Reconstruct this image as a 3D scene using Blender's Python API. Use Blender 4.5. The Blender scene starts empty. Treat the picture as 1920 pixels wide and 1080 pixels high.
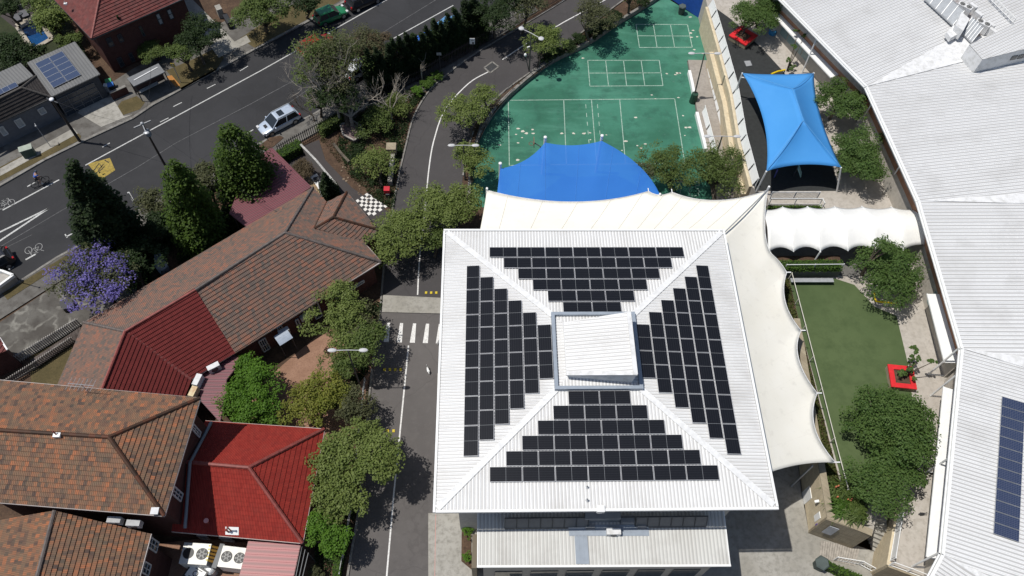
import bpy, math, random
import numpy as np
from mathutils import Vector
R_ = random.Random(7)
NR = np.random.RandomState(5)
sc = bpy.context.scene
# ---------------------------------------------------------------- camera
F = 1464.4366
PI_, YA, RO = 0.5537995, -0.0509024, 0.0413516
def rotm():
    cp, sp, cy, sy, cr, sr = math.cos(PI_), math.sin(PI_), math.cos(YA), math.sin(YA), math.cos(RO), math.sin(RO)
    return (np.array([[cy, -sy, 0], [sy, cy, 0], [0, 0, 1]]) @ np.array([[1, 0, 0], [0, cp, -sp], [0, sp, cp]])
            @ np.array([[cr, -sr, 0], [sr, cr, 0], [0, 0, 1]]))
RM = rotm()
CAM = np.array([-7.2863, -24.7973, 59.3864])
cd = bpy.data.cameras.new("camera"); co = bpy.data.objects.new("camera", cd); sc.collection.objects.link(co)
cd.sensor_width = 36; cd.lens = F / 1920 * 36; cd.clip_start = 0.5; cd.clip_end = 2000
from mathutils import Matrix
co.matrix_world = Matrix([[*RM[0], CAM[0]], [*RM[1], CAM[1]], [*RM[2], CAM[2]], [0, 0, 0, 1]])
sc.camera = co
# ---------------------------------------------------------------- sky + sun
SUN = (0.41, -0.03)                       # shadow per metre of height
el = math.atan2(1, math.hypot(*SUN))
w = bpy.data.worlds.new("World"); sc.world = w; w.use_nodes = True
nt = w.node_tree; bg = nt.nodes["Background"]
sky = nt.nodes.new("ShaderNodeTexSky"); sky.sky_type = 'NISHITA'; sky.sun_disc = False
sky.sun_elevation = el; sky.sun_rotation = math.atan2(-SUN[0], -SUN[1])
nt.links.new(sky.outputs[0], bg.inputs[0]); bg.inputs[1].default_value = 0.08
sd = bpy.data.lights.new("sun", 'SUN'); so = bpy.data.objects.new("sun", sd); sc.collection.objects.link(so)
sd.energy = 3.9; sd.angle = math.radians(0.6); sd.color = (1.0, 0.965, 0.91)
so.rotation_euler = Vector((SUN[0], SUN[1], -1)).to_track_quat('-Z', 'Y').to_euler()
sc.view_settings.view_transform = 'Standard'; sc.view_settings.look = 'None'
sc.view_settings.exposure = 0.04; sc.view_settings.gamma = 1.0
sc.render.engine = 'CYCLES'
sc.cycles.max_bounces = 6; sc.cycles.transparent_max_bounces = 8

# ---------------------------------------------------------------- pixel -> world (photo pixels, 1920 wide)
def ray(px, py): return RM @ np.array([(px - 960) / F, -(py - 540) / F, -1.0])
def P(px, py, z=0.0):
    d = ray(px, py); t = (z - CAM[2]) / d[2]; return CAM + t * d
def PP(pts, z): return [P(x, y, z) for x, y in pts]
def plane3(a, b, c):
    n = np.cross(b - a, c - a); n /= np.linalg.norm(n)
    if n[2] < 0: n = -n
    return (a, n)
def Pp(px, py, pl):
    d = ray(px, py); t = ((pl[0] - CAM) @ pl[1]) / (d @ pl[1]); return CAM + t * d
def mpp(px, py, z): return np.linalg.norm(P(px + 1, py, z) - P(px, py, z))
V = lambda *a: np.array(a, float)
# ---------------------------------------------------------------- mesh builder
ORIG = {}
class MB:
    def __init__(s): s.v = []; s.f = []; s.m = []; s.uv = {}
    def poly(s, pts, m=0, uv=None):
        n = len(s.v); s.v += [tuple(map(float, p)) for p in pts]; s.f.append(tuple(range(n, n + len(pts)))); s.m.append(m)
        if uv is not None: s.uv[len(s.f) - 1] = uv
    def mesh(s, vs, fs, m=0):
        n = len(s.v); s.v += [tuple(map(float, p)) for p in vs]
        for f in fs: s.f.append(tuple(i + n for i in f)); s.m.append(m)
    def prism(s, pts, z0, z1, m=0, cap=True):
        a = [V(p[0], p[1], z0) for p in pts]; b = [V(p[0], p[1], z1) for p in pts]; n = len(pts)
        ar = sum(pts[i][0] * pts[(i + 1) % n][1] - pts[(i + 1) % n][0] * pts[i][1] for i in range(n))
        if ar < 0: a.reverse(); b.reverse()
        s.mesh(a + b, [tuple(range(n, 2 * n)), tuple(reversed(range(n)))] + [(i, (i + 1) % n, n + (i + 1) % n, n + i) for i in range(n)], m)
    def box(s, c, d, rz=0, m=0, tilt=None):
        hx, hy, hz = d[0] / 2, d[1] / 2, d[2] / 2; cr, sr = math.cos(rz), math.sin(rz); vs = []
        for z in (-hz, hz):
            for x, y in ((-hx, -hy), (hx, -hy), (hx, hy), (-hx, hy)):
                vs.append(V(c[0] + x * cr - y * sr, c[1] + x * sr + y * cr, c[2] + z + (tilt * x if tilt else 0)))
        s.mesh(vs, [(3, 2, 1, 0), (4, 5, 6, 7), (0, 1, 5, 4), (1, 2, 6, 5), (2, 3, 7, 6), (3, 0, 4, 7)], m)
    def beam(s, a, b, wd, ht, m=0):
        """box section from a to b, centred"""
        a, b = np.array(a, float), np.array(b, float); d = b - a; L = np.linalg.norm(d)
        if L < 1e-6: return
        d /= L; up = V(0, 0, 1) if abs(d[2]) < .95 else V(1, 0, 0)
        e = np.cross(d, up); e /= np.linalg.norm(e); u = np.cross(e, d); vs = []
        for q in (a, b):
            for x, y in ((-1, -1), (1, -1), (1, 1), (-1, 1)): vs.append(q + e * x * wd / 2 + u * y * ht / 2)
        s.mesh(vs, [(0, 1, 2, 3), (7, 6, 5, 4), (4, 5, 1, 0), (5, 6, 2, 1), (6, 7, 3, 2), (7, 4, 0, 3)], m)
    def tube(s, pts, r, n=8, m=0, cap=True):
        pts = [np.array(p, float) for p in pts]; rs = r if hasattr(r, '__len__') else [r] * len(pts); vs = []; k = len(pts)
        ref = None
        for i, p in enumerate(pts):
            d = pts[min(i + 1, k - 1)] - pts[max(i - 1, 0)]; d = d / (np.linalg.norm(d) + 1e-12)
            if ref is None: ref = V(0, 0, 1) if abs(d[2]) < .9 else V(1, 0, 0)
            e = np.cross(d, ref); e /= (np.linalg.norm(e) + 1e-12); u = np.cross(e, d); ref = u if abs(d @ V(0,0,1)) < .9 else ref
            for j in range(n):
                a = 2 * math.pi * j / n; vs.append(p + rs[i] * (math.cos(a) * e + math.sin(a) * u))
        fs = [(i * n + j, i * n + (j + 1) % n, (i + 1) * n + (j + 1) % n, (i + 1) * n + j) for i in range(k - 1) for j in range(n)]
        if cap: fs += [tuple(reversed(range(n))), tuple(range((k - 1) * n, k * n))]
        s.mesh(vs, fs, m)
    def sphere(s, c, r, n=12, k=8, m=0, f=None):
        r = r if hasattr(r, '__len__') else (r, r, r); vs = []; fs = []
        for i in range(k + 1):
            t = math.pi * i / k
            for j in range(n):
                a = 2 * math.pi * j / n; vs.append(V(c[0] + r[0] * math.sin(t) * math.cos(a), c[1] + r[1] * math.sin(t) * math.sin(a), c[2] + r[2] * math.cos(t)))
        fs = [(i * n + j, (i + 1) * n + j, (i + 1) * n + (j + 1) % n, i * n + (j + 1) % n) for i in range(k) for j in range(n)]
        s.mesh(vs, fs, m)
    def disc(s, c, r, n=20, m=0, h=.02):
        s.tube([V(*c), V(*c) + V(0, 0, h)], r, n, m)
    def build(s, name, mats, parent=None, origin=None, smooth=False):
        if parent is not None: origin = ORIG[parent.name]
        vs = np.array(s.v)
        if origin is None: origin = V((vs[:, 0].min() + vs[:, 0].max()) / 2, (vs[:, 1].min() + vs[:, 1].max()) / 2, vs[:, 2].min())
        me = bpy.data.meshes.new(name); me.from_pydata([tuple(q) for q in (vs - origin)], [], s.f)
        if not isinstance(mats, (list, tuple)): mats = [mats]
        for q in mats: me.materials.append(q)
        if len(mats) > 1: me.polygons.foreach_set('material_index', s.m)
        if s.uv:
            ul = me.uv_layers.new(name='UVMap')
            for fi, uv in s.uv.items():
                ls = me.polygons[fi].loop_start
                for i, q in enumerate(uv): ul.data[ls + i].uv = q
        if smooth: me.polygons.foreach_set('use_smooth', [True] * len(me.polygons))
        o = bpy.data.objects.new(name, me); sc.collection.objects.link(o)
        if parent is None: o.location = origin
        else: o.parent = parent
        ORIG[o.name] = np.array(origin, float)
        return o
def tag(o, label, cat, group=None, kind=None):
    if label: o['label'] = label
    if cat: o['category'] = cat
    if group: o['group'] = group
    if kind: o['kind'] = kind
    return o
def thing(name, loc, label, cat, group=None):
    o = bpy.data.objects.new(name, None); sc.collection.objects.link(o); o.location = tuple(loc); o.empty_display_size = .3
    ORIG[o.name] = np.array(loc, float); return tag(o, label, cat, group)
def struct(mb, name, m, smooth=False): return tag(mb.build(name, m, smooth=smooth), None, None, kind='structure')
def copy_tree(o, parent=None):
    c = o.copy(); sc.collection.objects.link(c); c.parent = parent
    for ch in KIDS.get(o.name, [x for x in o.children]): copy_tree(ch, c)
    return c
KIDS = {}
# ---------------------------------------------------------------- materials
class NB:
    def __init__(s, name):
        s.m = bpy.data.materials.new(name); s.m.use_nodes = True; s.t = s.m.node_tree; s.b = s.t.nodes['Principled BSDF']
        s.geo = s.t.nodes.new('ShaderNodeNewGeometry')
    def n(s, ty, **k):
        x = s.t.nodes.new(ty)
        for a, b in k.items(): setattr(x, a, b)
        return x
    def l(s, a, b): s.t.links.new(a, b)
    def noise(s, scale, detail=4, rough=.55, vec=None, stretch=None):
        x = s.n('ShaderNodeTexNoise'); x.inputs['Scale'].default_value = scale; x.inputs['Detail'].default_value = detail; x.inputs['Roughness'].default_value = rough
        v = vec or s.geo.outputs['Position']
        if stretch:
            mp = s.n('ShaderNodeMapping'); mp.inputs['Scale'].default_value = stretch; s.l(v, mp.inputs[0]); v = mp.outputs[0]
        s.l(v, x.inputs['Vector']); return x.outputs['Fac']
    def ramp(s, fac, stops, const=False):
        r = s.n('ShaderNodeValToRGB'); e = r.color_ramp.elements
        if const: r.color_ramp.interpolation = 'CONSTANT'
        while len(e) < len(stops): e.new(.5)
        for i, (p, c) in enumerate(stops): e[i].position = p; e[i].color = (*c, 1) if len(c) == 3 else c
        s.l(fac, r.inputs[0]); return r.outputs[0]
    def mix(s, fac, a, b, mode='MIX'):
        x = s.n('ShaderNodeMix', data_type='RGBA', blend_type=mode)
        if isinstance(fac, (int, float)): x.inputs[0].default_value = fac
        else: s.l(fac, x.inputs[0])
        for q, i in ((a, 6), (b, 7)):
            if isinstance(q, tuple): x.inputs[i].default_value = (*q, 1)
            else: s.l(q, x.inputs[i])
        return x.outputs[2]
    def math(s, op, a, b=None, c=None):
        x = s.n('ShaderNodeMath', operation=op)
        for i, q in enumerate((a, b, c)):
            if q is None: continue
            if isinstance(q, (int, float)): x.inputs[i].default_value = q
            else: s.l(q, x.inputs[i])
        return x.outputs[0]
    def bump(s, h, st=.3, dist=.02):
        x = s.n('ShaderNodeBump'); x.inputs['Strength'].default_value = st; x.inputs['Distance'].default_value = dist
        s.l(h, x.inputs['Height']); s.l(x.outputs[0], s.b.inputs['Normal'])
    def fin(s, col, rough=.8, metal=0, spec=None):
        if isinstance(col, tuple): s.b.inputs['Base Color'].default_value = (*col, 1)
        else: s.l(col, s.b.inputs['Base Color'])
        if isinstance(rough, (int, float)): s.b.inputs['Roughness'].default_value = rough
        else: s.l(rough, s.b.inputs['Roughness'])
        s.b.inputs['Metallic'].default_value = metal
        if spec is not None: s.b.inputs['Specular IOR Level'].default_value = spec
        return s.m
m_med_ = None
_MC = {}
def plain(name, c, rough=.7, metal=0, var=.12, scale=3, spec=None, bump=0, bscale=30):
    if name in _MC: return _MC[name]
    b = NB(name); n1 = b.noise(scale, 5)
    lo = tuple(x * (1 - var) for x in c); hi = tuple(min(1, x * (1 + var)) for x in c)
    col = b.ramp(n1, [(.3, lo), (.7, hi)])
    if bump: b.bump(b.noise(bscale, 4), bump, .02)
    _MC[name] = b.fin(col, rough, metal, spec); return _MC[name]
def stained(name, c, c2, c3, s1=.25, s2=2.5, fine=40, rough=.9, t=(.42, .62), bump=.2):
    b = NB(name); a = b.noise(s1, 6, .6); d = b.noise(s2, 6, .65); f = b.noise(fine, 3)
    col = b.mix(b.ramp(a, [(t[0], (0, 0, 0)), (t[1], (1, 1, 1))]), c, c2)
    col = b.mix(b.ramp(d, [(.45, (0, 0, 0)), (.72, (1, 1, 1))]), col, c3)
    col = b.mix(b.ramp(f, [(.3, (0, 0, 0)), (.7, (.35,) * 3)]), col, (.5, .5, .5), 'OVERLAY')
    b.bump(f, bump, .01); return b.fin(col, rough, 0, .25)
def asphalt(name, c, patch=.2):
    b = NB(name); a = b.noise(.12, 5, .6); d = b.noise(1.3, 6, .7); f = b.noise(60, 2)
    k = lambda q: tuple(x * q for x in c)
    col = b.mix(b.ramp(a, [(.35, (0, 0, 0)), (.65, (1, 1, 1))]), k(1 - patch), k(1 + patch))
    col = b.mix(b.ramp(d, [(.5, (0, 0, 0)), (.8, (.5,) * 3)]), col, k(1.5))
    vo = b.n('ShaderNodeTexVoronoi', feature='DISTANCE_TO_EDGE'); vo.inputs['Scale'].default_value = .16
    wv = b.n('ShaderNodeVectorMath', operation='ADD'); nn = b.n('ShaderNodeTexNoise'); nn.inputs['Scale'].default_value = 1.1; nn.inputs['Detail'].default_value = 5
    b.l(b.geo.outputs['Position'], nn.inputs['Vector'])
    b.l(b.geo.outputs['Position'], wv.inputs[0]); b.l(nn.outputs['Color'], wv.inputs[1]); b.l(wv.outputs[0], vo.inputs['Vector'])
    cr = b.ramp(vo.outputs['Distance'], [(0, (1, 1, 1)), (.012, (0, 0, 0))])
    col = b.mix(b.math('MULTIPLY', cr, .35), col, k(.45))
    col = b.mix(b.ramp(f, [(.3, (0, 0, 0)), (.7, (.5,) * 3)]), col, k(1.35))
    b.bump(f, .25, .01); return b.fin(col, .88, 0, .25)
def yardmat():
    b = NB('stone_yard'); a = b.noise(.35, 6, .65); d = b.noise(2.2, 6, .7); f = b.noise(40, 3)
    col = b.mix(b.ramp(a, [(.4, (0, 0, 0)), (.62, (1, 1, 1))]), (.075, .068, .06), (.125, .118, .105)); col = b.mix(b.ramp(d, [(.5, (0, 0, 0)), (.75, (.6,) * 3)]), col, (.05, .045, .04))
    nn = b.n('ShaderNodeTexNoise'); nn.inputs['Scale'].default_value = 1.4; nn.inputs['Detail'].default_value = 6; b.l(b.geo.outputs['Position'], nn.inputs['Vector'])
    wv = b.n('ShaderNodeVectorMath', operation='ADD'); b.l(b.geo.outputs['Position'], wv.inputs[0]); b.l(nn.outputs['Color'], wv.inputs[1])
    vo = b.n('ShaderNodeTexVoronoi', feature='DISTANCE_TO_EDGE'); vo.inputs['Scale'].default_value = .55; b.l(wv.outputs[0], vo.inputs['Vector'])
    cr = b.math('MULTIPLY', b.ramp(vo.outputs['Distance'], [(.01, (.75,) * 3), (.09, (0, 0, 0))]), b.ramp(b.noise(.8, 4), [(.4, (0, 0, 0)), (.6, (1, 1, 1))]))
    col = b.mix(cr, col, (.26, .25, .22)); return b.fin(col, .9, 0, .2)
def tilemat(name, stops, dirt=(.1, .085, .07), dirtamt=.5, roll=.6, streak=(1, 1, 1)):
    b = NB(name); uv = b.n('ShaderNodeUVMap'); sp = b.n('ShaderNodeSeparateXYZ'); b.l(uv.outputs[0], sp.inputs[0])
    fu = b.math('FLOOR', sp.outputs[0]); fv = b.math('FLOOR', sp.outputs[1]); cb = b.n('ShaderNodeCombineXYZ'); b.l(fu, cb.inputs[0]); b.l(fv, cb.inputs[1])
    wn = b.n('ShaderNodeTexWhiteNoise', noise_dimensions='2D'); b.l(cb.outputs[0], wn.inputs['Vector'])
    mixv = b.math('ADD', b.math('MULTIPLY', wn.outputs['Value'], .62), b.math('MULTIPLY', b.noise(.5, 4), .38))
    col = b.ramp(mixv, stops)
    d = b.noise(1.6, 6, .7); col = b.mix(b.ramp(d, [(.42, (0, 0, 0)), (.75, (dirtamt,) * 3)]), col, dirt)
    col = b.mix(b.ramp(b.noise(14, 4, .7), [(.35, (0, 0, 0)), (.75, (.4,) * 3)]), col, (.5, .5, .5), 'OVERLAY')
    fr = b.math('FRACT', b.math('MULTIPLY', sp.outputs[0], 2)); seam = b.ramp(b.math('ABSOLUTE', b.math('SUBTRACT', fr, .5)), [(.36, (0, 0, 0)), (.5, (.55,) * 3)])
    col = b.mix(seam, col, tuple(x * .35 for x in dirt))
    h = b.math('SINE', b.math('MULTIPLY', fr, math.pi)); b.bump(h, roll, .06)
    return b.fin(col, .85, 0, .3)
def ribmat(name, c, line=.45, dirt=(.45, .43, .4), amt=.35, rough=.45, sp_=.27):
    """UV.x counts ribs: colour darkens gradually to a line between neighbouring ribs"""
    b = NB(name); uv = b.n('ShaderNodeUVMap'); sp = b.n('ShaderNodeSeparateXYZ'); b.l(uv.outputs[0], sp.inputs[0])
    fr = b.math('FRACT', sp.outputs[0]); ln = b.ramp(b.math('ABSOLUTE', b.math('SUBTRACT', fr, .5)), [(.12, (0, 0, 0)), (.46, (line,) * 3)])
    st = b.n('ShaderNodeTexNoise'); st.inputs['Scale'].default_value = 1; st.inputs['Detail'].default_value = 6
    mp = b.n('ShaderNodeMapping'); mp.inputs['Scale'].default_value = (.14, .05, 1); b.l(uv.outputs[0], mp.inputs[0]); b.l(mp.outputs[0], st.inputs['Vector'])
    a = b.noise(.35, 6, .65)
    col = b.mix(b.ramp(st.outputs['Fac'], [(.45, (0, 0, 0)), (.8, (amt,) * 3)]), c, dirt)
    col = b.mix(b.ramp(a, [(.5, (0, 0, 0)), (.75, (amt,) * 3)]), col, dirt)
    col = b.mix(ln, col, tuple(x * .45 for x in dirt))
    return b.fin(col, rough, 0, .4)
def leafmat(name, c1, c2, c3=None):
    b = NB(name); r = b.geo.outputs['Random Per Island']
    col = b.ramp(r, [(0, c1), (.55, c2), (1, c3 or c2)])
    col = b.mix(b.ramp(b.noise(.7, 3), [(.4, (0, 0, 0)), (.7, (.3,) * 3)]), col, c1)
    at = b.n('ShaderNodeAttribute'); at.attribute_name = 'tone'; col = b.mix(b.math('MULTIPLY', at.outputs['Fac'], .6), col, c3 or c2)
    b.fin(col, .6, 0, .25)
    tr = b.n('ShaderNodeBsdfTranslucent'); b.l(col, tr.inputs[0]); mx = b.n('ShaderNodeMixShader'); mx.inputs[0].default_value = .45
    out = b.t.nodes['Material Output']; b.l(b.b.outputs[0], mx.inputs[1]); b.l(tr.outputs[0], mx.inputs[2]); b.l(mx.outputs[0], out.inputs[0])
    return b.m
m_street = asphalt('street_asphalt', (.033, .033, .035), .28)
m_drive = asphalt('drive_asphalt', (.10, .092, .088), .16)
m_yard = asphalt('yard_asphalt', (.05, .046, .047), .15)
m_conc = stained('concrete', (.29, .275, .24), (.36, .345, .31), (.21, .20, .175))
m_concdark = stained('old_concrete', (.115, .108, .098), (.165, .158, .145), (.075, .068, .06), s2=1.2)
m_paveE = stained('pale_paving', (.40, .365, .32), (.46, .425, .38), (.32, .29, .25))
m_kerb = stained('kerb_concrete', (.2, .19, .17), (.26, .25, .23), (.12, .11, .1), s1=1.5)
m_soil = stained('mulch', (.075, .046, .03), (.115, .072, .045), (.042, .028, .02), s1=1, s2=6, fine=20, bump=.6)
m_verge = stained('dry_grass', (.085, .068, .03), (.115, .088, .04), (.06, .05, .022), s1=.6, s2=6, fine=24, bump=.6)
m_court = stained('court_acrylic', (.036, .14, .088), (.06, .22, .15), (.022, .085, .058), s1=.2, s2=.55, fine=50, t=(.35, .65))
def courtmat():
    b = NB('court_surface'); a = b.noise(.16, 6, .62); d = b.noise(.55, 7, .7); e = b.noise(2.2, 6, .7); st = b.noise(.5, 6, .65, stretch=(.25, 1.1, 1)); f = b.noise(45, 3)
    col = b.mix(b.ramp(a, [(.38, (0, 0, 0)), (.62, (1, 1, 1))]), (.032, .13, .082), (.055, .20, .135))
    col = b.mix(b.ramp(d, [(.5, (0, 0, 0)), (.68, (.75,) * 3)]), col, (.02, .078, .054))
    col = b.mix(b.ramp(st, [(.52, (0, 0, 0)), (.7, (.6,) * 3)]), col, (.085, .25, .175))
    col = b.mix(b.ramp(e, [(.58, (0, 0, 0)), (.75, (.5,) * 3)]), col, (.11, .23, .17))
    col = b.mix(b.ramp(f, [(.3, (0, 0, 0)), (.7, (.3,) * 3)]), col, (.5, .5, .5), 'OVERLAY'); return b.fin(col, .8, 0, .25)
m_court = courtmat()
m_turf = stained('artificial_turf', (.070, .102, .040), (.085, .118, .048), (.06, .088, .034), s1=.15, s2=1.0, fine=30)
m_rubber = plain('black_rubber', (.024, .026, .026), .9, var=.2)
m_white = plain('white_paint', (.78, .78, .76), .5, var=.05)
m_line = stained('road_paint', (.5, .5, .48), (.58, .58, .56), (.22, .22, .21), s1=2, s2=7)
m_linef = stained('faded_paint', (.13, .13, .13), (.2, .2, .2), (.06, .06, .06), s1=2, s2=7)
m_linec = stained('court_line_paint', (.34, .44, .37), (.42, .52, .45), (.12, .24, .17), s1=2, s2=7)
m_black = plain('black_paint', (.02, .02, .022), .5)
m_metal = plain('galvanised_steel', (.42, .43, .44), .4, .3)
m_dmetal = plain('dark_steel', (.07, .075, .08), .5, .3)
m_brick = None
def brickmat(name, c1, c2, mort, bw=.24, bh=.085):
    b = NB(name); tx = b.n('ShaderNodeTexBrick'); 
    s = b.n('ShaderNodeSeparateXYZ'); b.l(b.geo.outputs['Position'], s.inputs[0]); cb = b.n('ShaderNodeCombineXYZ')
    b.l(b.math('ADD', s.outputs[0], s.outputs[1]), cb.inputs[0]); b.l(s.outputs[2], cb.inputs[1]); b.l(cb.outputs[0], tx.inputs['Vector'])
    tx.inputs['Color1'].default_value = (*c1, 1); tx.inputs['Color2'].default_value = (*c2, 1); tx.inputs['Mortar'].default_value = (*mort, 1)
    tx.inputs['Scale'].default_value = 1; tx.inputs['Brick Width'].default_value = bw; tx.inputs['Row Height'].default_value = bh; tx.inputs['Mortar Size'].default_value = .008
    col = b.mix(b.ramp(b.noise(2, 5), [(.4, (0, 0, 0)), (.7, (.4,) * 3)]), tx.outputs[0], tuple(x * .6 for x in c1))
    return b.fin(col, .85, 0, .2)
m_brick = brickmat('dark_brick', (.07, .026, .022), (.10, .038, .03), (.08, .06, .055))
m_sand = brickmat('sandstone_block', (.58, .49, .34), (.64, .55, .39), (.42, .36, .26), .5, .22)
m_sandd = brickmat('weathered_stone', (.3, .25, .175), (.36, .31, .22), (.16, .135, .1), .4, .12)
m_paver = stained('brick_paving', (.26, .15, .10), (.32, .19, .13), (.18, .10, .07), s1=1, s2=8, fine=30)
m_glass = NB('window_glass').fin((.03, .04, .05), .08, 0, .8)
m_shade = plain('grey_blind', (.35, .37, .38), .5)
m_tileA = tilemat('weathered_terracotta', [(.15, (.11, .09, .08)), (.38, (.175, .112, .088)), (.6, (.22, .12, .088)), (.88, (.30, .125, .078))], dirt=(.135, .12, .10), dirtamt=.7)
m_tileB = tilemat('mixed_terracotta', [(.14, (.07, .05, .045)), (.32, (.16, .092, .064)), (.54, (.215, .115, .07)), (.72, (.28, .12, .065)), (.88, (.44, .15, .065))], dirt=(.16, .135, .09), dirtamt=.65)
m_tileR = tilemat('red_painted_tile', [(.2, (.125, .018, .017)), (.8, (.16, .024, .022))], dirt=(.14, .03, .025), dirtamt=.3)
m_tileC = tilemat('bright_red_tile', [(.2, (.235, .02, .014)), (.8, (.30, .03, .02))], dirt=(.16, .04, .03), dirtamt=.3)
m_tileF = tilemat('faded_red_tile', [(.2, (.13, .035, .032)), (.8, (.19, .055, .048))], dirt=(.11, .08, .075), dirtamt=.45)
m_tileH = tilemat('charcoal_tile', [(.2, (.04, .034, .032)), (.8, (.06, .052, .048))], dirt=(.03, .03, .03), dirtamt=.3)
m_capA = leafmat('terracotta_ridge', (.09, .06, .045), (.14, .075, .05), (.22, .085, .05))
m_capR = plain('red_ridge', (.22, .05, .04), .6, var=.3)
m_capG = plain('grey_ridge', (.12, .1, .09), .8, var=.3)
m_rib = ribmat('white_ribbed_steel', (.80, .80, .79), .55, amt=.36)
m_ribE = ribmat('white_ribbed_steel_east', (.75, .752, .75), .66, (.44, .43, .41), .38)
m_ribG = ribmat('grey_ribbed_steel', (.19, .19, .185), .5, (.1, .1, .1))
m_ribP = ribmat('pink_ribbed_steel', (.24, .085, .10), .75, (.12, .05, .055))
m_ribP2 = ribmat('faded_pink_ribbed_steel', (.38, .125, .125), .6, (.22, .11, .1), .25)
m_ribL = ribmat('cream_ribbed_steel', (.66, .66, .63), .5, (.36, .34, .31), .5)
m_smw = stained('white_flashing', (.68, .68, .68), (.72, .72, .72), (.5, .5, .48), s1=.4, s2=2.2)
m_fab = NB('cream_membrane')
_a = m_fab.noise(.3, 4); _s = m_fab.ramp(m_fab.noise(1.3, 7, .7), [(.56, (0, 0, 0)), (.8, (.5,) * 3)]); m_fab = m_fab.fin(m_fab.mix(_s, m_fab.ramp(_a, [(.3, (.85, .81, .70)), (.7, (.90, .865, .77))]), (.62, .58, .5)), .6, 0, .2)
def clothmat(name, c, c2):
    b = NB(name); a = b.noise(.25, 4); col = b.ramp(a, [(.35, c), (.7, c2)]); b.fin(col, .7, 0, .2)
    return b.m
m_blue = clothmat('royal_blue_shadecloth', (.03, .16, .52), (.035, .18, .56))
_t = m_blue.node_tree; _tr = _t.nodes.new('ShaderNodeBsdfTransparent'); _mx = _t.nodes.new('ShaderNodeMixShader'); _mx.inputs[0].default_value = .1
_t.links.new(_t.nodes['Principled BSDF'].outputs[0], _mx.inputs[1]); _t.links.new(_tr.outputs[0], _mx.inputs[2]); _t.links.new(_mx.outputs[0], _t.nodes['Material Output'].inputs[0])
m_sky = clothmat('light_blue_shadecloth', (.055, .26, .60), (.07, .29, .64))
L_ = {
 'mid': leafmat('leaf_mid', (.07, .11, .026), (.11, .16, .04), (.15, .20, .055)),
 'dark': leafmat('leaf_dark', (.018, .035, .012), (.03, .055, .016), (.045, .075, .022)),
 'cyp': leafmat('leaf_cypress', (.010, .022, .008), (.020, .038, .012), (.034, .058, .016)),
 'bright': leafmat('leaf_bright', (.06, .14, .012), (.09, .20, .018), (.13, .25, .03)),
 'yellow': leafmat('leaf_yellowgreen', (.12, .15, .02), (.18, .21, .03), (.27, .27, .055)),
 'fresh': leafmat('leaf_fresh', (.11, .155, .035), (.16, .215, .05), (.23, .28, .085)),
 'olive': leafmat('leaf_olive', (.06, .07, .032), (.095, .105, .045), (.14, .145, .07)),
 'east': leafmat('leaf_east', (.055, .11, .025), (.085, .15, .036), (.125, .195, .05)),
 'con': leafmat('leaf_conifer', (.03, .06, .009), (.055, .10, .013), (.09, .15, .02)),
 'purple': leafmat('jacaranda_bloom', (.10, .09, .28), (.17, .14, .42), (.26, .22, .55)),
 'brown': leafmat('leaf_brown', (.07, .055, .03), (.12, .09, .05), (.16, .12, .07)),
 'hedge': leafmat('leaf_hedge', (.05, .11, .015), (.08, .155, .022), (.11, .19, .03)),
 'grn': leafmat('leaf_groundcover', (.05, .06, .015), (.10, .115, .03), (.14, .15, .04)),
}
m_bark = stained('bark', (.10, .08, .06), (.16, .13, .10), (.05, .04, .03), s1=1, s2=6)
m_barkw = stained('pale_bark', (.34, .30, .25), (.42, .38, .32), (.18, .15, .12), s1=1, s2=6)
# ---------------------------------------------------------------- polygon tools
def clip(poly, ax, val, keep_ge):
    out = []; n = len(poly)
    for i in range(n):
        a, b = poly[i], poly[(i + 1) % n]; ia = (a[ax] >= val) == keep_ge or a[ax] == val; ib = (b[ax] >= val) == keep_ge or b[ax] == val
        if ia: out.append(a)
        if ia != ib:
            t = (val - a[ax]) / (b[ax] - a[ax]); q = a + t * (b - a); q[ax] = val; out.append(q)
    return out
def frame2(pts, dirv=None):
    pts = [np.array(p, float) for p in pts]; n = np.zeros(3)
    for i in range(len(pts)):
        a, b = pts[i], pts[(i + 1) % len(pts)]; n += np.cross(a, b)
    n /= np.linalg.norm(n)
    if n[2] < 0: n = -n
    g = V(0, 0, -1) if dirv is None else np.array(dirv, float)
    d = g - (g @ n) * n; d /= np.linalg.norm(d); e = np.cross(d, n); o = sum(pts) / len(pts)
    return o, e, d, n, [V((p - o) @ e, (p - o) @ d) for p in pts]
def tiled(mb, pts, course=.31, lift=.06, tw=.26, m=0, off=0):
    o, e, d, n, q = frame2(pts); ts = [p[1] for p in q]; t1 = max(ts); k0 = -int((t1 - min(ts)) / course) - 1
    for k in range(k0, 0):
        a, b = t1 + k * course, t1 + (k + 1) * course
        c = clip(clip(q, 1, a, True), 1, b, False)
        if len(c) < 3: continue
        w3 = [o + e * p[0] + d * p[1] + n * (.01 + lift * (p[1] - a) / course) for p in c]
        mb.poly(w3, m, [(p[0] / tw + 200 + off + (.5 if k % 2 else 0), k + 500 + min(.98, (p[1] - a) / course + .01)) for p in c])
        for i in range(len(c)):
            x, y = c[i], c[(i + 1) % len(c)]
            if abs(x[1] - b) < 1e-6 and abs(y[1] - b) < 1e-6 and abs(x[0] - y[0]) > 1e-4:
                A, B = w3[i], w3[(i + 1) % len(c)]
                mb.poly([A, A - n * lift, B - n * lift, B], m, [(x[0] / tw + 200, k + 500.5), (x[0] / tw + 200, k + 500.6), (y[0] / tw + 200, k + 500.6), (y[0] / tw + 200, k + 500.5)])
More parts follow.
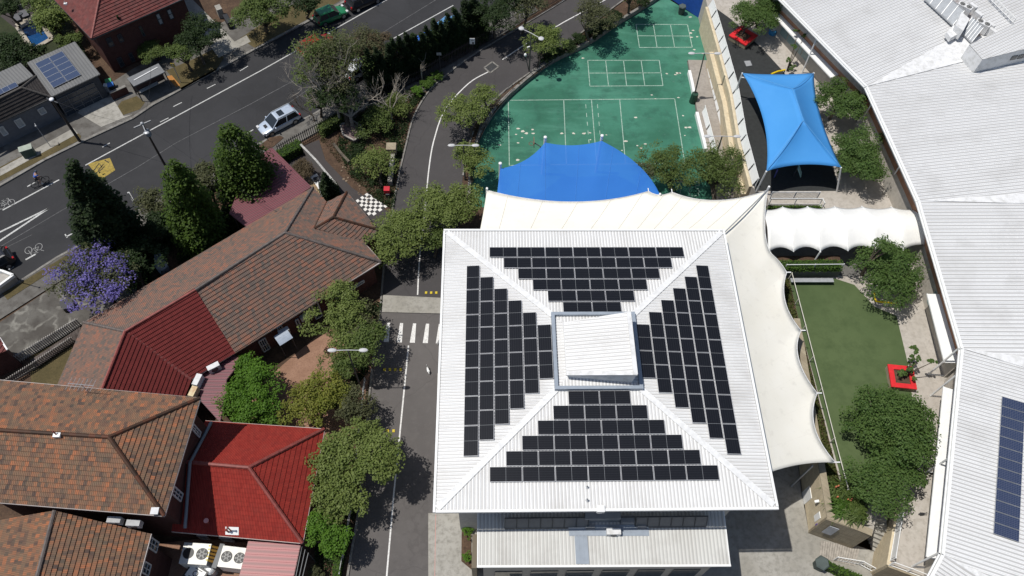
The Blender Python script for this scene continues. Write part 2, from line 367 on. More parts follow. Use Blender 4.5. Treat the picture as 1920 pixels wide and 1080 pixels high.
def ribbed(mb, pts, sp=.27, rw=.05, rh=.045, dirv=None, m=0, m2=None, thick=0):
    o, e, d, n, q = frame2(pts, dirv); m2 = m if m2 is None else m2
    s0, s1 = min(p[0] for p in q), max(p[0] for p in q)
    mb.poly(pts, m, [((p[0] - s0) / sp + .5, p[1]) for p in q])
    k = 0; s = s0 + sp * .5
    N = len(q)
    while True:
        s = s0 + sp * (k + .0) + 1e-4 if k else s0 + .03; k += 1
        if s > s1 - .02: break
        xs = []
        for i in range(N):
            a, b = q[i], q[(i + 1) % N]
            if (a[0] - s) * (b[0] - s) < 0: xs.append(a[1] + (b[1] - a[1]) * (s - a[0]) / (b[0] - a[0]))
        xs.sort()
        for j in range(0, len(xs) - 1, 2):
            t0, t1 = xs[j], xs[j + 1]
            if t1 - t0 < .05: continue
            A, B = o + e * s + d * t0 + n * .002, o + e * s + d * t1 + n * .002; vs = []
            for Q in (A, B):
                vs += [Q - e * rw / 2, Q - e * rw * .3 + n * rh, Q + e * rw * .3 + n * rh, Q + e * rw / 2]
            i0 = len(mb.v); mb.v += [tuple(x) for x in vs]
            for f in ((0, 1, 5, 4), (1, 2, 6, 5), (2, 3, 7, 6)):
                mb.f.append(tuple(x + i0 for x in f)); mb.m.append(m2); mb.uv[len(mb.f) - 1] = [(.5, 0)] * 4
def caps(mb, a, b, r=.13, seg=.42, m=0):
    a, b = np.array(a), np.array(b); L = np.linalg.norm(b - a); k = max(1, int(L / seg)); d = (b - a) / k
    for i in range(k): mb.tube([a + d * i, a + d * (i + 1.04)], [r, r * .86], 7, m)
def sheet(name, px, z, m, world=False, kind='structure', label=None, cat=None):
    mb = MB(); pts = px if world else PP(px, z); mb.poly([V(p[0], p[1], z) for p in pts]); o = mb.build(name, m)
    if o.data.polygons[0].normal.z < 0: o.data.flip_normals()
    return tag(o, label, cat, kind=kind)
def strip(mb, pts, wd, z, m=0):
    """flat ribbon along world points"""
    pts = [V(p[0], p[1], z) for p in pts]; L = []; Rr = []
    for i in range(len(pts)):
        d = pts[min(i + 1, len(pts) - 1)] - pts[max(i - 1, 0)]; d /= np.linalg.norm(d); e = V(-d[1], d[0], 0)
        L.append(pts[i] + e * wd / 2); Rr.append(pts[i] - e * wd / 2)
    for i in range(len(pts) - 1): mb.poly([Rr[i], Rr[i + 1], L[i + 1], L[i]], m)
def kerbline(mb, pts, wd, z0, z1, m=0):
    pts = [V(p[0], p[1], 0) for p in pts]; L = []; Rr = []
    for i in range(len(pts)):
        d = pts[min(i + 1, len(pts) - 1)] - pts[max(i - 1, 0)]; d /= np.linalg.norm(d); e = V(-d[1], d[0], 0)
        L.append(pts[i] + e * wd / 2); Rr.append(pts[i] - e * wd / 2)
    for i in range(len(pts) - 1):
        a, b, c, d = Rr[i], Rr[i + 1], L[i + 1], L[i]; vs = []
        for z in (z0, z1):
            for q in (a, b, c, d): vs.append(V(q[0], q[1], z))
        fs = [(4, 5, 6, 7), (0, 1, 5, 4), (2, 3, 7, 6)]
        if i == 0: fs.append((3, 0, 4, 7))
        if i == len(pts) - 2: fs.append((1, 2, 6, 5))
        mb.mesh(vs, fs, m)
def smooth_pts(pts, k=6):
    pts = [np.array(p, float) for p in pts]; out = []; n = len(pts)
    for i in range(n - 1):
        p0, p1, p2, p3 = pts[max(i - 1, 0)], pts[i], pts[i + 1], pts[min(i + 2, n - 1)]
        for j in range(k):
            t = j / k; out.append(.5 * ((2 * p1) + (-p0 + p2) * t + (2 * p0 - 5 * p1 + 4 * p2 - p3) * t * t + (-p0 + 3 * p1 - 3 * p2 + p3) * t ** 3))
    out.append(pts[-1]); return out
# ================================================================ GROUND
CZ = -.4                                   # court level
mb = MB(); mb.poly([V(-400, -400, -1.3), V(400, -400, -1.3), V(400, 400, -1.3), V(-400, 400, -1.3)]); struct(mb, 'ground', m_soil)
KC = [(1240, -12), (1224, 0), (1160, 40), (1100, 80), (1040, 110), (1010, 130), (960, 172), (930, 202), (910, 232), (900, 250), (892, 272), (884, 310), (880, 350), (878, 385)]
kc0 = [P(x, y, 0) for x, y in KC]
RET = [(1440, 400), (1455, 520), (1503, 925), (1517, 1000), (1605, 1022), (1625, 1028), (1655, 1040), (1648, 1078)]
ret0 = PP(RET, 0)
west = [V(-200, -60, 0), V(-200, 200, 0), V(kc0[0][0] + 8, 200, 0)] + kc0 + [P(1000, 400, 0), P(1430, 400, 0)] + ret0 + [V(24, -60, 0)]
mb = MB(); mb.prism(west, -1.28, -0.02); struct(mb, 'ground_west', m_soil)
EB = [(1322, -8), (1327, 13), (1347, 82), (1388, 267), (1410, 350), (1440, 372), (1452, 440), (1552, 976), (1636, 1002), (1650, 945), (1686, 945), (1676, 1000), (1666, 1062), (1752, 1092), (1800, 1300)]
eb = PP(EB, 2.8)
east = [V(eb[0][0] - 3, 200, 0)] + eb + [V(60, -60, 0), V(300, -60, 0), V(300, 200, 0)]
mb = MB(); mb.prism(east, -1.28, 2.78); struct(mb, 'ground_east', m_paveE)
# street
ST_N = [(-60, 384), (0, 349), (85, 300), (150, 268), (250, 222), (287, 197), (410, 130), (480, 92), (585, 37), (650, 2), (760, -60), (900, -140)]
ST_S = [(-60, 590), (0, 553), (25, 537), (107, 484), (160, 455), (250, 402), (350, 345), (430, 300), (495, 266), (520, 250), (590, 214), (680, 160), (760, 112), (850, 62), (960, 0), (1100, -80), (1200, -140)]
sheet('street', ST_N + ST_S[::-1], 0.0, m_street)
mb = MB(); fpn = [P(x, y, 0) for x, y in ST_N]
far = [V(p[0] - 3.2, p[1] + 5.2, 0) for p in fpn]
for i in range(len(fpn) - 1): mb.prism([fpn[i], fpn[i + 1], far[i + 1], far[i]], -0.01, .12)
struct(mb, 'footpath_north', m_concdark)
mb = MB(); kerbline(mb, fpn, .28, 0, .135); struct(mb, 'kerb_north', m_kerb)
mb = MB(); kerbline(mb, PP(ST_S, 0), .22, -.01, .115); struct(mb, 'kerb_south', m_kerb)
# south footpath of the street
fs = PP([(-60, 640), (0, 600), (110, 530), (240, 450), (330, 400), (430, 345), (520, 292), (560, 268), (640, 222), (760, 150), (870, 85), (1000, 10), (1100, -60)], 0)
ks = PP([(-60, 590), (0, 553), (107, 484), (250, 402), (350, 345), (430, 300), (510, 257), (590, 214), (680, 160), (760, 112), (850, 62), (960, 0), (1100, -80)], 0)
mb = MB()
for i in range(len(ks) - 1): mb.poly([V(*ks[i][:2], .09), V(*fs[i][:2], .09), V(*fs[i + 1][:2], .09), V(*ks[i + 1][:2], .09)])
struct(mb, 'footpath_south', m_concdark)
sheet('yard_paving', [(-80, 650), (0, 604), (112, 530), (205, 480), (260, 548), (158, 607), (80, 655), (55, 668), (0, 695), (-80, 740)], .1, yardmat())
sheet('garden_bed', [(55, 668), (150, 612), (190, 640), (110, 745), (60, 745)], .02, m_verge)
# verges (dry grass)
for nm, px in (('verge', [(-40, 372), (0, 340), (150, 262), (152, 255), (140, 244), (80, 272), (0, 313), (-40, 335)]),
               ('verge', [(216, 205), (230, 216), (262, 205), (272, 192), (256, 180), (228, 190)]),
               ('verge', [(312, 132), (340, 168), (405, 132), (420, 108), (400, 92), (360, 112)]),
               ('verge', [(4, 550), (14, 562), (110, 500), (160, 470), (156, 458), (106, 490)]),
               ('verge', [(450, 72), (478, 90), (560, 45), (640, 0), (600, -6), (545, 10), (500, 38)]),
               ('verge', [(484, 276), (492, 282), (512, 275), (532, 258), (525, 254), (505, 258)])):
    sheet(nm, px, .135 if px[0][1] < 300 or px[0][0] < 0 else .115, m_verge if px[0][0] != 484 else m_soil)
for px in ([(146, 212), (190, 238), (250, 214), (232, 218), (210, 182), (160, 190)],
           [(340, 0), (362, 0), (440, 78), (462, 66), (470, 78), (410, 108), (330, 0)], [(0, 316), (138, 240), (146, 250), (0, 330)]):
    sheet('driveway_apron', px, .142, m_conc)
# school driveway
DL = [(590, 1500), (650, 1092), (672, 960), (686, 820), (697, 700), (712, 590), (722, 480), (735, 400), (748, 330), (762, 270), (775, 222), (800, 177), (830, 147), (885, 105), (960, 60), (1060, 0), (1150, -60)]
DR = [(768, 1500), (803, 1092), (818, 960), (830, 800), (836, 700), (842, 590), (850, 480), (860, 400), (868, 330), (880, 272), (895, 230), (915, 200), (950, 168), (985, 143), (1045, 100), (1105, 50), (1170, 0), (1260, -60)]
# continue the road under the white roof down to the forecourt
sheet('driveway', DL + DR[::-1], 0.004, asphalt('dark_drive_asphalt', (.058, .054, .054), .14))  # darker asphalt tone, seen above the speed table
sheet('driveway_lower', [(590, 1500), (650, 1092), (672, 960), (686, 820), (697, 700), (713, 586), (842, 590), (836, 700), (830, 800), (818, 960), (803, 1092), (768, 1500)], 0.007, m_drive)
mb = MB(); kerbline(mb, smooth_pts(PP(DL, 0), 4), .16, -.01, .12); struct(mb, 'kerb_driveway', m_kerb)
mb = MB(); kerbline(mb, smooth_pts(PP([(x, y) for x, y in DR if y < 400], 0), 4), .16, -.01, .12); struct(mb, 'kerb_court_side', m_kerb)
mb = MB(); kerbline(mb, smooth_pts([P(x, y, 0) for x, y in KC], 4), .3, -1.0, .16); struct(mb, 'court_edge_wall', m_kerb)
sheet('forecourt', [(768, 1500), (803, 1092), (817, 955), (820, 700), (1300, 700), (1440, 560), (1455, 520), (1503, 925), (1517, 1000), (1605, 1022), (1655, 1040), (1648, 1100), (1640, 1500)], .008, m_conc)
sheet('mulch_strip', [(866, 962), (884, 962), (884, 1068), (865, 1052)], .02, m_soil)
sheet('walkway_west', [(803, 962), (866, 962), (870, 1500), (768, 1500), (803, 1092)], .014, m_conc)
sheet('speed_table', [(718, 553), (842, 559), (838, 588), (716, 585)], .05, m_conc)
sheet('brick_courtyard', [(470, 735), (600, 625), (718, 560), (708, 640), (690, 720), (676, 800), (640, 830), (470, 800)], 0.0, m_paver)
sheet('south_yard', [(290, 1020), (460, 1000), (470, 1100), (280, 1100)], 0.0, m_paver)
sheet('entrance_yard', [(500, 300), (598, 262), (610, 300), (660, 352), (740, 405), (727, 450), (700, 450), (640, 380), (590, 340)], .006, asphalt('entrance_asphalt', (.052, .046, .045), .15))
sheet('leaf_litter', [(630, 265), (720, 215), (770, 215), (752, 300), (738, 395), (700, 370), (650, 325)], .012, m_soil)
sheet('planting_bed', [(1180, -6), (1232, -6), (1040, 112), (960, 172), (915, 226), (895, 272), (882, 300), (876, 272), (892, 232), (912, 204), (948, 170), (984, 146), (1046, 102), (1108, 50)], .03, m_soil)
sheet('side_path', [(640, 222), (760, 150), (870, 85), (1000, 10), (1010, 20), (890, 100), (836, 142), (800, 170), (700, 225)], .02, m_concdark)
# court
CT = [(1240, -10), (1317, 38), (1336, 114), (1288, 114), (1296, 160), (1306, 216), (1320, 275), (1345, 420), (860, 420), (872, 360), (884, 300), (900, 240), (940, 185), (1040, 105), (1160, 30), (1228, -14)]
sheet('sports_court', CT, CZ, m_court)
def W2(x, y, z=0): return V(x, y, z)
mb = MB(); zc = CZ + .006
def cl(a, b, wd=.08): strip(mb, [P(*a, zc), P(*b, zc)], wd, zc)
for a, b in (((953, 188), (1265, 185)), ((953, 188), (955, 310)), ((1265, 185), (1284, 306)), ((955, 310), (1284, 306)), ((1057, 188), (1062, 309)), ((1109, 187), (1119, 309)), ((1162, 187), (1173, 308)),
             ((1102, 113), (1236, 113)), ((1105, 137), (1240, 136.5)), ((1106, 161.5), (1243, 160.5)), ((1102, 113), (1106, 161.5)), ((1135.5, 113), (1141, 161)), ((1169, 113), (1175, 161)), ((1202, 113), (1209, 160.5)), ((1236, 113), (1243, 160.5)),
             ((1192.5, 45.5), (1289, 46)), ((1196, 67), (1292.5, 67.5)), ((1199, 89), (1298, 88.5)), ((1192.5, 45.5), (1199, 89)), ((1225, 45.5), (1232, 89)), ((1257, 45.7), (1265, 88.7)), ((1289, 46), (1298, 88.5))): cl(a, b)
for x0, x1 in ((1098, 1105), (1120, 1127)):
    for k in range(5):
        t0, t1 = k / 5 + .03, k / 5 + .12
        cl((x0 + (x1 - x0) * t0, 193 + 82 * t0 / 1), (x0 + (x1 - x0) * t1, 193 + 82 * t1), .07)
struct(mb, 'court_markings', m_linec)
# hopscotch
mb = MB()
for ox, oy in ((1290, 341), (1255, 342)):
    for i, (dx, dy, ww, hh) in enumerate(((0, 0, 10, 7), (10, 0, 10, 7), (5, 7, 9, 6), (2, 13, 9, 7), (11, 13, 9, 7), (3, 20, 8, 6), (11, 20, 8, 6))):
        a = [(ox + dx, oy + dy), (ox + dx + ww, oy + dy), (ox + dx + ww + 1, oy + dy + hh), (ox + dx + 1, oy + dy + hh)]
        for j in range(4): strip(mb, [P(*a[j], zc), P(*a[(j + 1) % 4], zc)], .06, zc + .002)
struct(mb, 'hopscotch_markings', m_linec)
# scattered leaf scraps on the court
mb = MB()
SC = [(1295, 62), (1300, 57), (1307, 69), (1296, 70), (1294, 32), (1302, 93), (1270, 137), (1266, 140), (1274, 137), (1318, 100), (972, 241), (980, 246), (999, 243), (1000, 250), (979, 258), (971, 268), (1075, 250), (1095, 250), (1106, 249), (1137, 253), (1229, 185), (1272, 183), (1281, 217), (1286, 239), (1293, 239), (1284, 254), (1107, 262), (1173, 265), (970, 300), (1053, 250), (987, 250), (1192, 220), (1195, 273), (1201, 278), (1166, 282), (1093, 109), (937, 272), (1210, 270), (1250, 138), (1222, 178), (968, 252)]
for i, (x, y) in enumerate(SC):
    c = P(x, y, zc); k = R_.randint(5, 8); r = R_.uniform(.12, .3); a0 = R_.random() * 6
    mb.poly([V(c[0] + math.cos(a0 + 2 * math.pi * j / k) * r * R_.uniform(.5, 1.1), c[1] + .6 * math.sin(a0 + 2 * math.pi * j / k) * r * R_.uniform(.5, 1.1), zc + .004) for j in range(k)])
tag(mb.build('worn_patches', plain('bare_concrete', (.55, .52, .44), .9)), 'pale worn spots scattered over the green court', None, kind='structure')
# road markings -------------------------------------------------------
mb = MB(); z = .008
def ml(pts, wd, z=z, m=0, zz=0.0): strip(mb, PP(pts, zz), wd, z, m)
ml([(728, -2), (490, 132), (234, 270), (160, 310)], .13)
for a in ((325, 200, 341, 192), (388, 166, 404, 158), (450, 133, 465, 124), (462, 251, 475, 243), (300, 229, 316, 221), (192, 276, 206, 268)): ml([a[:2], a[2:]], .1)
ml([(51, 350), (67, 341)], .12); ml([(5, 394), (111, 337)], .14); ml([(-4, 437), (91, 391)], .18); ml([(-4, 454), (91, 391)], .18)
ml([(48, 487), (67, 476.5)], .16); ml([(124, 444), (141, 435)], .13); ml([(122, 439), (126, 446)], .1); ml([(19, 504), (26, 500)], .12)
ml([(736, 73), (850, 10)], .12); ml([(241, 360), (250, 377)], .14); ml([(540, 194), (593, 157)], .05, m=1)
ml([(0, 463), (110, 398), (260, 312), (330, 268), (470, 195), (590, 130), (700, 72), (820, -2)], .05, m=1)
ml([(0, 470), (60, 440)], .04, m=1)
def bike(px, py, ang, s):
    c = P(px, py, 0); ca, sa = math.cos(ang), math.sin(ang)
    def T(x, y): return V(c[0] + s * (x * ca - y * sa), c[1] + s * (x * sa + y * ca), z)
    for ox in (-.5, .5): strip(mb, [T(ox + .33 * math.cos(t), .42 * math.sin(t)) for t in np.linspace(0, 2 * math.pi, 18)], .05 * s, z, 2)
    for a in ([(-.5, 0), (-.2, .55), (.32, .55), (.05, 0), (-.2, .55)], [(.5, 0), (.3, .75), (.15, .8)], [(-.5, 0), (.05, 0)], [(-.35, .7), (-.1, .7)], [(-.9, .75), (-.62, .5)]): strip(mb, [T(*q) for q in a], .05 * s, z + .002, 2)
bike(12, 383, .5, .9); bike(63, 466, .45 + math.pi, .9)
struct(mb, 'road_markings', [m_line, m_linef, stained('worn_road_paint', (.32, .32, .31), (.4, .4, .39), (.1, .1, .1), s1=2, s2=7)])
# yellow bus box
mb = MB(); mb.poly(PP([(164, 307), (206, 296), (216, 319), (190, 336), (180, 326)], .006))
struct(mb, 'bus_lane_patch', stained('yellow_road_paint', (.33, .24, .05), (.38, .28, .07), (.12, .10, .05), s1=1, s2=5))
mb = MB()
for a in ([(176, 320), (186, 306), (191, 314)], [(184, 320), (194, 308)], [(196, 300), (204, 305)], [(178, 326), (190, 318), (196, 312)]): strip(mb, PP(a, 0), .1, .012)
struct(mb, 'worn_letter_strokes', m_street)
# driveway line + zebra
mb = MB()
CL = [(690, 1500), (724, 1092), (738, 930), (752, 790), (766, 648)]; ml(CL, .12, .012)
ml(smooth_pts([(783, 553), (787, 480), (796, 400), (805, 310), (815, 258), (835, 205), (878, 157), (915, 135)], 5), .12, .012)
ml([(942, 112), (985, 83), (1060, 40), (1138, -2)], .12, .012)
zmk = []
for k in range(5):
    x0 = 721 + k * 24.4
    mb.poly(PP([(x0 + 5 - k * .2, 605 + k * .6), (x0 + 10.5, 605 + k * .6), (x0 + 9.5, 641 + k * .8), (x0 - 1 + k * .2, 641 + k * .8)][:1] + [(x0 + 10.5, 605.3 + k * .6), (x0 + 8, 641.5 + k * .6), (x0 - 1.5, 641 + k * .7)], .014))
struct(mb, 'driveway_markings', stained('bright_road_paint', (.68, .67, .64), (.75, .74, .72), (.42, .41, .39), s1=2, s2=7))
# red line on west walkway
mb = MB(); strip(mb, PP([(817, 965), (815, 1090)], 0), .04, .02); struct(mb, 'walkway_line', plain('pink_chalk', (.5, .25, .22)))
# traffic grate
t = thing('drain_grate', P(921, 127, 0), 'square drain grate with pale rim set in the curving driveway line', 'drain')
mb = MB(); g = PP([(908, 127), (923, 116), (935, 125), (919, 137)], .02)
for i in range(4): mb.beam(g[i], g[(i + 1) % 4], .16, .05)
mb.build('rim', m_kerb, t); mb = MB()
for k in range(1, 12):
    s = k / 12; mb.beam(g[0] + (g[1] - g[0]) * s, g[3] + (g[2] - g[3]) * s, .05, .03)
mb.build('bars', m_dmetal, t)
t = thing('drain_grate', P(1403, 119, 2.8), 'square grey access cover set in the black rubber play surface', 'drain')
mb = MB(); g = PP([(1394, 114), (1407, 113), (1411, 123), (1399, 125)], 2.81); mb.prism(g, 2.795, 2.81); mb.build('cover', m_metal, t)
mb = MB()
for i in range(4): mb.beam(g[i], g[(i + 1) % 4], .08, .03)
mb.build('rim', m_dmetal, t)
# chessboard
t = thing('chessboard', P(697, 385, 0), 'giant black and white chessboard painted on the entrance yard', 'chessboard')
A, B, C, D = [P(*q, .012) for q in ((692, 359), (728, 386), (695, 408), (667, 376))]
# 8 columns x 6 visible rows
mw, mk = MB(), MB(); nx, ny = 8, 6
for i in range(nx):
    for j in range(ny):
        q = []
        for u, v in ((i, j), (i + 1, j), (i + 1, j + 1), (i, j + 1)):
            u /= nx; v /= ny; q.append(D * (1 - u) * (1 - v) + C * u * (1 - v) + B * u * v + A * (1 - u) * v)
        (mw if (i + j) % 2 == 0 else mk).poly(q)
mw.build('white_squares', plain('chess_white', (.68, .66, .62), .8), t); mk.build('black_squares', plain('chess_black', (.035, .033, .034), .8), t)
# speed bump studs (yellow)
for grp, lab, xs, y, cond in (('yellow blocks of the speed hump beside the concrete table', 'yellow rubber block, {} of three beside the concrete crossing', (799, 808.5, 818), 549, 0),
                              ('yellow blocks of the speed hump below the zebra crossing', 'yellow rubber block, {} of four in the row shaded by tree', (721, 731, 741, 751), 693, 0),
                              ('yellow blocks of the lowest speed hump', 'yellow rubber block, {} of three in the hump farthest down the driveway', (716, 727, 738), 808, 0)):
    for k, x in enumerate(xs):
        c = P(x, y, 0.03); mb = MB(); mb.box((c[0], c[1], .035), (.2, .24, .06)); mb.box((c[0], c[1], .072), (.14, .18, .016))
        tag(mb.build('speed_hump_block', plain('yellow_rubber', (.55, .42, .02), .6)), lab.format(('first from left', 'second from left', 'third from left', 'rightmost')[k]), 'speed hump', grp)
# ---------------- east terraces
mb = MB()
z1 = .3
def east_poly(pts, z0, z, m, name): 
    q = MB(); q.prism(PP(pts, z), z0, z); return struct(q, name, m)
pav = stained('pinkish_pavers', (.30, .27, .235), (.34, .31, .275), (.24, .215, .19), s1=.6, s2=4)
east_poly([(1290, 112), (1334, 113), (1350, 180), (1380, 300), (1405, 400), (1350, 400), (1322, 270), (1306, 200)], -1.25, -.1, pav, 'terrace_lower')
east_poly([(1333, 134), (1341, 160), (1352, 210), (1386, 350), (1400, 400), (1425, 400), (1404, 300), (1372, 180), (1356, 113)], -1.25, .8, pav, 'terrace_middle')
# sandstone retaining wall under the play area
fb = PP([(1327, 13), (1347, 82), (1358, 123), (1373, 178), (1388, 267), (1410, 350)], 2.8)
t = thing('retaining_wall', P(1330, 90, -1), 'long sandstone retaining wall between green court and black play area', 'wall')
mb = MB(); kerbline(mb, [q - V(.12, 0, 0) for q in fb], .3, -1.05, 2.83); mb.build('wall', m_sand, t)
mb = MB(); kerbline(mb, [q - V(.5, 0, 0) for q in fb[1:]], .45, -.9, 1.7); mb.build('ledge', m_sand, t)
def rail_fence(label, px, zb, h, mat, nrail=2, lean=0, slat=.0, cat='fence', group=None, post=2.0, world=None, panel=True, gap=.14):
    w = world if world is not None else PP(px, zb); t = thing('fence', w[0], label, cat, group)
    mp, mr, ms = MB(), MB(), MB()
    for i in range(len(w) - 1):
        a, b = V(*w[i]), V(*w[i + 1]); L = np.linalg.norm(b - a); n = max(1, int(round(L / post)))
        for k in range(n + (1 if i == len(w) - 2 else 0)):
            q = a + (b - a) * k / n; mp.beam(q + V(lean, 0, 0), q + V(lean, 0, h + .06), .07, .07)
        for z in ([h] if nrail == 1 else [.1, h]): mr.beam(a + V(lean, 0, z), b + V(lean, 0, z), .05, .06)
        if panel == 'sheet':
            mr2 = ms; d_ = (b - a) / L; e_ = V(d_[1], -d_[0], 0); e_ = e_ if e_[0] > 0 else -e_; q0, q1 = a + V(0, 0, .12), b + V(0, 0, .12); t0_, t1_ = a + e_ * lean + V(0, 0, h * .96), b + e_ * lean + V(0, 0, h * .96); nn_ = max(1, int(L / 1.6)); [ms.poly([q0 + (q1 - q0) * (k_ + .05) / nn_, q0 + (q1 - q0) * (k_ + .95) / nn_, t0_ + (t1_ - t0_) * (k_ + .95) / nn_, t0_ + (t1_ - t0_) * (k_ + .05) / nn_]) for k_ in range(nn_)]
        elif panel:
            m_ = max(1, int(L / gap))
            for k in range(m_): q = a + (b - a) * (k + .5) / m_; ms.beam(q + V(0, 0, .1), q + V(0, 0, h), .03, .03)
    mp.build('posts', mat, t); mr.build('rails', mat, t)
    if panel: ms.build('panels' if panel == 'sheet' else 'balusters', mat, t)
    return t
rail_fence('long white panel fence on top of the sandstone wall above court', None, 2.8, 1.15, m_white, world=[q + V(.0, 0, .03) for q in fb], panel='sheet', post=1.6, lean=.3)
rail_fence('middle white panel fence between the two paved terraces', [(1325, 130), (1344, 212), (1364, 292), (1394, 397)], 0.0, 1.25, m_white, panel='sheet', post=1.6, lean=.3)
rail_fence('short white panel fence nearest the green court', [(1315, 210), (1324, 245), (1338, 300)], -.05, .9, m_white, panel='sheet', post=1.6, lean=.2)
mb = MB(); kerbline(mb, PP([(1291, 138), (1296, 160), (1300, 181)], CZ), .3, -1.0, 0.1)
tag(mb.build('seat_wall', m_white), 'low white seat wall by the court floodlight base', 'wall', 'low white seat walls along the court')
mb = MB(); kerbline(mb, PP([(1305, 216), (1312, 245), (1322, 285)], CZ), .3, -1.0, 0.1)
tag(mb.build('seat_wall', m_white), 'low white seat wall below the floodlight, nearer the trees', 'wall', 'low white seat walls along the court')
# blue wall at court end
a, b = P(1317, 38, CZ), P(1238, -16, CZ)
mb = MB(); mb.beam(a + V(0, .1, 2.6), b + V(0, .1, 2.6), .2, 5.2); tag(mb.build('blue_wall', plain('blue_wall_paint', (.015, .075, .36), .6)), 'bright blue painted wall closing the far end of the court', 'wall')
# rubber play area
sheet('play_area_surface', [(1339, 13), (1371, 36), (1433, 95), (1466, 131), (1520, 200), (1560, 300), (1572, 358), (1416, 358), (1397, 268), (1364, 120)], 2.79, m_rubber)
mb = MB()
for a in ([(1333, 0), (1390, -8)],): pass
sheet('lawn', [(1480, 524), (1565, 522), (1602, 534), (1640, 575), (1681, 592), (1702, 680), (1712, 760), (1708, 850), (1690, 915), (1640, 940), (1582, 915), (1503, 621)], 2.79, m_turf)
# ================================================================ OFFICE WITH PYRAMID ROOF
APX = 11.0; TD = .0813; E_ = 10.793; EZ = 9.972; OFFS = APX
def rz(r): return APX - TD * r
office = thing('office_building', V(0, 0, 0), 'white square building with low pyramid roof covered in black solar panels', 'building')
r0 = 2.85
z_e = APX - TD * E_
mb = MB()
for k in range(4):
    a = k * math.pi / 2; ca, sa = round(math.cos(a)), round(math.sin(a))
    def T(x, y, z): return V(x * ca - y * sa, x * sa + y * ca, z)
    ribbed(mb, [T(-r0, r0, rz(r0)), T(r0, r0, rz(r0)), T(E_, E_, z_e), T(-E_, E_, z_e)], sp=.232, rw=.045, rh=.045, m=0)
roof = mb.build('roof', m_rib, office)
for sx, sy in ((1, 1), (1, -1), (-1, 1), (-1, -1)):
    mb = MB(); a, b = V(sx * 2.9, sy * 2.9, rz(2.9) + .05), V(sx * (E_ - .1), sy * (E_ - .1), z_e + .055)
    mb.beam(a, b, .42, .04)
    mb.build('hip_flashing', plain('white_hip', (.70, .70, .69), .6, var=.12), roof)
mb = MB()
for k in range(4):
    a = k * math.pi / 2; ca, sa = round(math.cos(a)), round(math.sin(a))
    def T(x, y, z): return V(x * ca - y * sa, x * sa + y * ca, z)
    mb.beam(T(-E_ - .16, E_ + .1, z_e - .02), T(E_ + .0, E_ + .1, z_e - .02), .16, .2)
mb.build('gutter', m_white, office)
mb = MB()
mb.prism([(-E_, -E_), (E_, -E_), (E_, E_), (-E_, E_)], z_e - .34, z_e - .13); mb.build('soffit', plain('soffit_grey', (.35, .36, .36)), office)
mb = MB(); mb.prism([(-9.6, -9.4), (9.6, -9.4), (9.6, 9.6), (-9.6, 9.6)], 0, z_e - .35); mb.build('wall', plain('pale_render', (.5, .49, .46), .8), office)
mb = MB(); mb.box((-.4, -E_ - .06, z_e + .03), (.5, .4, .34)); mb.box((-.4, -E_ - .02, z_e - .3), (.3, .3, .5)); mb.build('rainwater_head', m_white, office)
# clerestory windows + lower roof on the near side
n = 17; x0, x1 = -6.4, 7.3
for k in range(n):
    mb = MB()
    xa = x0 + (x1 - x0) * k / n; xb = x0 + (x1 - x0) * (k + 1) / n
    if 7 <= k <= 10: continue
    mb.poly([V(xa + .04, -10.9, 5.95), V(xb - .04, -10.9, 5.95), V(xb - .04, -10.45, 6.75), V(xa + .04, -10.45, 6.75)])
    mb.build('louvre_glazing', plain('grey_louvre', (.13, .135, .14), .35), office)
mb = MB()
for k in range(n + 1):
    xa = x0 + (x1 - x0) * k / n
    if 8 <= k <= 10: continue
    mb.beam(V(xa, -10.92, 5.9), V(xa, -10.44, 6.78), .05, .05)
mb.beam(V(x0, -10.92, 5.93), V(x1, -10.92, 5.93), .08, .1); mb.beam(V(x0, -10.44, 6.78), V(x1, -10.44, 6.78), .08, .1)
mb.build('louvre_frame', m_dmetal, office)
mb = MB(); mb.box((.2, -10.3, 6.3), (2.4, .5, 1.1)); mb.box((1.9, -10.5, 6.2), (.9, .5, .7)); mb.box((-.6, -10.9, 5.95), (.6, .35, .3), m=0); mb.box((2.9, -10.9, 5.95), (.6, .35, .3)); mb.build('roof_plant_box', plain('plant_grey', (.26, .27, .28), .5, .2), office)
low = [P(897, 1060, 5.7), P(1367, 1058, 5.7), P(1354, 962, 6.05), P(897, 962, 6.05)]
low[2] = V(low[1][0] + .05, -9.7, 6.05); low[3] = V(low[0][0], -9.7, 6.05)
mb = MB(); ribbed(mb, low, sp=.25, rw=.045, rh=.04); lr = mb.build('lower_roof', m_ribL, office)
mb = MB(); mb.beam(low[0] - V(.1, .08, .02), low[1] + V(.1, -.08, -.02), .14, .16); mb.beam(low[0] - V(.05, 0, .02), low[3] - V(.05, 0, .02), .08, .12); mb.beam(low[1] + V(.05, 0, -.02), low[2] + V(.05, 0, -.02), .08, .12); mb.build('lower_gutter', m_white, office)
m_bg = plain('blue_grey_flashing', (.27, .31, .36), .5, var=.08)
pl = plane3(low[0], low[1], low[2])
mb = MB(); q = [Pp(x, y, pl) + V(0, 0, .06) for x, y in ((1065, 984), (1215, 984), (1217, 1005), (1067, 1005))]; mb.poly(q[::-1]); q2 = [Pp(x, y, pl) + V(0, 0, .062) for x, y in ((1077, 1005.5), (1101, 1005.5), (1105, 1058), (1080, 1058))]; mb.poly(q2[::-1])
for f in (.33, .66):
    mb.beam(q[0] + (q[3] - q[0]) * f, q[1] + (q[2] - q[1]) * f, .03, .03); mb.beam(q2[0] + (q2[1] - q2[0]) * f, q2[3] + (q2[2] - q2[3]) * f, .03, .03)
o = mb.build('tray_flashing', m_bg, lr)
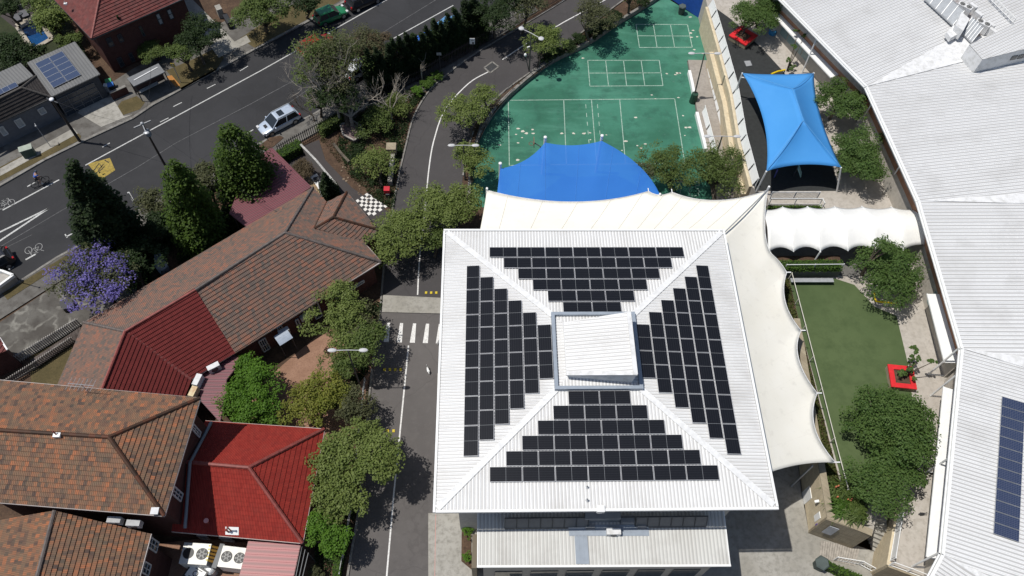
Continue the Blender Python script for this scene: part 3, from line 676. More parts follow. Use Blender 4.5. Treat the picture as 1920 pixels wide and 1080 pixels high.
mb = MB(); mb.prism([(low[0][0] + .3, -13.0), (low[1][0] - .6, -13.0), (low[1][0] - .6, -9.45), (low[0][0] + .3, -9.45)], 0, 5.5); mb.build('lower_wall', plain('shaded_render', (.34, .32, .29)), office)
mb = MB()
for k in range(6):
    mb = MB(); xa = -7 + k * 2.5; mb.box((xa + .9, -13.04, 1.6), (1.9, .06, 2.4)); mb.build('window', m_glass, office)
# cupola
cup = MB()
fo = 3.0; zf = 10.95
for k in range(4):
    a = k * math.pi / 2; ca, sa = round(math.cos(a)), round(math.sin(a))
    def T(x, y, z): return V(x * ca - y * sa, x * sa + y * ca, z)
    cup.beam(T(-fo, fo - .12, zf), T(fo - .24, fo - .12, zf), .24, .36)
cup.build('box_gutter', m_bg, office)
cz = 10.86
t = thing_c = None
mb = MB()
cb = [V(-2.1, -2.1, 0), V(2.45, -2.25, 0), V(2.3, 2.0, 0), V(-2.1, 1.75, 0)]
tp = [P(1063, 703, 11.55), P(1195, 702.5, 12.5), P(1182, 585, 12.5), P(1057, 605, 11.55)]
for k in range(4):
    a = k * math.pi / 2; ca, sa = round(math.cos(a)), round(math.sin(a))
    def T(x, y, z): return V(x * ca - y * sa, x * sa + y * ca, z)
    ribbed(mb, [T(-1.2, 1.2, cz + .22), T(1.2, 1.2, cz + .22), T(2.75, 2.75, cz), T(-2.75, 2.75, cz)], sp=.232, rw=.045, rh=.04)
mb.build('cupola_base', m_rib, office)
mb = MB(); n_ = 4
ins = [c * .985 + sum(tp) / 4 * .015 for c in tp]
bot = [V(p[0] * .95, p[1] * .95, 10.9) for p in tp]
for i in range(4): mb.poly([bot[i], bot[(i + 1) % 4], ins[(i + 1) % 4] - V(0, 0, .05), ins[i] - V(0, 0, .05)])
mb.build('cupola_wall', m_smw, office)
mb = MB(); dv = (tp[0] + tp[3] - tp[1] - tp[2]); 
ribbed(mb, tp, sp=.27, rw=.04, rh=.04, dirv=dv)
mb.prism([(p[0], p[1]) for p in []], 0, 1) if False else None
for i in range(4): mb.beam(tp[i] - V(0, 0, .06), tp[(i + 1) % 4] - V(0, 0, .06), .08, .12)
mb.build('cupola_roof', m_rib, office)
mb = MB(); mb.beam(tp[1] + V(-.12, 0, .05), tp[2] + V(-.12, 0, .05), .3, .05); mb.beam(tp[0] + V(0, .1, .04), tp[1] + V(0, .1, .05), .3, .03); mb.build('cupola_flashing', m_smw, office)
# ------------------------------------------------ solar panels
def panelmat(name, cell, gapc, frame, lines, thin):
    """UV in panel units: u across the long side 0..1, v short side 0..1"""
    b = NB(name); uv = b.n('ShaderNodeUVMap'); sp = b.n('ShaderNodeSeparateXYZ'); b.l(uv.outputs[0], sp.inputs[0])
    fu = b.math('ABSOLUTE', b.math('SUBTRACT', b.math('FRACT', b.math('MULTIPLY', sp.outputs[0], lines[0])), .5))
    fv = b.math('ABSOLUTE', b.math('SUBTRACT', b.math('FRACT', b.math('MULTIPLY', sp.outputs[1], lines[1])), .5))
    g = b.math('MAXIMUM', b.math('GREATER_THAN', fv, .5 - thin[1]), b.math('MULTIPLY', b.math('GREATER_THAN', fu, .5 - thin[0]), .45))
    col = b.mix(g, cell, gapc)
    if frame: col = b.mix(b.math('LESS_THAN', b.math('ABSOLUTE', b.math('SUBTRACT', sp.outputs[0], .5)), .004), col, frame)
    return b.fin(col, .3, 0, .2)
m_cell = panelmat('black_cells', (.0085, .0095, .013), (.032, .034, .04), (.25, .26, .27), (24, 6), (.06, .045))
m_cellb = panelmat('blue_cells', (.02, .032, .075), (.16, .18, .24), None, (10, 6), (.06, .06))
m_cellc = panelmat('slate_blue_cells', (.045, .065, .12), (.07, .09, .15), None, (10, 6), (.05, .05))
m_pfr = plain('pale_panel_frame', (.62, .62, .63), .4, .2)
m_alu = plain('aluminium_frame', (.55, .56, .57), .35, .6)
_pc = {}
def solar(loc, ux, uy, n, Lx, Ly, label, group, cellm, key):
    """loc centre, ux long dir, uy short dir, n normal"""
    root = thing('solar_panel', loc, label, 'solar panel', group)
    if key not in _pc:
        f, c = MB(), MB(); O = np.array(loc, float)
        cs = [O + ux * sx * Lx / 2 + uy * sy * Ly / 2 for sx, sy in ((-1, -1), (1, -1), (1, 1), (-1, 1))]
        for i in range(4):
            a, b = cs[i], cs[(i + 1) % 4]; f.beam(a, b, .018, .05)
        t_ = n * .018
        c.poly([q + t_ for q in cs], 0, [(0, 0), (1, 0), (1, 1), (0, 1)])
        o = c.build('cell_sheet', cellm, root)
        if o.data.polygons[0].normal @ Vector(n) < 0: o.data.flip_normals()
        fo_ = f.build('frame', m_alu if key != 'o' + key[1:] else m_pfr, root); _pc[key] = (o.data, fo_.data)
    else:
        for nm, me in zip(('cell_sheet', 'frame'), _pc[key]):
            o = bpy.data.objects.new(nm, me); sc.collection.objects.link(o); o.parent = root; ORIG[o.name] = np.array(loc, float)
    return root
ORD = ['first', 'second', 'third', 'fourth', 'fifth', 'sixth', 'seventh', 'eighth', 'ninth', 'tenth', 'eleventh', 'twelfth', 'thirteenth']
NUM = 'zero one two three four five six seven'.split()
R0, RP, WD, PL = 3.0465, 1.0215, .9471, 2.12
HP = .13
for side, (dx, dy) in {'far': (0, 1), 'near': (0, -1), 'left': (-1, 0), 'right': (1, 0)}.items():
    for k in range(6):
        n = k + 2; rr = R0 + k * RP + WD / 2
        for i in range(n):
            along = (i - (n - 1) / 2) * PL
            if dx == 0: x, y = along, dy * rr; ux, uy = V(1, 0, 0), V(0, dy, -TD)
            else: x, y = dx * rr, -along; ux, uy = V(0, -1, 0), V(dx, 0, -TD)
            uy = uy / np.linalg.norm(uy); nn = np.cross(ux, uy); nn = nn if nn[2] > 0 else -nn
            z = rz(rr) + HP
            word = 'from the left' if dx == 0 else 'from the top'
            solar(V(x, y, z), ux, uy, nn, PL - .06, WD - .002, f"black solar panel, {ORD[i]} {word} in the {NUM[n]}-panel row of the {side}-side roof array", f'black panels of the {side}-side array on the pyramid roof', m_cell, 'o' + side)
# vent pipes on the office roof
for i, (x, y, lab) in enumerate(((1101, 913, 'upper'), (1101, 937, 'lower'))):
    q = P(x, y, z_e + .25); mb = MB(); mb.tube([q - V(0, 0, .15), q + V(0, 0, .12)], .035, 8); mb.disc(q + V(0, 0, .1), .06, 10); mb.disc(q - V(0, 0, .12), .1, 10)
    tag(mb.build('vent_pipe', m_metal), f'small grey vent pipe, {lab} of two below the near-side array', 'vent pipe')

# ================================================================ MEMBRANES
def coons_strip(outer, inner, k=10, sag=.5, lift=0):
    """outer / inner equal-length world polylines -> grid"""
    g = []
    for a, b in zip(outer, inner):
        a, b = np.array(a), np.array(b); row = []
        for j in range(k + 1):
            t = j / k; q = a * (1 - t) + b * t; q = q - V(0, 0, sag * 4 * t * (1 - t)); row.append(q)
        g.append(row)
    return g
def gridmesh(mb, g, m=0):
    n0 = len(mb.v); A, B = len(g), len(g[0])
    for row in g: mb.v += [tuple(x) for x in row]
    for i in range(A - 1):
        for j in range(B - 1): mb.f.append((n0 + i * B + j, n0 + i * B + j + 1, n0 + (i + 1) * B + j + 1, n0 + (i + 1) * B + j)); mb.m.append(m)
def quadbez(a, c, b, k):
    """curve through midpoint c"""
    a, b, c = map(lambda q: np.array(q, float), (a, b, c)); q = 2 * c - (a + b) / 2
    return [(1 - t) ** 2 * a + 2 * t * (1 - t) * q + t * t * b for t in np.linspace(0, 1, k, endpoint=False)]
can = thing('shade_canopy', V(14, 6, 0), 'large cream tensile canopy with scalloped edge wrapping two sides of office', 'canopy')
ZO = 5.5
def zn(p): return 5.6 + 3.7 * min(1, max(0, (18.7 - p[1]) / 8.4))
def ze_(p): return 5.5 + 3.8 * min(1, max(0, (17.4 - p[0]) / 7.1))
def Pz(x, y, f):
    z = 6.0
    for _ in range(12): p = P(x, y, z); z = .5 * z + .5 * f(p)
    return P(x, y, z)
nodes = [((913, 357), (1070, 379)), ((1216, 359), (1237, 366)), ((1260, 360.5), (1345, 376)), ((1439, 357), None)]
outer = []
for i in range(3): outer += quadbez(Pz(*nodes[i][0], zn), Pz(*nodes[i][1], zn), Pz(*nodes[i + 1][0], zn), 24 if i != 1 else 6)
cn = P(1439, 357, 5.7); outer.append(cn); zi = 9.3
ox0, ox1 = outer[0][0], outer[-1][0]
inner = [V(-8.35 + (10.3 + 8.35) * (p[0] - ox0) / (ox1 - ox0), 10.3, zi) for p in outer]
mb = MB(); g = coons_strip(outer, inner, 14, .3); gridmesh(mb, g)
EN = [((1439, 357), (1434, 430)), ((1446, 476), (1462, 492)), ((1475, 511), (1472, 565)), ((1502, 620), (1497, 672)), ((1532, 737.5), (1527, 800)), ((1566, 867), None)]
outer2 = []
for i in range(5): outer2 += quadbez(cn if i == 0 else Pz(*EN[i][0], ze_), Pz(*EN[i][1], ze_), Pz(*EN[i + 1][0], ze_), 14)
outer2.append(Pz(1566, 867, ze_))
oy0, oy1 = outer2[0][1], outer2[-1][1]
inner2 = [V(10.3, 10.3 + (-8.6 - 10.3) * (p[1] - oy0) / (oy1 - oy0), zi) for p in outer2]
g2 = coons_strip(outer2, inner2, 14, .3)
L = len(g2) - 1
for j in range(15):
    t = j / 14; bow = 1.0 * 4 * t * (1 - t) * .5
    for q in range(12): g2[L - q][j] = g2[L - q][j] + V(0, bow * (1 - q / 12) ** 2 * .8, 0)
gridmesh(mb, [r[::-1] for r in g2]); mem = mb.build('membrane', m_fab, can, smooth=True)
md = mem.modifiers.new('s', 'SOLIDIFY'); md.thickness = .03
m_weld = plain('membrane_weld', (.70, .67, .60), .6, var=.08)
for rows in (g[3:-2:5], g2[4:-4:6]):
    for row in rows: mb = MB(); mb.tube([q + V(0, 0, .012) for q in row], .022, 4); mb.build('weld_seam', m_weld, can)
for edge in (outer, outer2): mb = MB(); mb.tube([q + V(0, 0, .02) for q in edge], .035, 5); mb.build('edge_cable', m_smw, can)
mb = MB(); mb.tube([outer[-1] + V(0, 0, .06), V(10.3, 10.3, zi + .08)], .05, 6); mb.build('seam_cable', m_metal, can)
for (x, y), _ in EN[2:]:
    mb = MB(); q = Pz(x, y, ze_); mb.beam(q - V(.5, 0, -.02), q + V(.35, 0, .02), .08, .08); mb.build('corner_plate', m_white, can)
for q in (outer[0], outer[24], outer[30]): mb = MB(); mb.beam(q - V(0, .2, 0), q + V(0, .35, 0), .07, .07); mb.build('corner_plate', m_white, can)
for bx, by, tx, ty, zt in ((1484, 911, 1524, 873, 5.1), (1440, 700, 1495, 628, 5.3), (1400, 560, 1462, 505, 5.3)):
    mb = MB(); a = P(bx, by, 0); b = P(tx, ty, zt); mb.tube([a, b], .07, 8); mb.build('strut', m_metal, can)
mb = MB(); mb.tube([V(outer[0][0], outer[0][1], CZ), outer[0] + V(0, 0, .3)], .1, 8); mb.build('post', m_white, can)
mb = MB(); mb.tube([V(outer[27][0], outer[27][1], CZ), outer[27] + V(0, 0, .2)], .1, 8); mb.build('post', m_white, can)
mb = MB(); mb.tube([V(outer[-1][0] + .1, outer[-1][1] + .2, 0), outer[-1] + V(.1, .2, .3)], .1, 8); mb.build('post', m_white, can)
# royal blue sail
sail = thing('shade_sail', P(1075, 330, -1), 'large royal blue shade sail over the near edge of green court', 'shade sail')
c1, c2, c3 = P(1022, 267, 4.3), P(1128, 264, 4.3), P(938, 316, 4.0)
br = P(1236, 362, 4.8); bl = P(931, 364, 4.6)
top = quadbez(c1, P(1075, 272.5, 4.0), c2, 10); rgt = quadbez(c2, P(1195, 308, 4.1), br, 14)
lft = quadbez(c3, P(985, 300, 4.0), c1, 10)
outb = lft + top + rgt + [br]
bot = [V(bl[0] + (br[0] - bl[0]) * i / (len(outb) - 1), bl[1] - 2.0 + .0 * i, 4.6) for i in range(len(outb))]
bot[0] = P(932, 366, 4.4)
mb = MB(); gs = coons_strip(outb, bot, 14, -.25); gridmesh(mb, gs); o = mb.build('cloth', m_blue, sail, smooth=True); m_sseam = plain('sail_seam', (.05, .20, .55))
for row in gs[4:-3:6]: mb = MB(); mb.tube([q + V(0, 0, .01) for q in row], .02, 4); mb.build('seam', m_sseam, sail)
for q in (c1, c2, c3):
    mb = MB(); e = q + V(0, .15, .55); mb.tube([V(e[0], e[1] + .0, CZ), e], .14, 10); mb.sphere(e, (.17, .17, .1)); mb.build('post', m_white, sail)
# light blue tent
tent = thing('shade_tent', P(1500, 250, 2.8), 'light blue hipped shade canopy over the black play area', 'canopy')
TL, TR, BR, BL = P(1392, 137, 6.0), P(1526, 137, 6.0), P(1577, 314, 6.0), P(1437, 321, 6.0)
H1, H2 = P(1486, 167, 7.7), P(1506, 226, 7.9)
def face(edge, a, b, k=10):
    """edge list of outer pts; ridge a->b"""
    n = len(edge); g = []
    for i, p in enumerate(edge):
        t = i / (n - 1); q = a * (1 - t) + b * t; g.append([p * (1 - s) + q * s - V(0, 0, .25 * 4 * s * (1 - s)) for s in np.linspace(0, 1, k)])
    return g
mb = MB()
gridmesh(mb, face(quadbez(TL, P(1456, 139.5, 5.75), TR, 10) + [TR], H1, H1)); gridmesh(mb, face(quadbez(TR, P(1538, 215, 5.75), BR, 14) + [BR], H1, H2))
gridmesh(mb, face(quadbez(BR, P(1505, 308.5, 5.75), BL, 12) + [BL], H2, H2)); gridmesh(mb, face(quadbez(BL, P(1431, 225, 5.75), TL, 14) + [TL], H2, H1))
bm_ = mb.build('cloth', m_sky, tent, smooth=True); bm_.modifiers.new('s', 'SOLIDIFY').thickness = .02
mb = MB()
for a, b in ((TL, H1), (TR, H1), (BR, H2), (BL, H2), (H1, H2)): mb.tube([a + V(0, 0, .02), b + V(0, 0, .02)], .02, 6)
mb.build('seam', plain('seam_blue', (.11, .34, .64)), tent)
for q, b in ((TL, P(1377, 178, 2.8)), (TR, P(1500, 150, 2.8)), (BR, P(1569, 359, 2.8)), (BL, P(1418, 359, 2.8))):
    mb = MB(); mb.tube([b, q], .08, 8); mb.build('post', m_white, tent)
mb = MB(); mb.beam(P(1390, 145, 5.6), P(1398, 146, 5.7), .08, .08); mb.build('bracket', m_white, tent)
# tunnel canopy
tun = thing('arched_canopy', P(1580, 430, 2.8), 'cream arched canopy of six bays linking office canopy to white building', 'canopy')
topn = [(1423, 391), (1467, 387.5), (1514, 387.5), (1564, 387), (1616, 387), (1671, 388), (1725, 390)]
botn = [(1440, 474), (1488, 472.5), (1538, 472), (1590, 471), (1641, 470), (1693, 469), (1762, 467)]
mb = MB(); ribsm = MB(); G = []
ZE, ZA = 5.1, 1.0
for i in range(6):
    for s in np.linspace(0, 1, 9)[:(9 if i == 5 else 8)]:
        a = P(*topn[i], ZE) * (1 - s) + P(*topn[i + 1], ZE) * s; b = P(*botn[i], ZE) * (1 - s) + P(*botn[i + 1], ZE) * s
        dip = 4 * s * (1 - s); a = a + V(0, -.25 * dip, .0); b = b + V(0, .45 * dip, .12 * dip)
        row = []
        for t in np.linspace(0, 1, 15): row.append(a * (1 - t) + b * t + V(0, 0, (ZA - .16 * dip) * math.sin(math.pi * t)))
        G.append(row)
    R2 = [P(*topn[i], ZE) * (1 - t) + P(*botn[i], ZE) * t + V(0, 0, ZA * math.sin(math.pi * t) + .01) for t in np.linspace(0, 1, 15)]
    ribsm.tube(R2, .035, 6)
gridmesh(mb, G); o = mb.build('membrane', plain('cream_fabric', (.82, .81, .77), .6, var=.03), tun, smooth=True); o.modifiers.new('s', 'SOLIDIFY').thickness = .025
ribsm.build('ribs', m_white, tun)
for i in (0, 2, 4, 5):
    for q in (topn[i], botn[i]):
        a = P(*q, ZE); mb = MB(); mb.tube([V(a[0], a[1], 2.8), a], .07, 8); mb.build('post', m_white, tun)

# ================================================================ EAST BUILDING
EP = [(1410, -60), (1477, 0), (1627, 162), (1725, 377), (1807, 655), (1771, 1042), (1730, 1120)]
ez = 7.65
ev = PP(EP, ez)
eastb = thing('classroom_building', P(1800, 500, 2.8), 'long curved white metal-roofed classroom building along the right side', 'building')
# inward direction for each segment
rf = MB(); fl = MB(); gt = MB(); wl = MB(); fas = MB(); wb = MB(); wbb = MB()
W_ = 27.0; RISE = 2.4
segs = [(0, 2), (2, 3), (3, 4), (4, 5), (5, 6)]
def inn(a, b):
    d = (b - a)[:2]; d = d / np.linalg.norm(d); return V(-d[1], d[0], 0)      # left of travel (travel goes down the image -> left is east)
keys = [ev[0], ev[2], ev[3], ev[4], ev[5], ev[6]]
norms = [inn(keys[i], keys[i + 1]) for i in range(5)]
# sector corner trims: smooth wedge flashing between sectors
smooth_after = {0: [(1845, 128), (1818, 80)], 1: [(1990, 362), (1990, 392)], 2: [(1990, 668), (1990, 720)], 3: [(1850, 1130), (1990, 1120)]}
def up(p, base, nrm): return ez + RISE / W_ * max(0, (p - base)[:2] @ nrm[:2])
import itertools
for i in range(5):
    a, b, nrm = keys[i], keys[i + 1], norms[i]
    # bounding directions
    na = norms[i - 1] if i > 0 else nrm; nb = norms[i + 1] if i < 4 else nrm
    da = (na + nrm); da /= np.linalg.norm(da); db = (nb + nrm); db /= np.linalg.norm(db)
    ha, hb = W_ / max(.5, da @ nrm), W_ / max(.5, db @ nrm)
    A2, B2 = a + da * ha + V(0, 0, RISE), b + db * hb + V(0, 0, RISE)
    ribbed(rf, [a, b, B2, A2], sp=.285 if i > 2 else .345, rw=.05, rh=.05)
    gt.beam(a - nrm * .1 - V(0, 0, .05), b - nrm * .1 - V(0, 0, .05), .2, .18)
    gt.beam(a - nrm * .28 - V(0, 0, .12), b - nrm * .28 - V(0, 0, .12), .1, .1)
    # walls (set back)
    ia, ib = a + nrm * 1.0, b + nrm * 1.0
    fas.beam(ia * V(1, 1, 0) + V(0, 0, 6.62), ib * V(1, 1, 0) + V(0, 0, 6.62), .3, 1.74)
    wb.beam(ia * V(1, 1, 0) + V(0, 0, 5.45) + nrm * .02, ib * V(1, 1, 0) + V(0, 0, 5.45) + nrm * .02, .3, .62)
    wl.beam(ia * V(1, 1, 0) + V(0, 0, 4.0) + nrm * .04, ib * V(1, 1, 0) + V(0, 0, 4.0) + nrm * .04, .3, 2.45)
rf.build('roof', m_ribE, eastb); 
for i, k in ((0, 1), (1, 2), (2, 3), (3, 4)):
    # wedges of smooth sheet from the eave corner outwards, lying just above the ribs
    c = keys[k]; d = norms[k - 1] + norms[k]; d /= np.linalg.norm(d); e = V(-d[1], d[0], 0)
    wds = {1: (4.4, -.3, 14.5), 2: (.25, 1.9, 17), 3: (.3, 3.6, 17), 4: (.3, 3.0, 17)}[k]
    Lh = wds[2]
    zt = lambda s, q: 0
    mb_ = fl; s = RISE / W_
    p1 = c + V(0, 0, .075); far_ = c + d * Lh
    mids = [far_ + e * wds[0], far_ - e * wds[1]]
    vs = [p1] + [V(m_[0], m_[1], ez + .075 + s * ((m_ - c)[:2] @ (norms[k - 1] if (m_ - c)[:2] @ e[:2] > 0 else norms[k])[:2])) for m_ in mids]
    fc = V(far_[0], far_[1], ez + .085 + s * ((far_ - c)[:2] @ norms[k][:2]))
    mb_ = MB(); mb_.poly([vs[0], fc, vs[1]]); mb_.poly([vs[0], vs[2], fc]); mb_.build('valley_flashing', m_smw, eastb)
gt.build('gutter', m_white, eastb)
fas.build('fascia_wall', plain('grey_render', (.42, .39, .35), .8), eastb)
wb.build('brick_band', brickmat('orange_brick', (.36, .17, .09), (.42, .2, .11), (.3, .22, .16)), eastb)
wl.build('wall', plain('beige_render', (.44, .405, .35), .8), eastb)
# raised letters on the fascia (too small to read in the photo: two rows of small marks)
a, b = keys[0], keys[1]; d = (b - a) / np.linalg.norm(b - a); nrm = norms[0]
mb = MB()
st = P(1481, 28, 6.9); k0 = (st - a) @ d
for row, (n, z) in enumerate(((26, 6.95), (24, 6.45))):
    for k in range(n):
        if k % 7 == 5: continue
        q = a + d * (k0 + k * .27 + row * .1) + nrm * .83; q = V(q[0], q[1], z)
        mb.beam(q, q + V(0, 0, .26), .04, .05); 
        if k % 2: mb.beam(q + V(0, 0, .26), q + d * .12 + V(0, 0, .26), .04, .04)
        if k % 3: mb.beam(q + V(0, 0, .02), q + d * .12 + V(0, 0, .02), .04, .04)
mb.build('raised_lettering', m_dmetal, eastb)
# window hoods: (start px, end px on outer edge)
def hood(p0, p1, z, dep, mat=m_white):
    a, b = P(*p0, z), P(*p1, z); n_ = inn(a, b); mb = MB()
    mb.poly([a, b, b + n_ * dep + V(0, 0, .12), a + n_ * dep + V(0, 0, .12)]); mb.beam(a, b, .08, .12)
    mb.poly([a - V(0, 0, .06), a + n_ * dep + V(0, 0, .06), b + n_ * dep + V(0, 0, .06), b - V(0, 0, .06)])
    mb.build('window_hood', mat, eastb)
hood((1447, 26), (1558, 146), 5.2, 1.1); hood((1738, 551), (1771, 680), 5.2, 1.15); hood((1769, 725), (1737, 1044), 5.2, 1.6)
mb = MB()
for (p0, p1, n) in (((1460, 60), (1512, 118), 4), ((1731, 560), (1748, 640), 4), ((1752, 780), (1740, 900), 3), ((1738, 920), (1730, 1000), 3)):
    a, b = P(*p0, 3.6), P(*p1, 3.6)
    i = 0 if p0[1] < 200 else (2 if p0[1] < 650 else 3)
    ka, kb = keys[i], keys[i + 1]; dd = (kb - ka) / np.linalg.norm(kb - ka); ta, tb = (a - ka) @ dd, (b - ka) @ dd
    for k in range(n):
        u0, u1 = ta + (tb - ta) * (k + .06) / n, ta + (tb - ta) * (k + .94) / n
        A = ka + dd * u0 + norms[i] * .86; B = ka + dd * u1 + norms[i] * .86
        mb = MB(); mb.beam(V(A[0], A[1], 4.2), V(B[0], B[1], 4.2), .06, 1.5); mb.build('window', plain('pale_glazing', (.25, .34, .33), .15), eastb)
# slanted posts
for (b_, t_) in (((1504, 136), (1533, 68)), ((1741, 702), (1799, 652)), ((1745, 742), (1803, 695)), ((1738, 885), (1786, 855)), ((1710, 1062), (1768, 1033)), ((1666, 345), (1694, 300)), ((1750, 533), (1780, 513)), ((1444, 10), (1455, -15)), ((1612, 232), (1640, 185))):
    mb = MB(); a = P(*b_, 2.8); mb.tube([a, P(*t_, 7.5)], .075, 8); mb.tube([a, a + V(1.5, -.15, .02)], .05, 6); mb.build('post', m_white, eastb)
# clerestory box + plant well on the roof
bx = [P(1819, 84, 8.9 + .9), P(1920, 42, 9.8), P(1990, 70, 9.8), P(1842, 112, 9.8)]
mb = MB(); c4 = [P(1817.5, 83.5, 10.2), P(1916, 38, 10.9), P(2000, 70, 10.5), P(1842, 111.5, 10.2)]
pl = plane3(c4[0], c4[3], c4[1]); c4[2] = Pp(2000, 72, pl)
ribbed(mb, c4, sp=.3, rw=.05, rh=.05, dirv=c4[0] - c4[1]); mb.build('clerestory_roof', m_ribE, eastb)
mb = MB()
for i in range(4): 
    A, B = c4[i], c4[(i + 1) % 4]; mb.poly([V(A[0], A[1], 7.9), V(B[0], B[1], 7.9), B - V(0, 0, .03), A - V(0, 0, .03)])
mb.build('clerestory_wall', m_smw, eastb)
A, B = c4[3], c4[2]; dd = (B - A) / np.linalg.norm(B - A); nn = V(dd[1], -dd[0], 0)
mb = MB()
for k in range(3):
    q = A + dd * (3.3 + k * .75) + nn * .03; mb = MB(); mb.beam(V(q[0], q[1], 9.75), V(q[0], q[1], 9.75) + dd * .6 * V(1, 1, 0), .05, .5); mb.build('clerestory_window', m_glass, eastb)
rp0 = plane3(keys[0], keys[1], keys[0] + norms[0] * 10 + V(0, 0, RISE / W_ * 10)); WZ = Pp(1810, 40, rp0)[2] - 8.55
well = thing('rooftop_plant_screen', P(1800, 40, 8.6 + WZ), 'rooftop well with grey mesh screen around the white condensers', 'plant screen')
mb = MB()
for a, b in (((1733, -2), (1787, 48)), ((1802, 60), (1822, 80))):
    A, B = P(*a, 8.7 + WZ), P(*b, 8.7 + WZ); mb.poly([A, B, B + V(.9, .9, 1.0), A + V(.9, .9, 1.0)])
    n_ = 7
mb.build('screen', plain('grey_mesh', (.33, .35, .37), .6), well)
mb = MB()
for a, b in (((1733, -2), (1787, 48)), ((1802, 60), (1822, 80))):
    A, B = P(*a, 8.7 + WZ), P(*b, 8.7 + WZ)
    for k in range(6):
        q = A + (B - A) * k / 5; mb.beam(q + V(-.05, 0, 0), q + V(.88, .92, 1.03), .05, .05)
    mb.beam(A, B, .12, .12); mb.beam(A + V(.9, .9, 1.0), B + V(.9, .9, 1.0), .07, .07)
mb.build('screen_frame', m_metal, well)
mb = MB(); mb.prism(PP([(1775, -20), (1830, 70), (1895, 45), (1850, -20)], 8.62 + WZ), 8.5 + WZ, 8.68 + WZ); mb.build('floor', plain('plant_floor', (.3, .27, .26)), well)
mb = MB()
for a, b in (((1850, -8), (1900, 42)),):
    A, B = P(*a, 9.2 + WZ), P(*b, 9.2 + WZ)
    for k in range(9): q = A + (B - A) * k / 8; mb.beam(q - V(0, 0, .5), q + V(0, 0, .5), .06, .06)
    for z in (-.45, 0, .45): mb.beam(A + V(0, 0, z), B + V(0, 0, z), .06, .06)
mb.build('railing', m_white, well)
mb = MB(); q = PP([(1803, 22), (1818, 35), (1806, 58), (1792, 47)], 9.75 + WZ); mb.prism(q, 8.7 + WZ, 9.75 + WZ); q = PP([(1788, 47), (1803, 60), (1783, 71), (1775, 60)], 9.1 + WZ); mb.prism(q, 8.6 + WZ, 9.1 + WZ)
mb.build('duct', m_smw, well)
# ================================================================ TILED BUILDINGS
def inset(poly, d):
    c = sum(np.array(p, float) for p in poly) / len(poly); out = []; n = len(poly)
    ar = sum(poly[i][0] * poly[(i + 1) % n][1] - poly[(i + 1) % n][0] * poly[i][1] for i in range(n)); sg = 1 if ar > 0 else -1
    for i in range(n):
        p0, p1, p2 = (np.array(poly[j % n], float)[:2] for j in (i - 1, i, i + 1))
        a = (p1 - p0) / np.linalg.norm(p1 - p0); b = (p2 - p1) / np.linalg.norm(p2 - p1); na = sg * V(-a[1], a[0]); nb = sg * V(-b[1], b[0])
        m = na + nb; m = m / np.linalg.norm(m); out.append(p1 + m * d / max(.3, m @ na))
    return out
def vplane(a, b):
    d = V(b[0] - a[0], b[1] - a[1], 0); d /= np.linalg.norm(d); return (V(a[0], a[1], 0), V(-d[1], d[0], 0), d)
m_wframe = plain('window_frame_white', (.55, .55, .54), .6)
def win(parent, a, b, tl, br, mull=(2, 1), fr=m_wframe, gl=m_glass, off=.05, name='window', fw=.09, sill=False):
    pl = vplane(a, b); A, B = Pp(*tl, pl), Pp(*br, pl); n = pl[1]
    if n @ (CAM - A) < 0: n = -n
    u0, u1 = sorted(((A - pl[0]) @ pl[2], (B - pl[0]) @ pl[2])); z0, z1 = sorted((A[2], B[2])); z0 = max(z0, .3)
    if z1 - z0 < .3: z1 = z0 + .3
    g = MB(); f = MB(); pt = lambda u, z, o: pl[0] + pl[2] * u + n * o + V(0, 0, z)
    g.poly([pt(u0, z0, off), pt(u1, z0, off), pt(u1, z1, off), pt(u0, z1, off)])
    f.beam(pt(u0, z0, off + .01), pt(u1, z0, off + .01), fw, fw); f.beam(pt(u0, z1, off + .01), pt(u1, z1, off + .01), fw, fw)
    f.beam(pt(u0, z0, off + .02), pt(u0, z1, off + .02), fw, fw * .9); f.beam(pt(u1, z0, off + .02), pt(u1, z1, off + .02), fw, fw * .9)
    for k in range(1, mull[0]): u = u0 + (u1 - u0) * k / mull[0]; f.beam(pt(u, z0, off + .015), pt(u, z1, off + .015), .05, .05)
    for k in range(1, mull[1]): z = z0 + (z1 - z0) * k / mull[1]; f.beam(pt(u0, z, off + .017), pt(u1, z, off + .017), .05, .05)
    wr = f.build(name, fr, parent); g.build('pane', gl, wr); return wr
def wallmesh(parent, poly, z0, z1, mat, ins=.45, name='wall'):
    q = inset(poly, ins); mb = MB(); mb.prism(q, z0, z1); mb.build(name, mat, parent); return q
# ---- A
A_ = thing('tiled_building', P(430, 600, 0), 'long single-storey brick building with brown and red tiled hip roof beside driveway', 'building')
ze, zr = 3.4, 6.65
a1, a2 = P(158, 605, ze), P(99, 745, ze); R1, R1b, R2 = P(235, 622, zr), P(181, 757, zr), P(535, 437, zr)
aN, aE, aV, aV2 = P(587, 352, ze), P(714, 491, ze), P(360, 710, ze), P(340, 760, ze)
rs, es = P(367, 544, zr), P(441, 662, ze)
mb = MB(); tiled(mb, [a1, R1, R2, aN]); tiled(mb, [a1, a2, R1b, R1]); tiled(mb, [R2, aE, aN]); tiled(mb, [rs, es, aE, R2])
rA = mb.build('roof', m_tileA, A_)
mb = MB(); tiled(mb, [R1, aV, es, rs]); tiled(mb, [R1, R1b, aV2, aV]); mb.build('repainted_roof', m_tileR, A_)
mb = MB(); up_ = V(0, 0, .07)
for p, q in ((R2, aE), (R2, aN), (rs, R2)): caps(mb, p + up_, q + up_)
mb.build('ridge_cap', m_capG, rA); mb = MB(); caps(mb, a1 + up_, R1 + up_); mb.build('ridge_cap', m_capG, rA)
mb = MB()
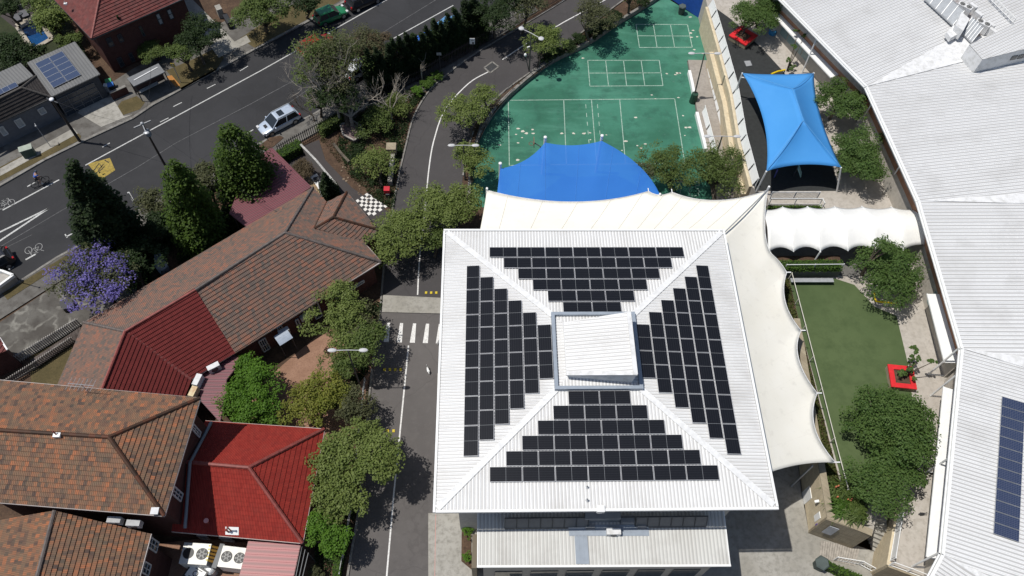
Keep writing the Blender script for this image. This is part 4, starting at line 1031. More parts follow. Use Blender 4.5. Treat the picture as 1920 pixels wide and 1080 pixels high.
for p, q in ((R1, rs), (R1, R1b)): caps(mb, p + up_, q + up_, .12)
mb.build('red_ridge_cap', m_capR, rA)
mb = MB(); mb.beam(R1 + V(0, 0, .02), aV + V(0, 0, .06), .35, .03); mb.build('valley_gutter', plain('valley_red', (.16, .04, .035)), A_)
NEp = plane3(R2, aN, aE)
s1, s2 = Pp(613, 381, NEp), Pp(590, 429, NEp)
sN, sE, sS, sa = P(650, 361, 3.2), P(708, 431, 3.2), P(685, 458, 3.2), P(625, 408, 5.1)
mb = MB(); tiled(mb, [sN, sa, s1 + V(0,0,.1)]); tiled(mb, [sa, s2 + V(0,0,.1), s1 + V(0,0,.1)]); tiled(mb, [sN, sE, sa]); tiled(mb, [sa, sE, sS]); tiled(mb, [sa, sS, s2 + V(0,0,.1)]); w2 = mb.build('wing_roof', m_tileA, A_)
mb = MB()
for p, q in ((sN, sa), (sa, sE), (sa, s2), (s1, s2)): caps(mb, p + up_, q + up_, .12)
mb.build('ridge_cap', m_capA, w2)
mb = MB()
m_gut = plain('old_gutter', (.42, .38, .36), .6)
for p, q in ((aV, aE), (aE, sS), (aN, s1), (sN, sE), (sE, sS), (a1, aN), (a1, a2), (s2, sS)): mb.beam(p - V(0, 0, .05), q - V(0, 0, .05), .12, .12)
mb.build('gutter', m_gut, A_)
fpA = [a1, a2, aV2, aV, aE, aN]
qA = wallmesh(A_, fpA, 0, 3.3, m_brick, .5)
wallmesh(A_, [s1, sN, sE, sS, s2], 0, 3.1, m_brick, .35, 'wing_wall')
wa, wb_ = qA[3], qA[4]
for tl, br, mu in (((484, 640), (510, 660), (3, 2)), ((519, 614), (541, 640), (2, 2)), ((553, 600), (564, 612), (1, 1)), ((582, 571), (606, 597), (1, 1)), ((630, 560), (682, 528), (4, 1))):
    win(A_, wa, wb_, tl, br, mu)
# hood with a blue-white awning over the side steps
t = thing('door_awning', P(532, 632, 2.2), 'small curved pale blue awning over a door of brick building', 'awning')
mb = MB(); c = P(532, 634, 2.3); dd = vplane(wa, wb_)[2]; nn = vplane(wa, wb_)[1]; nn = nn if nn @ (CAM - c) > 0 else -nn
for k in range(5):
    y0, y1 = k / 5, (k + 1) / 5; f = lambda s: c + nn * (s - .5) * .9 + V(0, 0, .3 * math.cos(s * 1.5))
    mb.poly([f(y0) - dd * .6, f(y0) + dd * .6, f(y1) + dd * .6, f(y1) - dd * .6])
o = mb.build('hood', plain('awning_blue', (.33, .38, .45), .4), t); o.modifiers.new('s', 'SOLIDIFY').thickness = .03
mb = MB()
for s in (-.55, .55): mb.beam(c + dd * s + nn * .3 - V(0, 0, 2.2), c + dd * s + nn * .3, .05, .05)
mb.build('posts', m_dmetal, t)
# ---- B
BE_, BR_ = 8.4, 10.4
B_ = thing('tiled_building', P(180, 850, 0), 'tall two-storey brick house with orange and black mottled tile roof', 'building')
b1, b0 = P(205, 820, BR_), P(-60, 803, BR_); bNE, bSE, bN, bS = P(375, 747, BE_), P(308, 967, BE_), P(-60, 708, BE_), P(-60, 937, BE_)
mb = MB(); tiled(mb, [bNE, b1, b0, bN], tw=.24); tiled(mb, [b1, bSE, bS, b0], tw=.24); tiled(mb, [b1, bNE, bSE], tw=.24); rB = mb.build('roof', m_tileB, B_)
mb = MB()
for p, q in ((b1, bNE), (b1, bSE), (b0, b1)): caps(mb, p + up_, q + up_, .14)
mb.build('ridge_cap', m_capA, rB)
mb = MB()
for p, q in ((bN, bNE), (bNE, bSE), (bSE, bS)): mb.beam(p - V(0, 0, .04), q - V(0, 0, .04), .12, .12)
mb.build('gutter', m_gut, B_)
qB = wallmesh(B_, [bNE, bN, bS, bSE], 0, BE_ - .1, m_brick, .6)
for tl, br in (((361, 795), (372, 820)), ((325, 912), (337, 940))): win(B_, qB[3], qB[0], tl, br, (2, 3))
mb = MB(); mb.tube([P(396, 792, 4.0), P(356, 868, 6.2), P(347, 990, 4.1)], .12, 8); mb.build('downpipe', plain('grey_pipe', (.18, .2, .22), .5), B_)
mb = MB(); q = P(290, 958, BE_ + .35); mb.box(q, (.5, .45, .08)); mb.build('roof_patch', plain('lead_patch', (.6, .6, .6)), rB)
t = thing('roof_vent', P(107, 816, BR_), 'small white vent block on the ridge of mottled tile roof', 'roof vent'); q = P(107, 816, BR_ + .15)
mb = MB(); mb.box(q, (.45, .3, .18)); mb.build('base', m_white, t); mb = MB(); mb.tube([q, q + V(-.1, .1, .45)], .05, 6); mb.build('pipe', m_capR, t)
# TV antenna
t = thing('tv_antenna', P(172, 738, BE_), 'thin metal television antenna beside far edge of mottled roof', 'antenna')
base = P(170, 738, BE_ + .1); tp_ = base + V(0, 0, 1.5); mb = MB(); mb.tube([base, tp_], .03, 6); mb.build('mast', m_metal, t)
mb = MB(); mb.tube([tp_ + V(-.9, .1, 0), tp_ + V(.9, -.1, 0)], .02, 5)
for k in range(7): q = tp_ + V(-.85 + k * .28, .1 - .03 * k, 0); mb.tube([q - V(.1, .45, 0), q + V(.1, .45, 0)], .012, 5)
mb.build('elements', m_metal, t); mb = MB(); mb.box(base - V(-.05, .1, .05), (.45, .25, .06)); mb.build('bracket', m_white, t)
# ---- C
C_ = thing('tiled_building', P(470, 910, 0), 'bright red tiled hip-roofed extension between mottled house and trees', 'building')
cRa, cRb = P(340, 866, 6.0), P(467, 877, 6.0); cNE, cSE, cSW, cNW = P(608, 805, 3.6), P(567, 1018, 3.6), P(322, 996, 3.6), P(385, 790, 3.6)
mb = MB(); tiled(mb, [cNW, cNE, cRb, cRa], tw=.22, lift=.04); tiled(mb, [cRa, cRb, cSE, cSW], tw=.22, lift=.04); tiled(mb, [cNE, cSE, cRb], tw=.22, lift=.04, course=.36); rC = mb.build('roof', m_tileC, C_)
mb = MB()
for p, q in ((cRa, cRb), (cRb, cNE), (cRb, cSE)): caps(mb, p + up_, q + up_, .15, .4)
mb.build('ridge_cap', m_capR, rC)
mb = MB()
for p, q in ((cNE, cSE), (cSE, cSW), (cNW, cNE)): mb.beam(p - V(0, 0, .04), q - V(0, 0, .04), .12, .12)
mb.build('gutter', plain('pale_gutter', (.5, .42, .38)), C_)
qC = wallmesh(C_, [cNW, cNE, cSE, cSW], 0, 3.5, m_brick, .45)
for tl, br in (((370, 1002), (400, 1015)), ((412, 1006), (445, 1019))): win(C_, qC[2], qC[3], tl, br, (1, 1), gl=m_shade)
Sp = plane3(cRa, cRb, cSE)
t = thing('roof_flue', Pp(390, 978, Sp), 'short pink-capped flue pipe on the bright red roof', 'flue'); q = Pp(391, 980, Sp)
mb = MB(); mb.tube([q, q + V(0, 0, .5)], .1, 10); mb.build('pipe', m_capR, t); mb = MB(); mb.disc(q + V(0, 0, .5), .17, 12, 0, .06); mb.build('cap', plain('pink_cap', (.6, .3, .28)), t)
t = thing('roof_flue', Pp(435, 998, Sp), 'twin red flues on a square white flashing plate, bright red roof', 'flue')
mb = MB(); q = [Pp(x, y, Sp) + V(0, 0, .07) for x, y in ((423, 988), (448, 989), (448, 1004), (423, 1003))]; mb.poly(q); mb.build('flashing_plate', m_white, t)
mb = MB(); q1, q2 = Pp(429, 998, Sp), Pp(434, 996, Sp); mb.tube([q1, q1 + V(0, 0, .6)], .06, 8); mb.tube([q2, q2 + V(0, 0, .9)], .05, 8); mb.sphere(q1 + V(0, 0, .6), .1); mb.sphere(q2 + V(0, 0, .95), .08); mb.build('pipes', m_capR, t)
# ---- D
D_ = thing('tiled_building', P(150, 1040, 0), 'brick house wing at the bottom left with dark ribbed courses of mottled tile', 'building')
dE, dE2, dR, dR2 = P(283, 1001, 5.6), P(240, 1160, 5.6), P(103, 958, 7.6), P(50, 1160, 7.6); dW, dW2 = P(-60, 985, 5.6), P(-100, 1160, 5.6)
mb = MB(); tiled(mb, [dR, dE, dE2, dR2], tw=.24); tiled(mb, [dR, dR2, dW2, dW], tw=.24); rD = mb.build('roof', m_tileB, D_)
mb = MB(); caps(mb, dR + up_, dR2 + up_, .14); mb.build('ridge_cap', m_capG, rD)
mb = MB(); mb.beam(dE - V(0, 0, .04), dE2 - V(0, 0, .04), .12, .12); mb.build('gutter', m_gut, D_)
qD = wallmesh(D_, [dW, dW2, dE2, dE], 0, 5.4, m_brick, .4)
for tl, br in (((279, 1006), (291, 1036)), ((265, 1050), (276, 1080))): win(D_, qD[2], qD[3], tl, br, (2, 3))
# ---- metal lean-to roofs
def metal_roof(label, name, px, zs, mat, sp=.27, dirpx=None, wall=None, base=0, cat='roof'):
    q = [P(x, y, z) for (x, y), z in zip(px, zs)]; pl = plane3(*q[:3]); q = [Pp(x, y, pl) for x, y in px]
    t = thing(name, V(*(sum(q) / len(q))[:2], base), label, cat); mb = MB()
    dv = None
    if dirpx: dv = Pp(*dirpx[1], pl) - Pp(*dirpx[0], pl)
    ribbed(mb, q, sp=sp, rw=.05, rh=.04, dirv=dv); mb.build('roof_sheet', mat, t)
    mb = MB()
    for i in range(len(q)): mb.beam(q[i] - V(0, 0, .07), q[(i + 1) % len(q)] - V(0, 0, .07), .07, .1)
    mb.build('edge_trim', mat, t)
    if wall: mb = MB(); qq = inset(q, .25); mb.prism(qq, base, min(p[2] for p in q) - .1); mb.build('wall', wall, t)
    else:
        mb = MB()
        for p in inset(q, .2): mb.beam(V(p[0], p[1], base), V(p[0], p[1], min(x[2] for x in q) - .05), .09, .09)
        mb.build('posts', m_dmetal, t)
    return t, q
metal_roof('faded pink corrugated carport roof at the bottom beside the red extension', 'carport', [(466, 1015), (563, 1021), (546, 1100), (444, 1100)], [3.0, 3.0, 2.9, 2.9], m_ribP2, .42, ((466, 1040), (560, 1045)))
metal_roof('narrow pink metal walkway roof between tiled building and bright trees', 'walkway_roof', [(440, 664), (452, 676), (424, 712), (424, 745), (412, 790), (374, 748), (376, 722), (360, 712)], [2.9, 2.9, 2.9, 2.9, 2.9, 2.9, 2.9, 2.9], m_ribP, .3, ((376, 740), (420, 741)))
metal_roof('red and pink striped metal shelter roof shaded by the conifers', 'shelter', [(510, 277), (583, 350), (470, 432), (430, 400), (470, 300)], [2.9, 3.0, 3.0, 2.9, 2.9], m_ribP, .34, ((490, 300), (522, 284)))
# cage beside the carport
t = thing('steel_cage', P(568, 1055, 0), 'dark steel cage beside the faded pink carport', 'cage'); mb = MB()
for dx in (0, 6, 12): mb.beam(P(566 + dx, 1025 + dx, 2.8), P(552 + dx, 1095, 2.8), .05, .05); mb.beam(P(566 + dx, 1025 + dx, 2.8) * V(1, 1, 0), P(566 + dx, 1025 + dx, 2.8), .05, .05)
mb.build('bars', m_dmetal, t)
# ---- F house
F_ = thing('brick_house', P(240, 20, 0), 'two-storey dark brick house with faded red tile roof across the street', 'house')
fC, fW, fS, fA = P(172, 73, 5.0), P(60, -45, 5.0), P(430, -48, 5.0), P(196, -50, 8.0)
fP = plane3(fC, fS, fA)
mb = MB(); tiled(mb, [fC, fW, fA]); fS2 = P(335, 0, 5.0); fS3 = P(352, -6, 5.0); fb = Pp(330, -60, fP); tiled(mb, [fC, fS3, fb, fA]); rF = mb.build('roof', m_tileF, F_)
mb = MB(); caps(mb, fC + up_, fA + up_, .14); mb.build('ridge_cap', m_capR, rF)
fB2 = fS3 + V(-6, 14, 0); fB1 = fW + (fB2 - fS3)
qF = wallmesh(F_, [fC, fS3, fS3 + V(-4.5, 9, 0), fW + V(-1, 2, 0)], 0, 4.9, m_brick, .45)
mb = MB(); mb.beam(fC - V(0, 0, .04), fS3 - V(0, 0, .04), .12, .12); mb.beam(fC - V(0, 0, .04), fW - V(0, 0, .04), .12, .12); mb.build('gutter', m_dmetal, F_)
for tl, br in (((198, 73), (214, 84)), ((219, 66), (232, 76)), ((291, 27), (306, 43)), ((312, 19), (326, 33)), ((218, 110), (234, 122)), ((240, 101), (254, 114)), ((260, 50), (272, 66))): win(F_, qF[0], qF[1], tl, br, (1, 2), fr=plain('dark_frame', (.05, .05, .055)), fw=.07, gl=m_shade if tl[0] in (291, 312) else m_glass)
t = thing('roof_vent', P(124, 8, 6), 'tiny white vent on the faded red roof, far left', 'roof vent'); mb = MB(); q = P(123, 7, 6.2); mb.box(q, (.3, .25, .15)); mb.build('base', m_white, t); mb = MB(); mb.tube([q, q + V(0, 0, .3)], .04, 6); mb.build('pipe', m_metal, t)
# ---- G garage
t, q = metal_roof('flat grey metal-roofed garage with a glazed roller door on the street', 'garage', [(97, 181), (187, 139), (140, 78), (51, 117)], [3.15, 3.15, 3.2, 3.2], m_ribG, .3, ((97, 181), (51, 117)), plain('charcoal_render', (.055, .06, .07), .8), 0, 'garage')
gq = inset(q, .25)
a, b = gq[0], gq[1]
mb = MB(); f = MB(); pl = vplane(a, b); A, Bq = Pp(112, 196, pl), Pp(180, 163, pl); n = pl[1] if pl[1] @ (CAM - A) > 0 else -pl[1]
u0, u1 = (A - pl[0]) @ pl[2], (Bq - pl[0]) @ pl[2]; pt = lambda u, z, o: pl[0] + pl[2] * u + n * o + V(0, 0, z)
mb.poly([pt(u0, .05, .03), pt(u1, .05, .03), pt(u1, 2.4, .03), pt(u0, 2.4, .03)]); mb.build('garage_door', plain('door_glazing', (.04, .05, .065), .2), t)
for k in range(5): u = u0 + (u1 - u0) * k / 4; f.beam(pt(u, .05, .05), pt(u, 2.4, .05), .06, .06)
for k in range(5): z = .05 + 2.35 * k / 4; f.beam(pt(u0, z, .052), pt(u1, z, .052), .05, .05)
f.build('door_frame', plain('door_frame_grey', (.13, .13, .14)), t)
gpl = plane3(*q[:3])
c00, c10, c01, c11 = [Pp(*p, gpl) for p in ((67, 122), (118, 98), (101, 167), (153, 142))]
for i in range(2):
    for j in range(5):
        u, v = (i + .5) / 2, (j + .5) / 5; c = (c00 * (1 - u) + c10 * u) * (1 - v) + (c01 * (1 - u) + c11 * u) * v + V(0, 0, .16 - .03 * v)
        ux = (c10 - c00); Lx = np.linalg.norm(ux) / 2; ux /= np.linalg.norm(ux); uy = (c01 - c00); Ly = np.linalg.norm(uy) / 5; uy /= np.linalg.norm(uy)
        solar(c, ux, uy, V(0, 0, 1), Lx - .06, Ly - .03, f"blue solar panel, {ORD[j]} down the {'left' if i == 0 else 'right'} column on grey garage roof", 'blue panels on the grey garage roof', m_cellc, 'g')
# ---- H house
H_ = thing('dark_roof_house', P(30, 200, 0), 'low pale house with charcoal tiled roof at the left edge', 'house')
hC, hW, hA, hB, hR = P(97, 183, 3.0), P(-70, 262, 3.0), P(41, 165, 4.6), P(-70, 220, 4.6), P(70, 142, 3.0)
mb = MB(); tiled(mb, [hC, hA, hB, hW]); tiled(mb, [hC, hR, hA]); rH = mb.build('roof', m_tileH, H_)
mb = MB(); caps(mb, hC + up_, hA + up_, .12); caps(mb, hA + up_, hR + up_, .12); caps(mb, hA + up_, hB + up_, .12); mb.build('ridge_cap', plain('dark_ridge', (.09, .08, .07)), rH)
mb = MB(); mb.beam(hC - V(0, 0, .04), hW - V(0, 0, .04), .12, .12); mb.build('gutter', m_dmetal, H_)
qH = wallmesh(H_, [hC, hR, P(-60, 190, 3.0), hW], 0, 2.9, plain('grey_wall', (.13, .135, .15), .8), .3)
for tl, br in (((26, 226), (47, 234)), ((-4, 240), (15, 250)), ((70, 205), (87, 210))): win(H_, qH[3], qH[0], tl, br, (1, 1), gl=m_shade)
t, q = metal_roof('small grey ribbed lean-to roof behind the charcoal tiled house', 'lean_to', [(-30, 148), (38, 118), (62, 142), (45, 152), (-30, 190)], [3.3, 3.3, 3.25, 3.25, 3.2], m_ribG, .3, ((38, 118), (62, 142)), plain('charcoal_render', (.055, .06, .07)), 0, 'roof')
hp = plane3(*q[:3])
for k, (x, y) in enumerate(((20, 166), (5, 173))):
    c = Pp(x, y, hp) + V(0, 0, .15); ux = Pp(38, 155, hp) - Pp(0, 173, hp); ux /= np.linalg.norm(ux); uy = np.cross(V(0, 0, 1), ux)
    solar(c, ux, uy, V(0, 0, 1), 1.4, .7, f"dark blue solar panel, {('right', 'left')[k]} one of the pair on the grey lean-to", 'panels on the grey lean-to roof', m_cellc, 'h')
# ---- small structures at the left edge
t = thing('white_parapet_roof', P(5, 530, 0), 'corner of a white-edged flat roof cut by the left edge of view', 'roof'); q = PP([(-60, 560), (-60, 500), (6, 510), (27, 518), (0, 538), (-40, 560)], .9); mb = MB()
mb.prism(q, 0, .8); mb.build('wall', plain('pale_wall', (.35, .33, .3)), t); mb = MB()
for i in range(6): mb.beam(q[i] + V(0, 0, .1), q[(i + 1) % 6] + V(0, 0, .1), .2, .3)
mb.build('parapet', m_white, t)
t = thing('brick_shed', P(-10, 690, 0), 'dark brick shed corner with red tiles at the left edge', 'shed'); q = PP([(-60, 625), (0, 634), (14, 656), (-60, 690)], 3.0); mb = MB(); tiled(mb, [q[0] + V(0, 0, .6), q[1], q[2], q[3] + V(0, 0, .1)]); mb.build('roof', m_tileF, t)
mb = MB(); mb.prism(inset(q, .2), 0, 2.9); mb.build('wall', m_brick, t); mb = MB(); mb.beam(q[1], q[2], .12, .12); mb.build('gutter', m_white, t)
# ---- pool
t = thing('swimming_pool', P(70, 70, 0), 'small blue rectangular backyard pool with pale coping', 'pool')
pp = PP([(34, 52), (70, 33), (98, 74), (62, 95)], 0)
mb = MB()
for i in range(4): mb.beam(pp[i] + V(0, 0, .1), pp[(i + 1) % 4] + V(0, 0, .1), .5 if i else 1.1, .16)
mb.build('coping', stained('pool_coping', (.34, .30, .24), (.4, .36, .3), (.25, .22, .18)), t)
mb = MB(); mb.poly([V(p[0], p[1], .03) for p in pp]); b = NB('pool_water'); b.bump(b.noise(2.5, 3), .15, .03); o = mb.build('water', b.fin(b.ramp(b.noise(.5), [(.3, (.01, .05, .15)), (.7, (.015, .075, .20))]), .05, 0, .5), t)
if o.data.polygons[0].normal.z < 0: o.data.flip_normals()
sheet('back_garden', [(-60, -60), (150, -60), (110, 0), (172, 120), (140, 78), (51, 117), (-30, 148), (-60, 100)], .012, stained('garden_grass', (.028, .036, .016), (.04, .05, .02), (.02, .024, .012), s1=.6, s2=5))
sheet('pool_deck', [(0, 30), (50, 0), (80, 10), (66, 34), (30, 54)], .03, plain('dark_deck', (.04, .03, .028), .8))
for k, (x, y) in enumerate(((33, 37), (48, 29))):
    t = thing('lounge_chair', P(x, y, 0.05), f"dark outdoor lounge chair, {('left', 'right')[k]} of the pair by the blue pool", 'chair', 'lounge chairs by the pool'); c = P(x, y, .1)
    mb = MB(); mb.box(c + V(0, 0, .3), (.7, 1.3, .08), .6); mb.build('seat', plain('chair_fabric', (.10, .10, .11)), t)
    mb = MB(); mb.box(c + V(-.45, .65, .6), (.7, .1, .6), .6); mb.build('backrest', plain('chair_fabric', (.10, .10, .11)), t)
    for dx, dy in ((-.3, -.5), (.3, -.5), (-.3, .5), (.3, .5)): mb = MB(); mb.box(c + V(dx, dy, .13), (.05, .05, .28), .6); mb.build('leg', m_dmetal, t)
t = thing('side_table', P(41, 31, .05), 'small round dark table between the two pool loungers', 'table'); c = P(41, 31, .1); mb = MB(); mb.disc(c + V(0, 0, .4), .25, 14); mb.build('top', m_dmetal, t); mb = MB(); mb.tube([c, c + V(0, 0, .4)], .04, 6); mb.build('leg', m_dmetal, t)
# ---- bus shelter
t = thing('bus_shelter', P(285, 175, 0), 'grey flat-roofed bus shelter with white bench on the far footpath', 'bus shelter')
q = PP([(238, 147), (297, 119), (309, 135), (251, 162)], 2.3)
mb = MB(); mb.prism(q, 2.2, 2.32); mb.build('roof', plain('shelter_roof', (.16, .165, .17), .5), t)
mb = MB(); d = q[1] - q[0]; e = q[3] - q[0]; mb.beam(q[0] + d * .12 + e * .5 + V(0, 0, .06), q[0] + d * .9 + e * .35 + V(0, 0, .06), .12, .03); mb.build('roof_marking', m_smw, t)
for u, v in ((.03, .05), (.97, .05), (.03, .95), (.97, .95)):
    p = q[0] + d * u + e * v; mb = MB(); mb.beam(V(p[0], p[1], .1), p - V(0, 0, .05), .08, .08); mb.build('post', m_dmetal, t)
mb = MB(); p0, p1 = q[0] + d * .03 + e * .06, q[0] + d * .97 + e * .06; mb.beam(V(p0[0], p0[1], 1.25), V(p1[0], p1[1], 1.25), .04, 1.9); mb.build('back_panel', plain('brown_panel', (.07, .04, .035)), t)
mb = MB(); p0, p1 = P(262, 172, .5), P(296, 155, .5); mb.beam(p0, p1, .4, .07); mb.build('bench', plain('bench_pale', (.4, .42, .42)), t)
# bus stop sign
t = thing('bus_stop_sign', P(338, 153, 0), 'yellow topped bus stop post between shelter and street trees', 'sign'); b0, tq = P(339, 155, .1), P(325, 116, 2.6); mb = MB(); mb.tube([b0, V(b0[0], b0[1], 2.7)], .04, 8); mb.build('post', m_metal, t); mb = MB(); mb.beam(V(b0[0] - .2, b0[1], 2.5), V(b0[0] + .2, b0[1], 2.5), .04, .5); mb.build('plate', plain('sign_yellow', (.45, .33, .05)), t)
# tactile orange paving
sheet('tactile_paving', [(312, 143), (322, 141), (338, 160), (330, 163)], .15, plain('orange_tactile', (.35, .15, .03), .8))
# green electrical box
t = thing('utility_box', P(57, 290, .13), 'squat green utility box on the grass verge left', 'utility box'); c = P(57, 291, .13); mb = MB(); mb.box(c + V(0, 0, .5), (1.1, .6, 1.0), .45); mb.build('cabinet', plain('utility_green', (.06, .10, .075)), t); mb = MB(); mb.box(c + V(0, 0, 1.04), (1.2, .72, .07), .45); mb.build('lid', plain('lid_pale', (.32, .36, .3)), t)
# wheelie bins by the house
for k, (x, y, col, nm, lab) in enumerate(((203, 152, (.05, .3, .12), 'green', 'green-lidded wheelie bin behind the blue one by dark house'), (207, 159, (.03, .16, .5), 'blue', 'blue-lidded wheelie bin in front of the green one by dark house'))):
    t = thing('wheelie_bin', P(x, y, 0), lab, 'bin'); c = P(x, y, 0.0); c = P(x, y, 1.0) * V(1, 1, 0)
    mb = MB(); mb.tube([c, c + V(0, 0, 1.0)], [.24, .33], 4); mb.build('body', plain('bin_dark', (.02, .03, .025)), t); mb = MB(); mb.box(c + V(0, 0, 1.04), (.6, .62, .08), .4); mb.build('lid', plain('bin_lid_' + nm, col, .5), t)
t = thing('letterbox_pillar', P(198, 163, 0), 'small white pillar at the garage corner', 'pillar'); c = P(198, 160, 1.0) * V(1, 1, 0); mb = MB(); mb.box(c + V(0, 0, .5), (.35, .35, 1.0)); mb.build('pier', m_smw, t); mb = MB(); mb.box(c + V(0, 0, 1.03), (.45, .45, .07)); mb.build('cap', m_white, t)
t = thing('front_wall', P(235, 180, 0), 'low dark brick garden wall between bins and bus shelter', 'wall'); mb = MB(); p0, p1 = P(213, 188, 0), P(243, 175, 0); mb.beam(p0 + V(0, 0, .5), p1 + V(0, 0, .5), .25, 1.0); mb.build('wall', m_brick, t); mb = MB(); mb.beam(p0 + V(0, 0, 1.03), p1 + V(0, 0, 1.03), .32, .07); mb.build('coping', m_kerb, t)
t = thing('gate_pier', P(425, 40, 0), 'pale block pier and dark bin store by the driveway at top', 'pier'); c = P(415, 30, 0); mb = MB(); mb.box(c + V(0, 0, .6), (.6, .9, 1.2), .5); mb.build('pier', m_conc, t); mb = MB(); mb.box(c + V(1.2, -1.6, .5), (.5, 1.6, 1.0), .5); mb.build('bin_store', m_black, t)
# ---- poles
def pole(label, px, top, h, arms=(), z0=0.1, r=.12, mat=None, group=None, name='utility_pole', cat='utility pole'):
    b = P(*px, z0); tpt = P(*top, z0 + h); t = thing(name, b, label, cat, group); mb = MB(); mb.tube([b, tpt], [r, r * .7], 8); mb.build('pole', mat or plain('weathered_timber', (.055, .042, .035), .9), t); return t, b, tpt
t, b, T1 = pole('dark timber utility pole standing in the street-side verge by lamp', (309, 309), (267, 233), 6.0)
mb = MB(); mb.beam(T1 + V(-.65, -.45, 0), T1 + V(.65, .45, 0), .1, .1); mb.build('crossarm', plain('pale_timber', (.3, .3, .3)), t)
mb = MB(); mb.sphere(T1 + V(0, 0, .1), .16); mb.tube([T1, T1 + V(.55, -1.0, .05)], .05, 6); mb.sphere(T1 + V(.6, -1.05, 0), (.28, .2, .12)); mb.build('lamp_head', m_metal, t)
mb = MB(); q = b + (T1 - b) * .82; mb.box(q + V(.15, -.1, 0), (.35, .35, .7)); mb.build('transformer', plain('transformer_grey', (.2, .22, .24)), t)
t, b, T2 = pole('leaning dark timber utility pole beside the grey garage driveway', (150, 265), (97, 187), 5.9, r=.15)
mb = MB(); mb.sphere(T2 + V(0, 0, .05), (.22, .22, .14)); mb.build('lamp_head', plain('lamp_white', (.8, .8, .82)), t); mb = MB(); mb.beam(T2 + V(-.6, .3, -.1), T2 + V(.6, -.3, -.1), .09, .09); mb.build('crossarm', m_dmetal, t)
t, b, T3 = pole('thin grey sign pole on the grass verge near garage driveway', (95, 275), (68, 237), 2.6, r=.035, mat=m_metal, name='sign_pole', cat='pole')
mb = MB(); mb.tube([T3, T3 + V(-.25, .35, .02)], .03, 6); mb.sphere(T3 + V(-.05, .05, 0), .1); mb.build('bracket', m_metal, t)
t, b, T4 = pole('striped black and white sign pole at the south kerb by shrub', (254, 383), (240, 361), 2.4, r=.05, mat=m_dmetal, name='sign_pole', cat='pole'); mb = MB(); mb.tube([T4, T4 * .6 + b * .4], .06, 8); mb.build('sleeve', m_white, t)
t, b, T5 = pole('thin dark sign pole beside the white parapet, left edge', (43, 531), (18, 505), 2.8, r=.04, mat=m_dmetal, name='sign_pole', cat='pole'); mb = MB(); mb.sphere(T5, .08); mb.build('cap', m_metal, t)
t, b, T6 = pole('short sign post in the small round planting by the silver car', (503, 264), (500, 255), .9, r=.03, mat=m_dmetal, name='sign_pole', cat='pole'); mb = MB(); mb.sphere(T6, .05); mb.build('cap', m_metal, t)
for a, b, lab in ((T1, T2, 'thin black power cable between the two timber poles'), (T1, P(283, 100, 5.5), 'thin black power cable running up from pole towards brick house'), (T1, P(560, 420, 3.9), 'thin black power cable from timber pole to the tiled building')):
    mb = MB(); mb.tube([a * (1 - t) + b * t - V(0, 0, .6 * 4 * t * (1 - t)) for t in np.linspace(0, 1, 12)], .012, 4); tag(mb.build('power_cable', m_black), lab, 'cable')
def lamp(label, c, w_, z, base_z, base=None, bmat=None, ang=0, heads=(-1, 1), pad=False):
    c = P(*c, z); t = thing('lamp_post', V(c[0], c[1], base_z), label, 'street lamp', 'double-headed lamp posts round the school'); b = V(c[0], c[1], base_z) if base is None else P(*base, base_z)
    mb = MB(); mb.tube([b, c + (0, 0, -.02)], [.09, .06], 8); mb.build('pole', bmat or plain('bronze_pole', (.08, .075, .07), .5), t)
    dx = V(math.cos(ang), math.sin(ang), 0) * w_ / 2; mb = MB(); mb.tube([c - dx, c + V(0, 0, .06), c + dx], .035, 6); mb.build('arm', plain('lamp_grey', (.5, .5, .5), .5), t)
    for s in heads: mb = MB(); mb.sphere(c + dx * s + V(0, 0, .03), (.36, .18, .1) if abs(math.cos(ang)) > .8 else (.3, .3, .1), 12, 6); mb.build('lamp_head', plain('lamp_grey', (.5, .5, .5), .5), t)
    if pad: mb = MB(); mb.tube([V(b[0], b[1], base_z), V(b[0], b[1], base_z + 1.2)], [.42, .34], 10); mb.build('padding', plain('green_padding', (.012, .05, .03), .7), t)
lamp('double-headed lamp above the two trees by zebra crossing', (652, 657), 2.35, 6.4, 0)
lamp('double-headed lamp over the tree at edge of the blue sail', (869, 273), 2.2, 4.9, 0)
lamp('double-headed court floodlight with dark green padded base', (1321, 100.5), 2.6, 5.7, CZ, (1299, 191), pad=True)
lamp('double-headed floodlight over the lower terraces near white fence', (1354, 256), 2.8, 6.0, 0, (1343, 290))
lamp('double-headed lamp beside the upper bend of the driveway', (996, 63), 2.5, 5.0, 0, (992, 135), ang=-.65)
t, b, T = pole('grey pole with small white camera beside the driveway tree', (992, 134), (985, 103), 3.0, r=.05, z0=0, mat=m_dmetal, name='camera_pole', cat='pole'); mb = MB(); mb.sphere(T, (.15, .15, .2)); mb.beam(T + V(.2, .9, .2), T + V(.6, 1.1, .2), .1, .1); mb.build('camera', m_white, t)
for lab, b_, t_, sz in (('small white rectangular traffic sign on the driveway footpath', (885, 104), (885.5, 77), (.55, .75)), ('thin grey sign post between the slim cypresses and driveway hedge', (827, 137), (823, 101), (.5, .35))):
    b = P(*b_, 0); T = P(*t_, 2.3); t = thing('sign', b, lab, 'sign'); mb = MB(); mb.tube([b, T], .035, 6); mb.build('post', m_dmetal, t); mb = MB(); mb.beam(T - V(sz[0] / 2, .02, 0), T + V(sz[0] / 2, -.02, 0), .04, sz[1]); pl_ = mb.build('plate', m_white if sz[1] > .5 else m_metal, t)
    if sz[1] > .5: mb = MB(); mb.box(T + V(.08, -.05, -.22), (.2, .02, .2)); mb.box(T + V(0, -.05, .15), (.3, .02, .05)); mb.build('symbol', m_black, t)
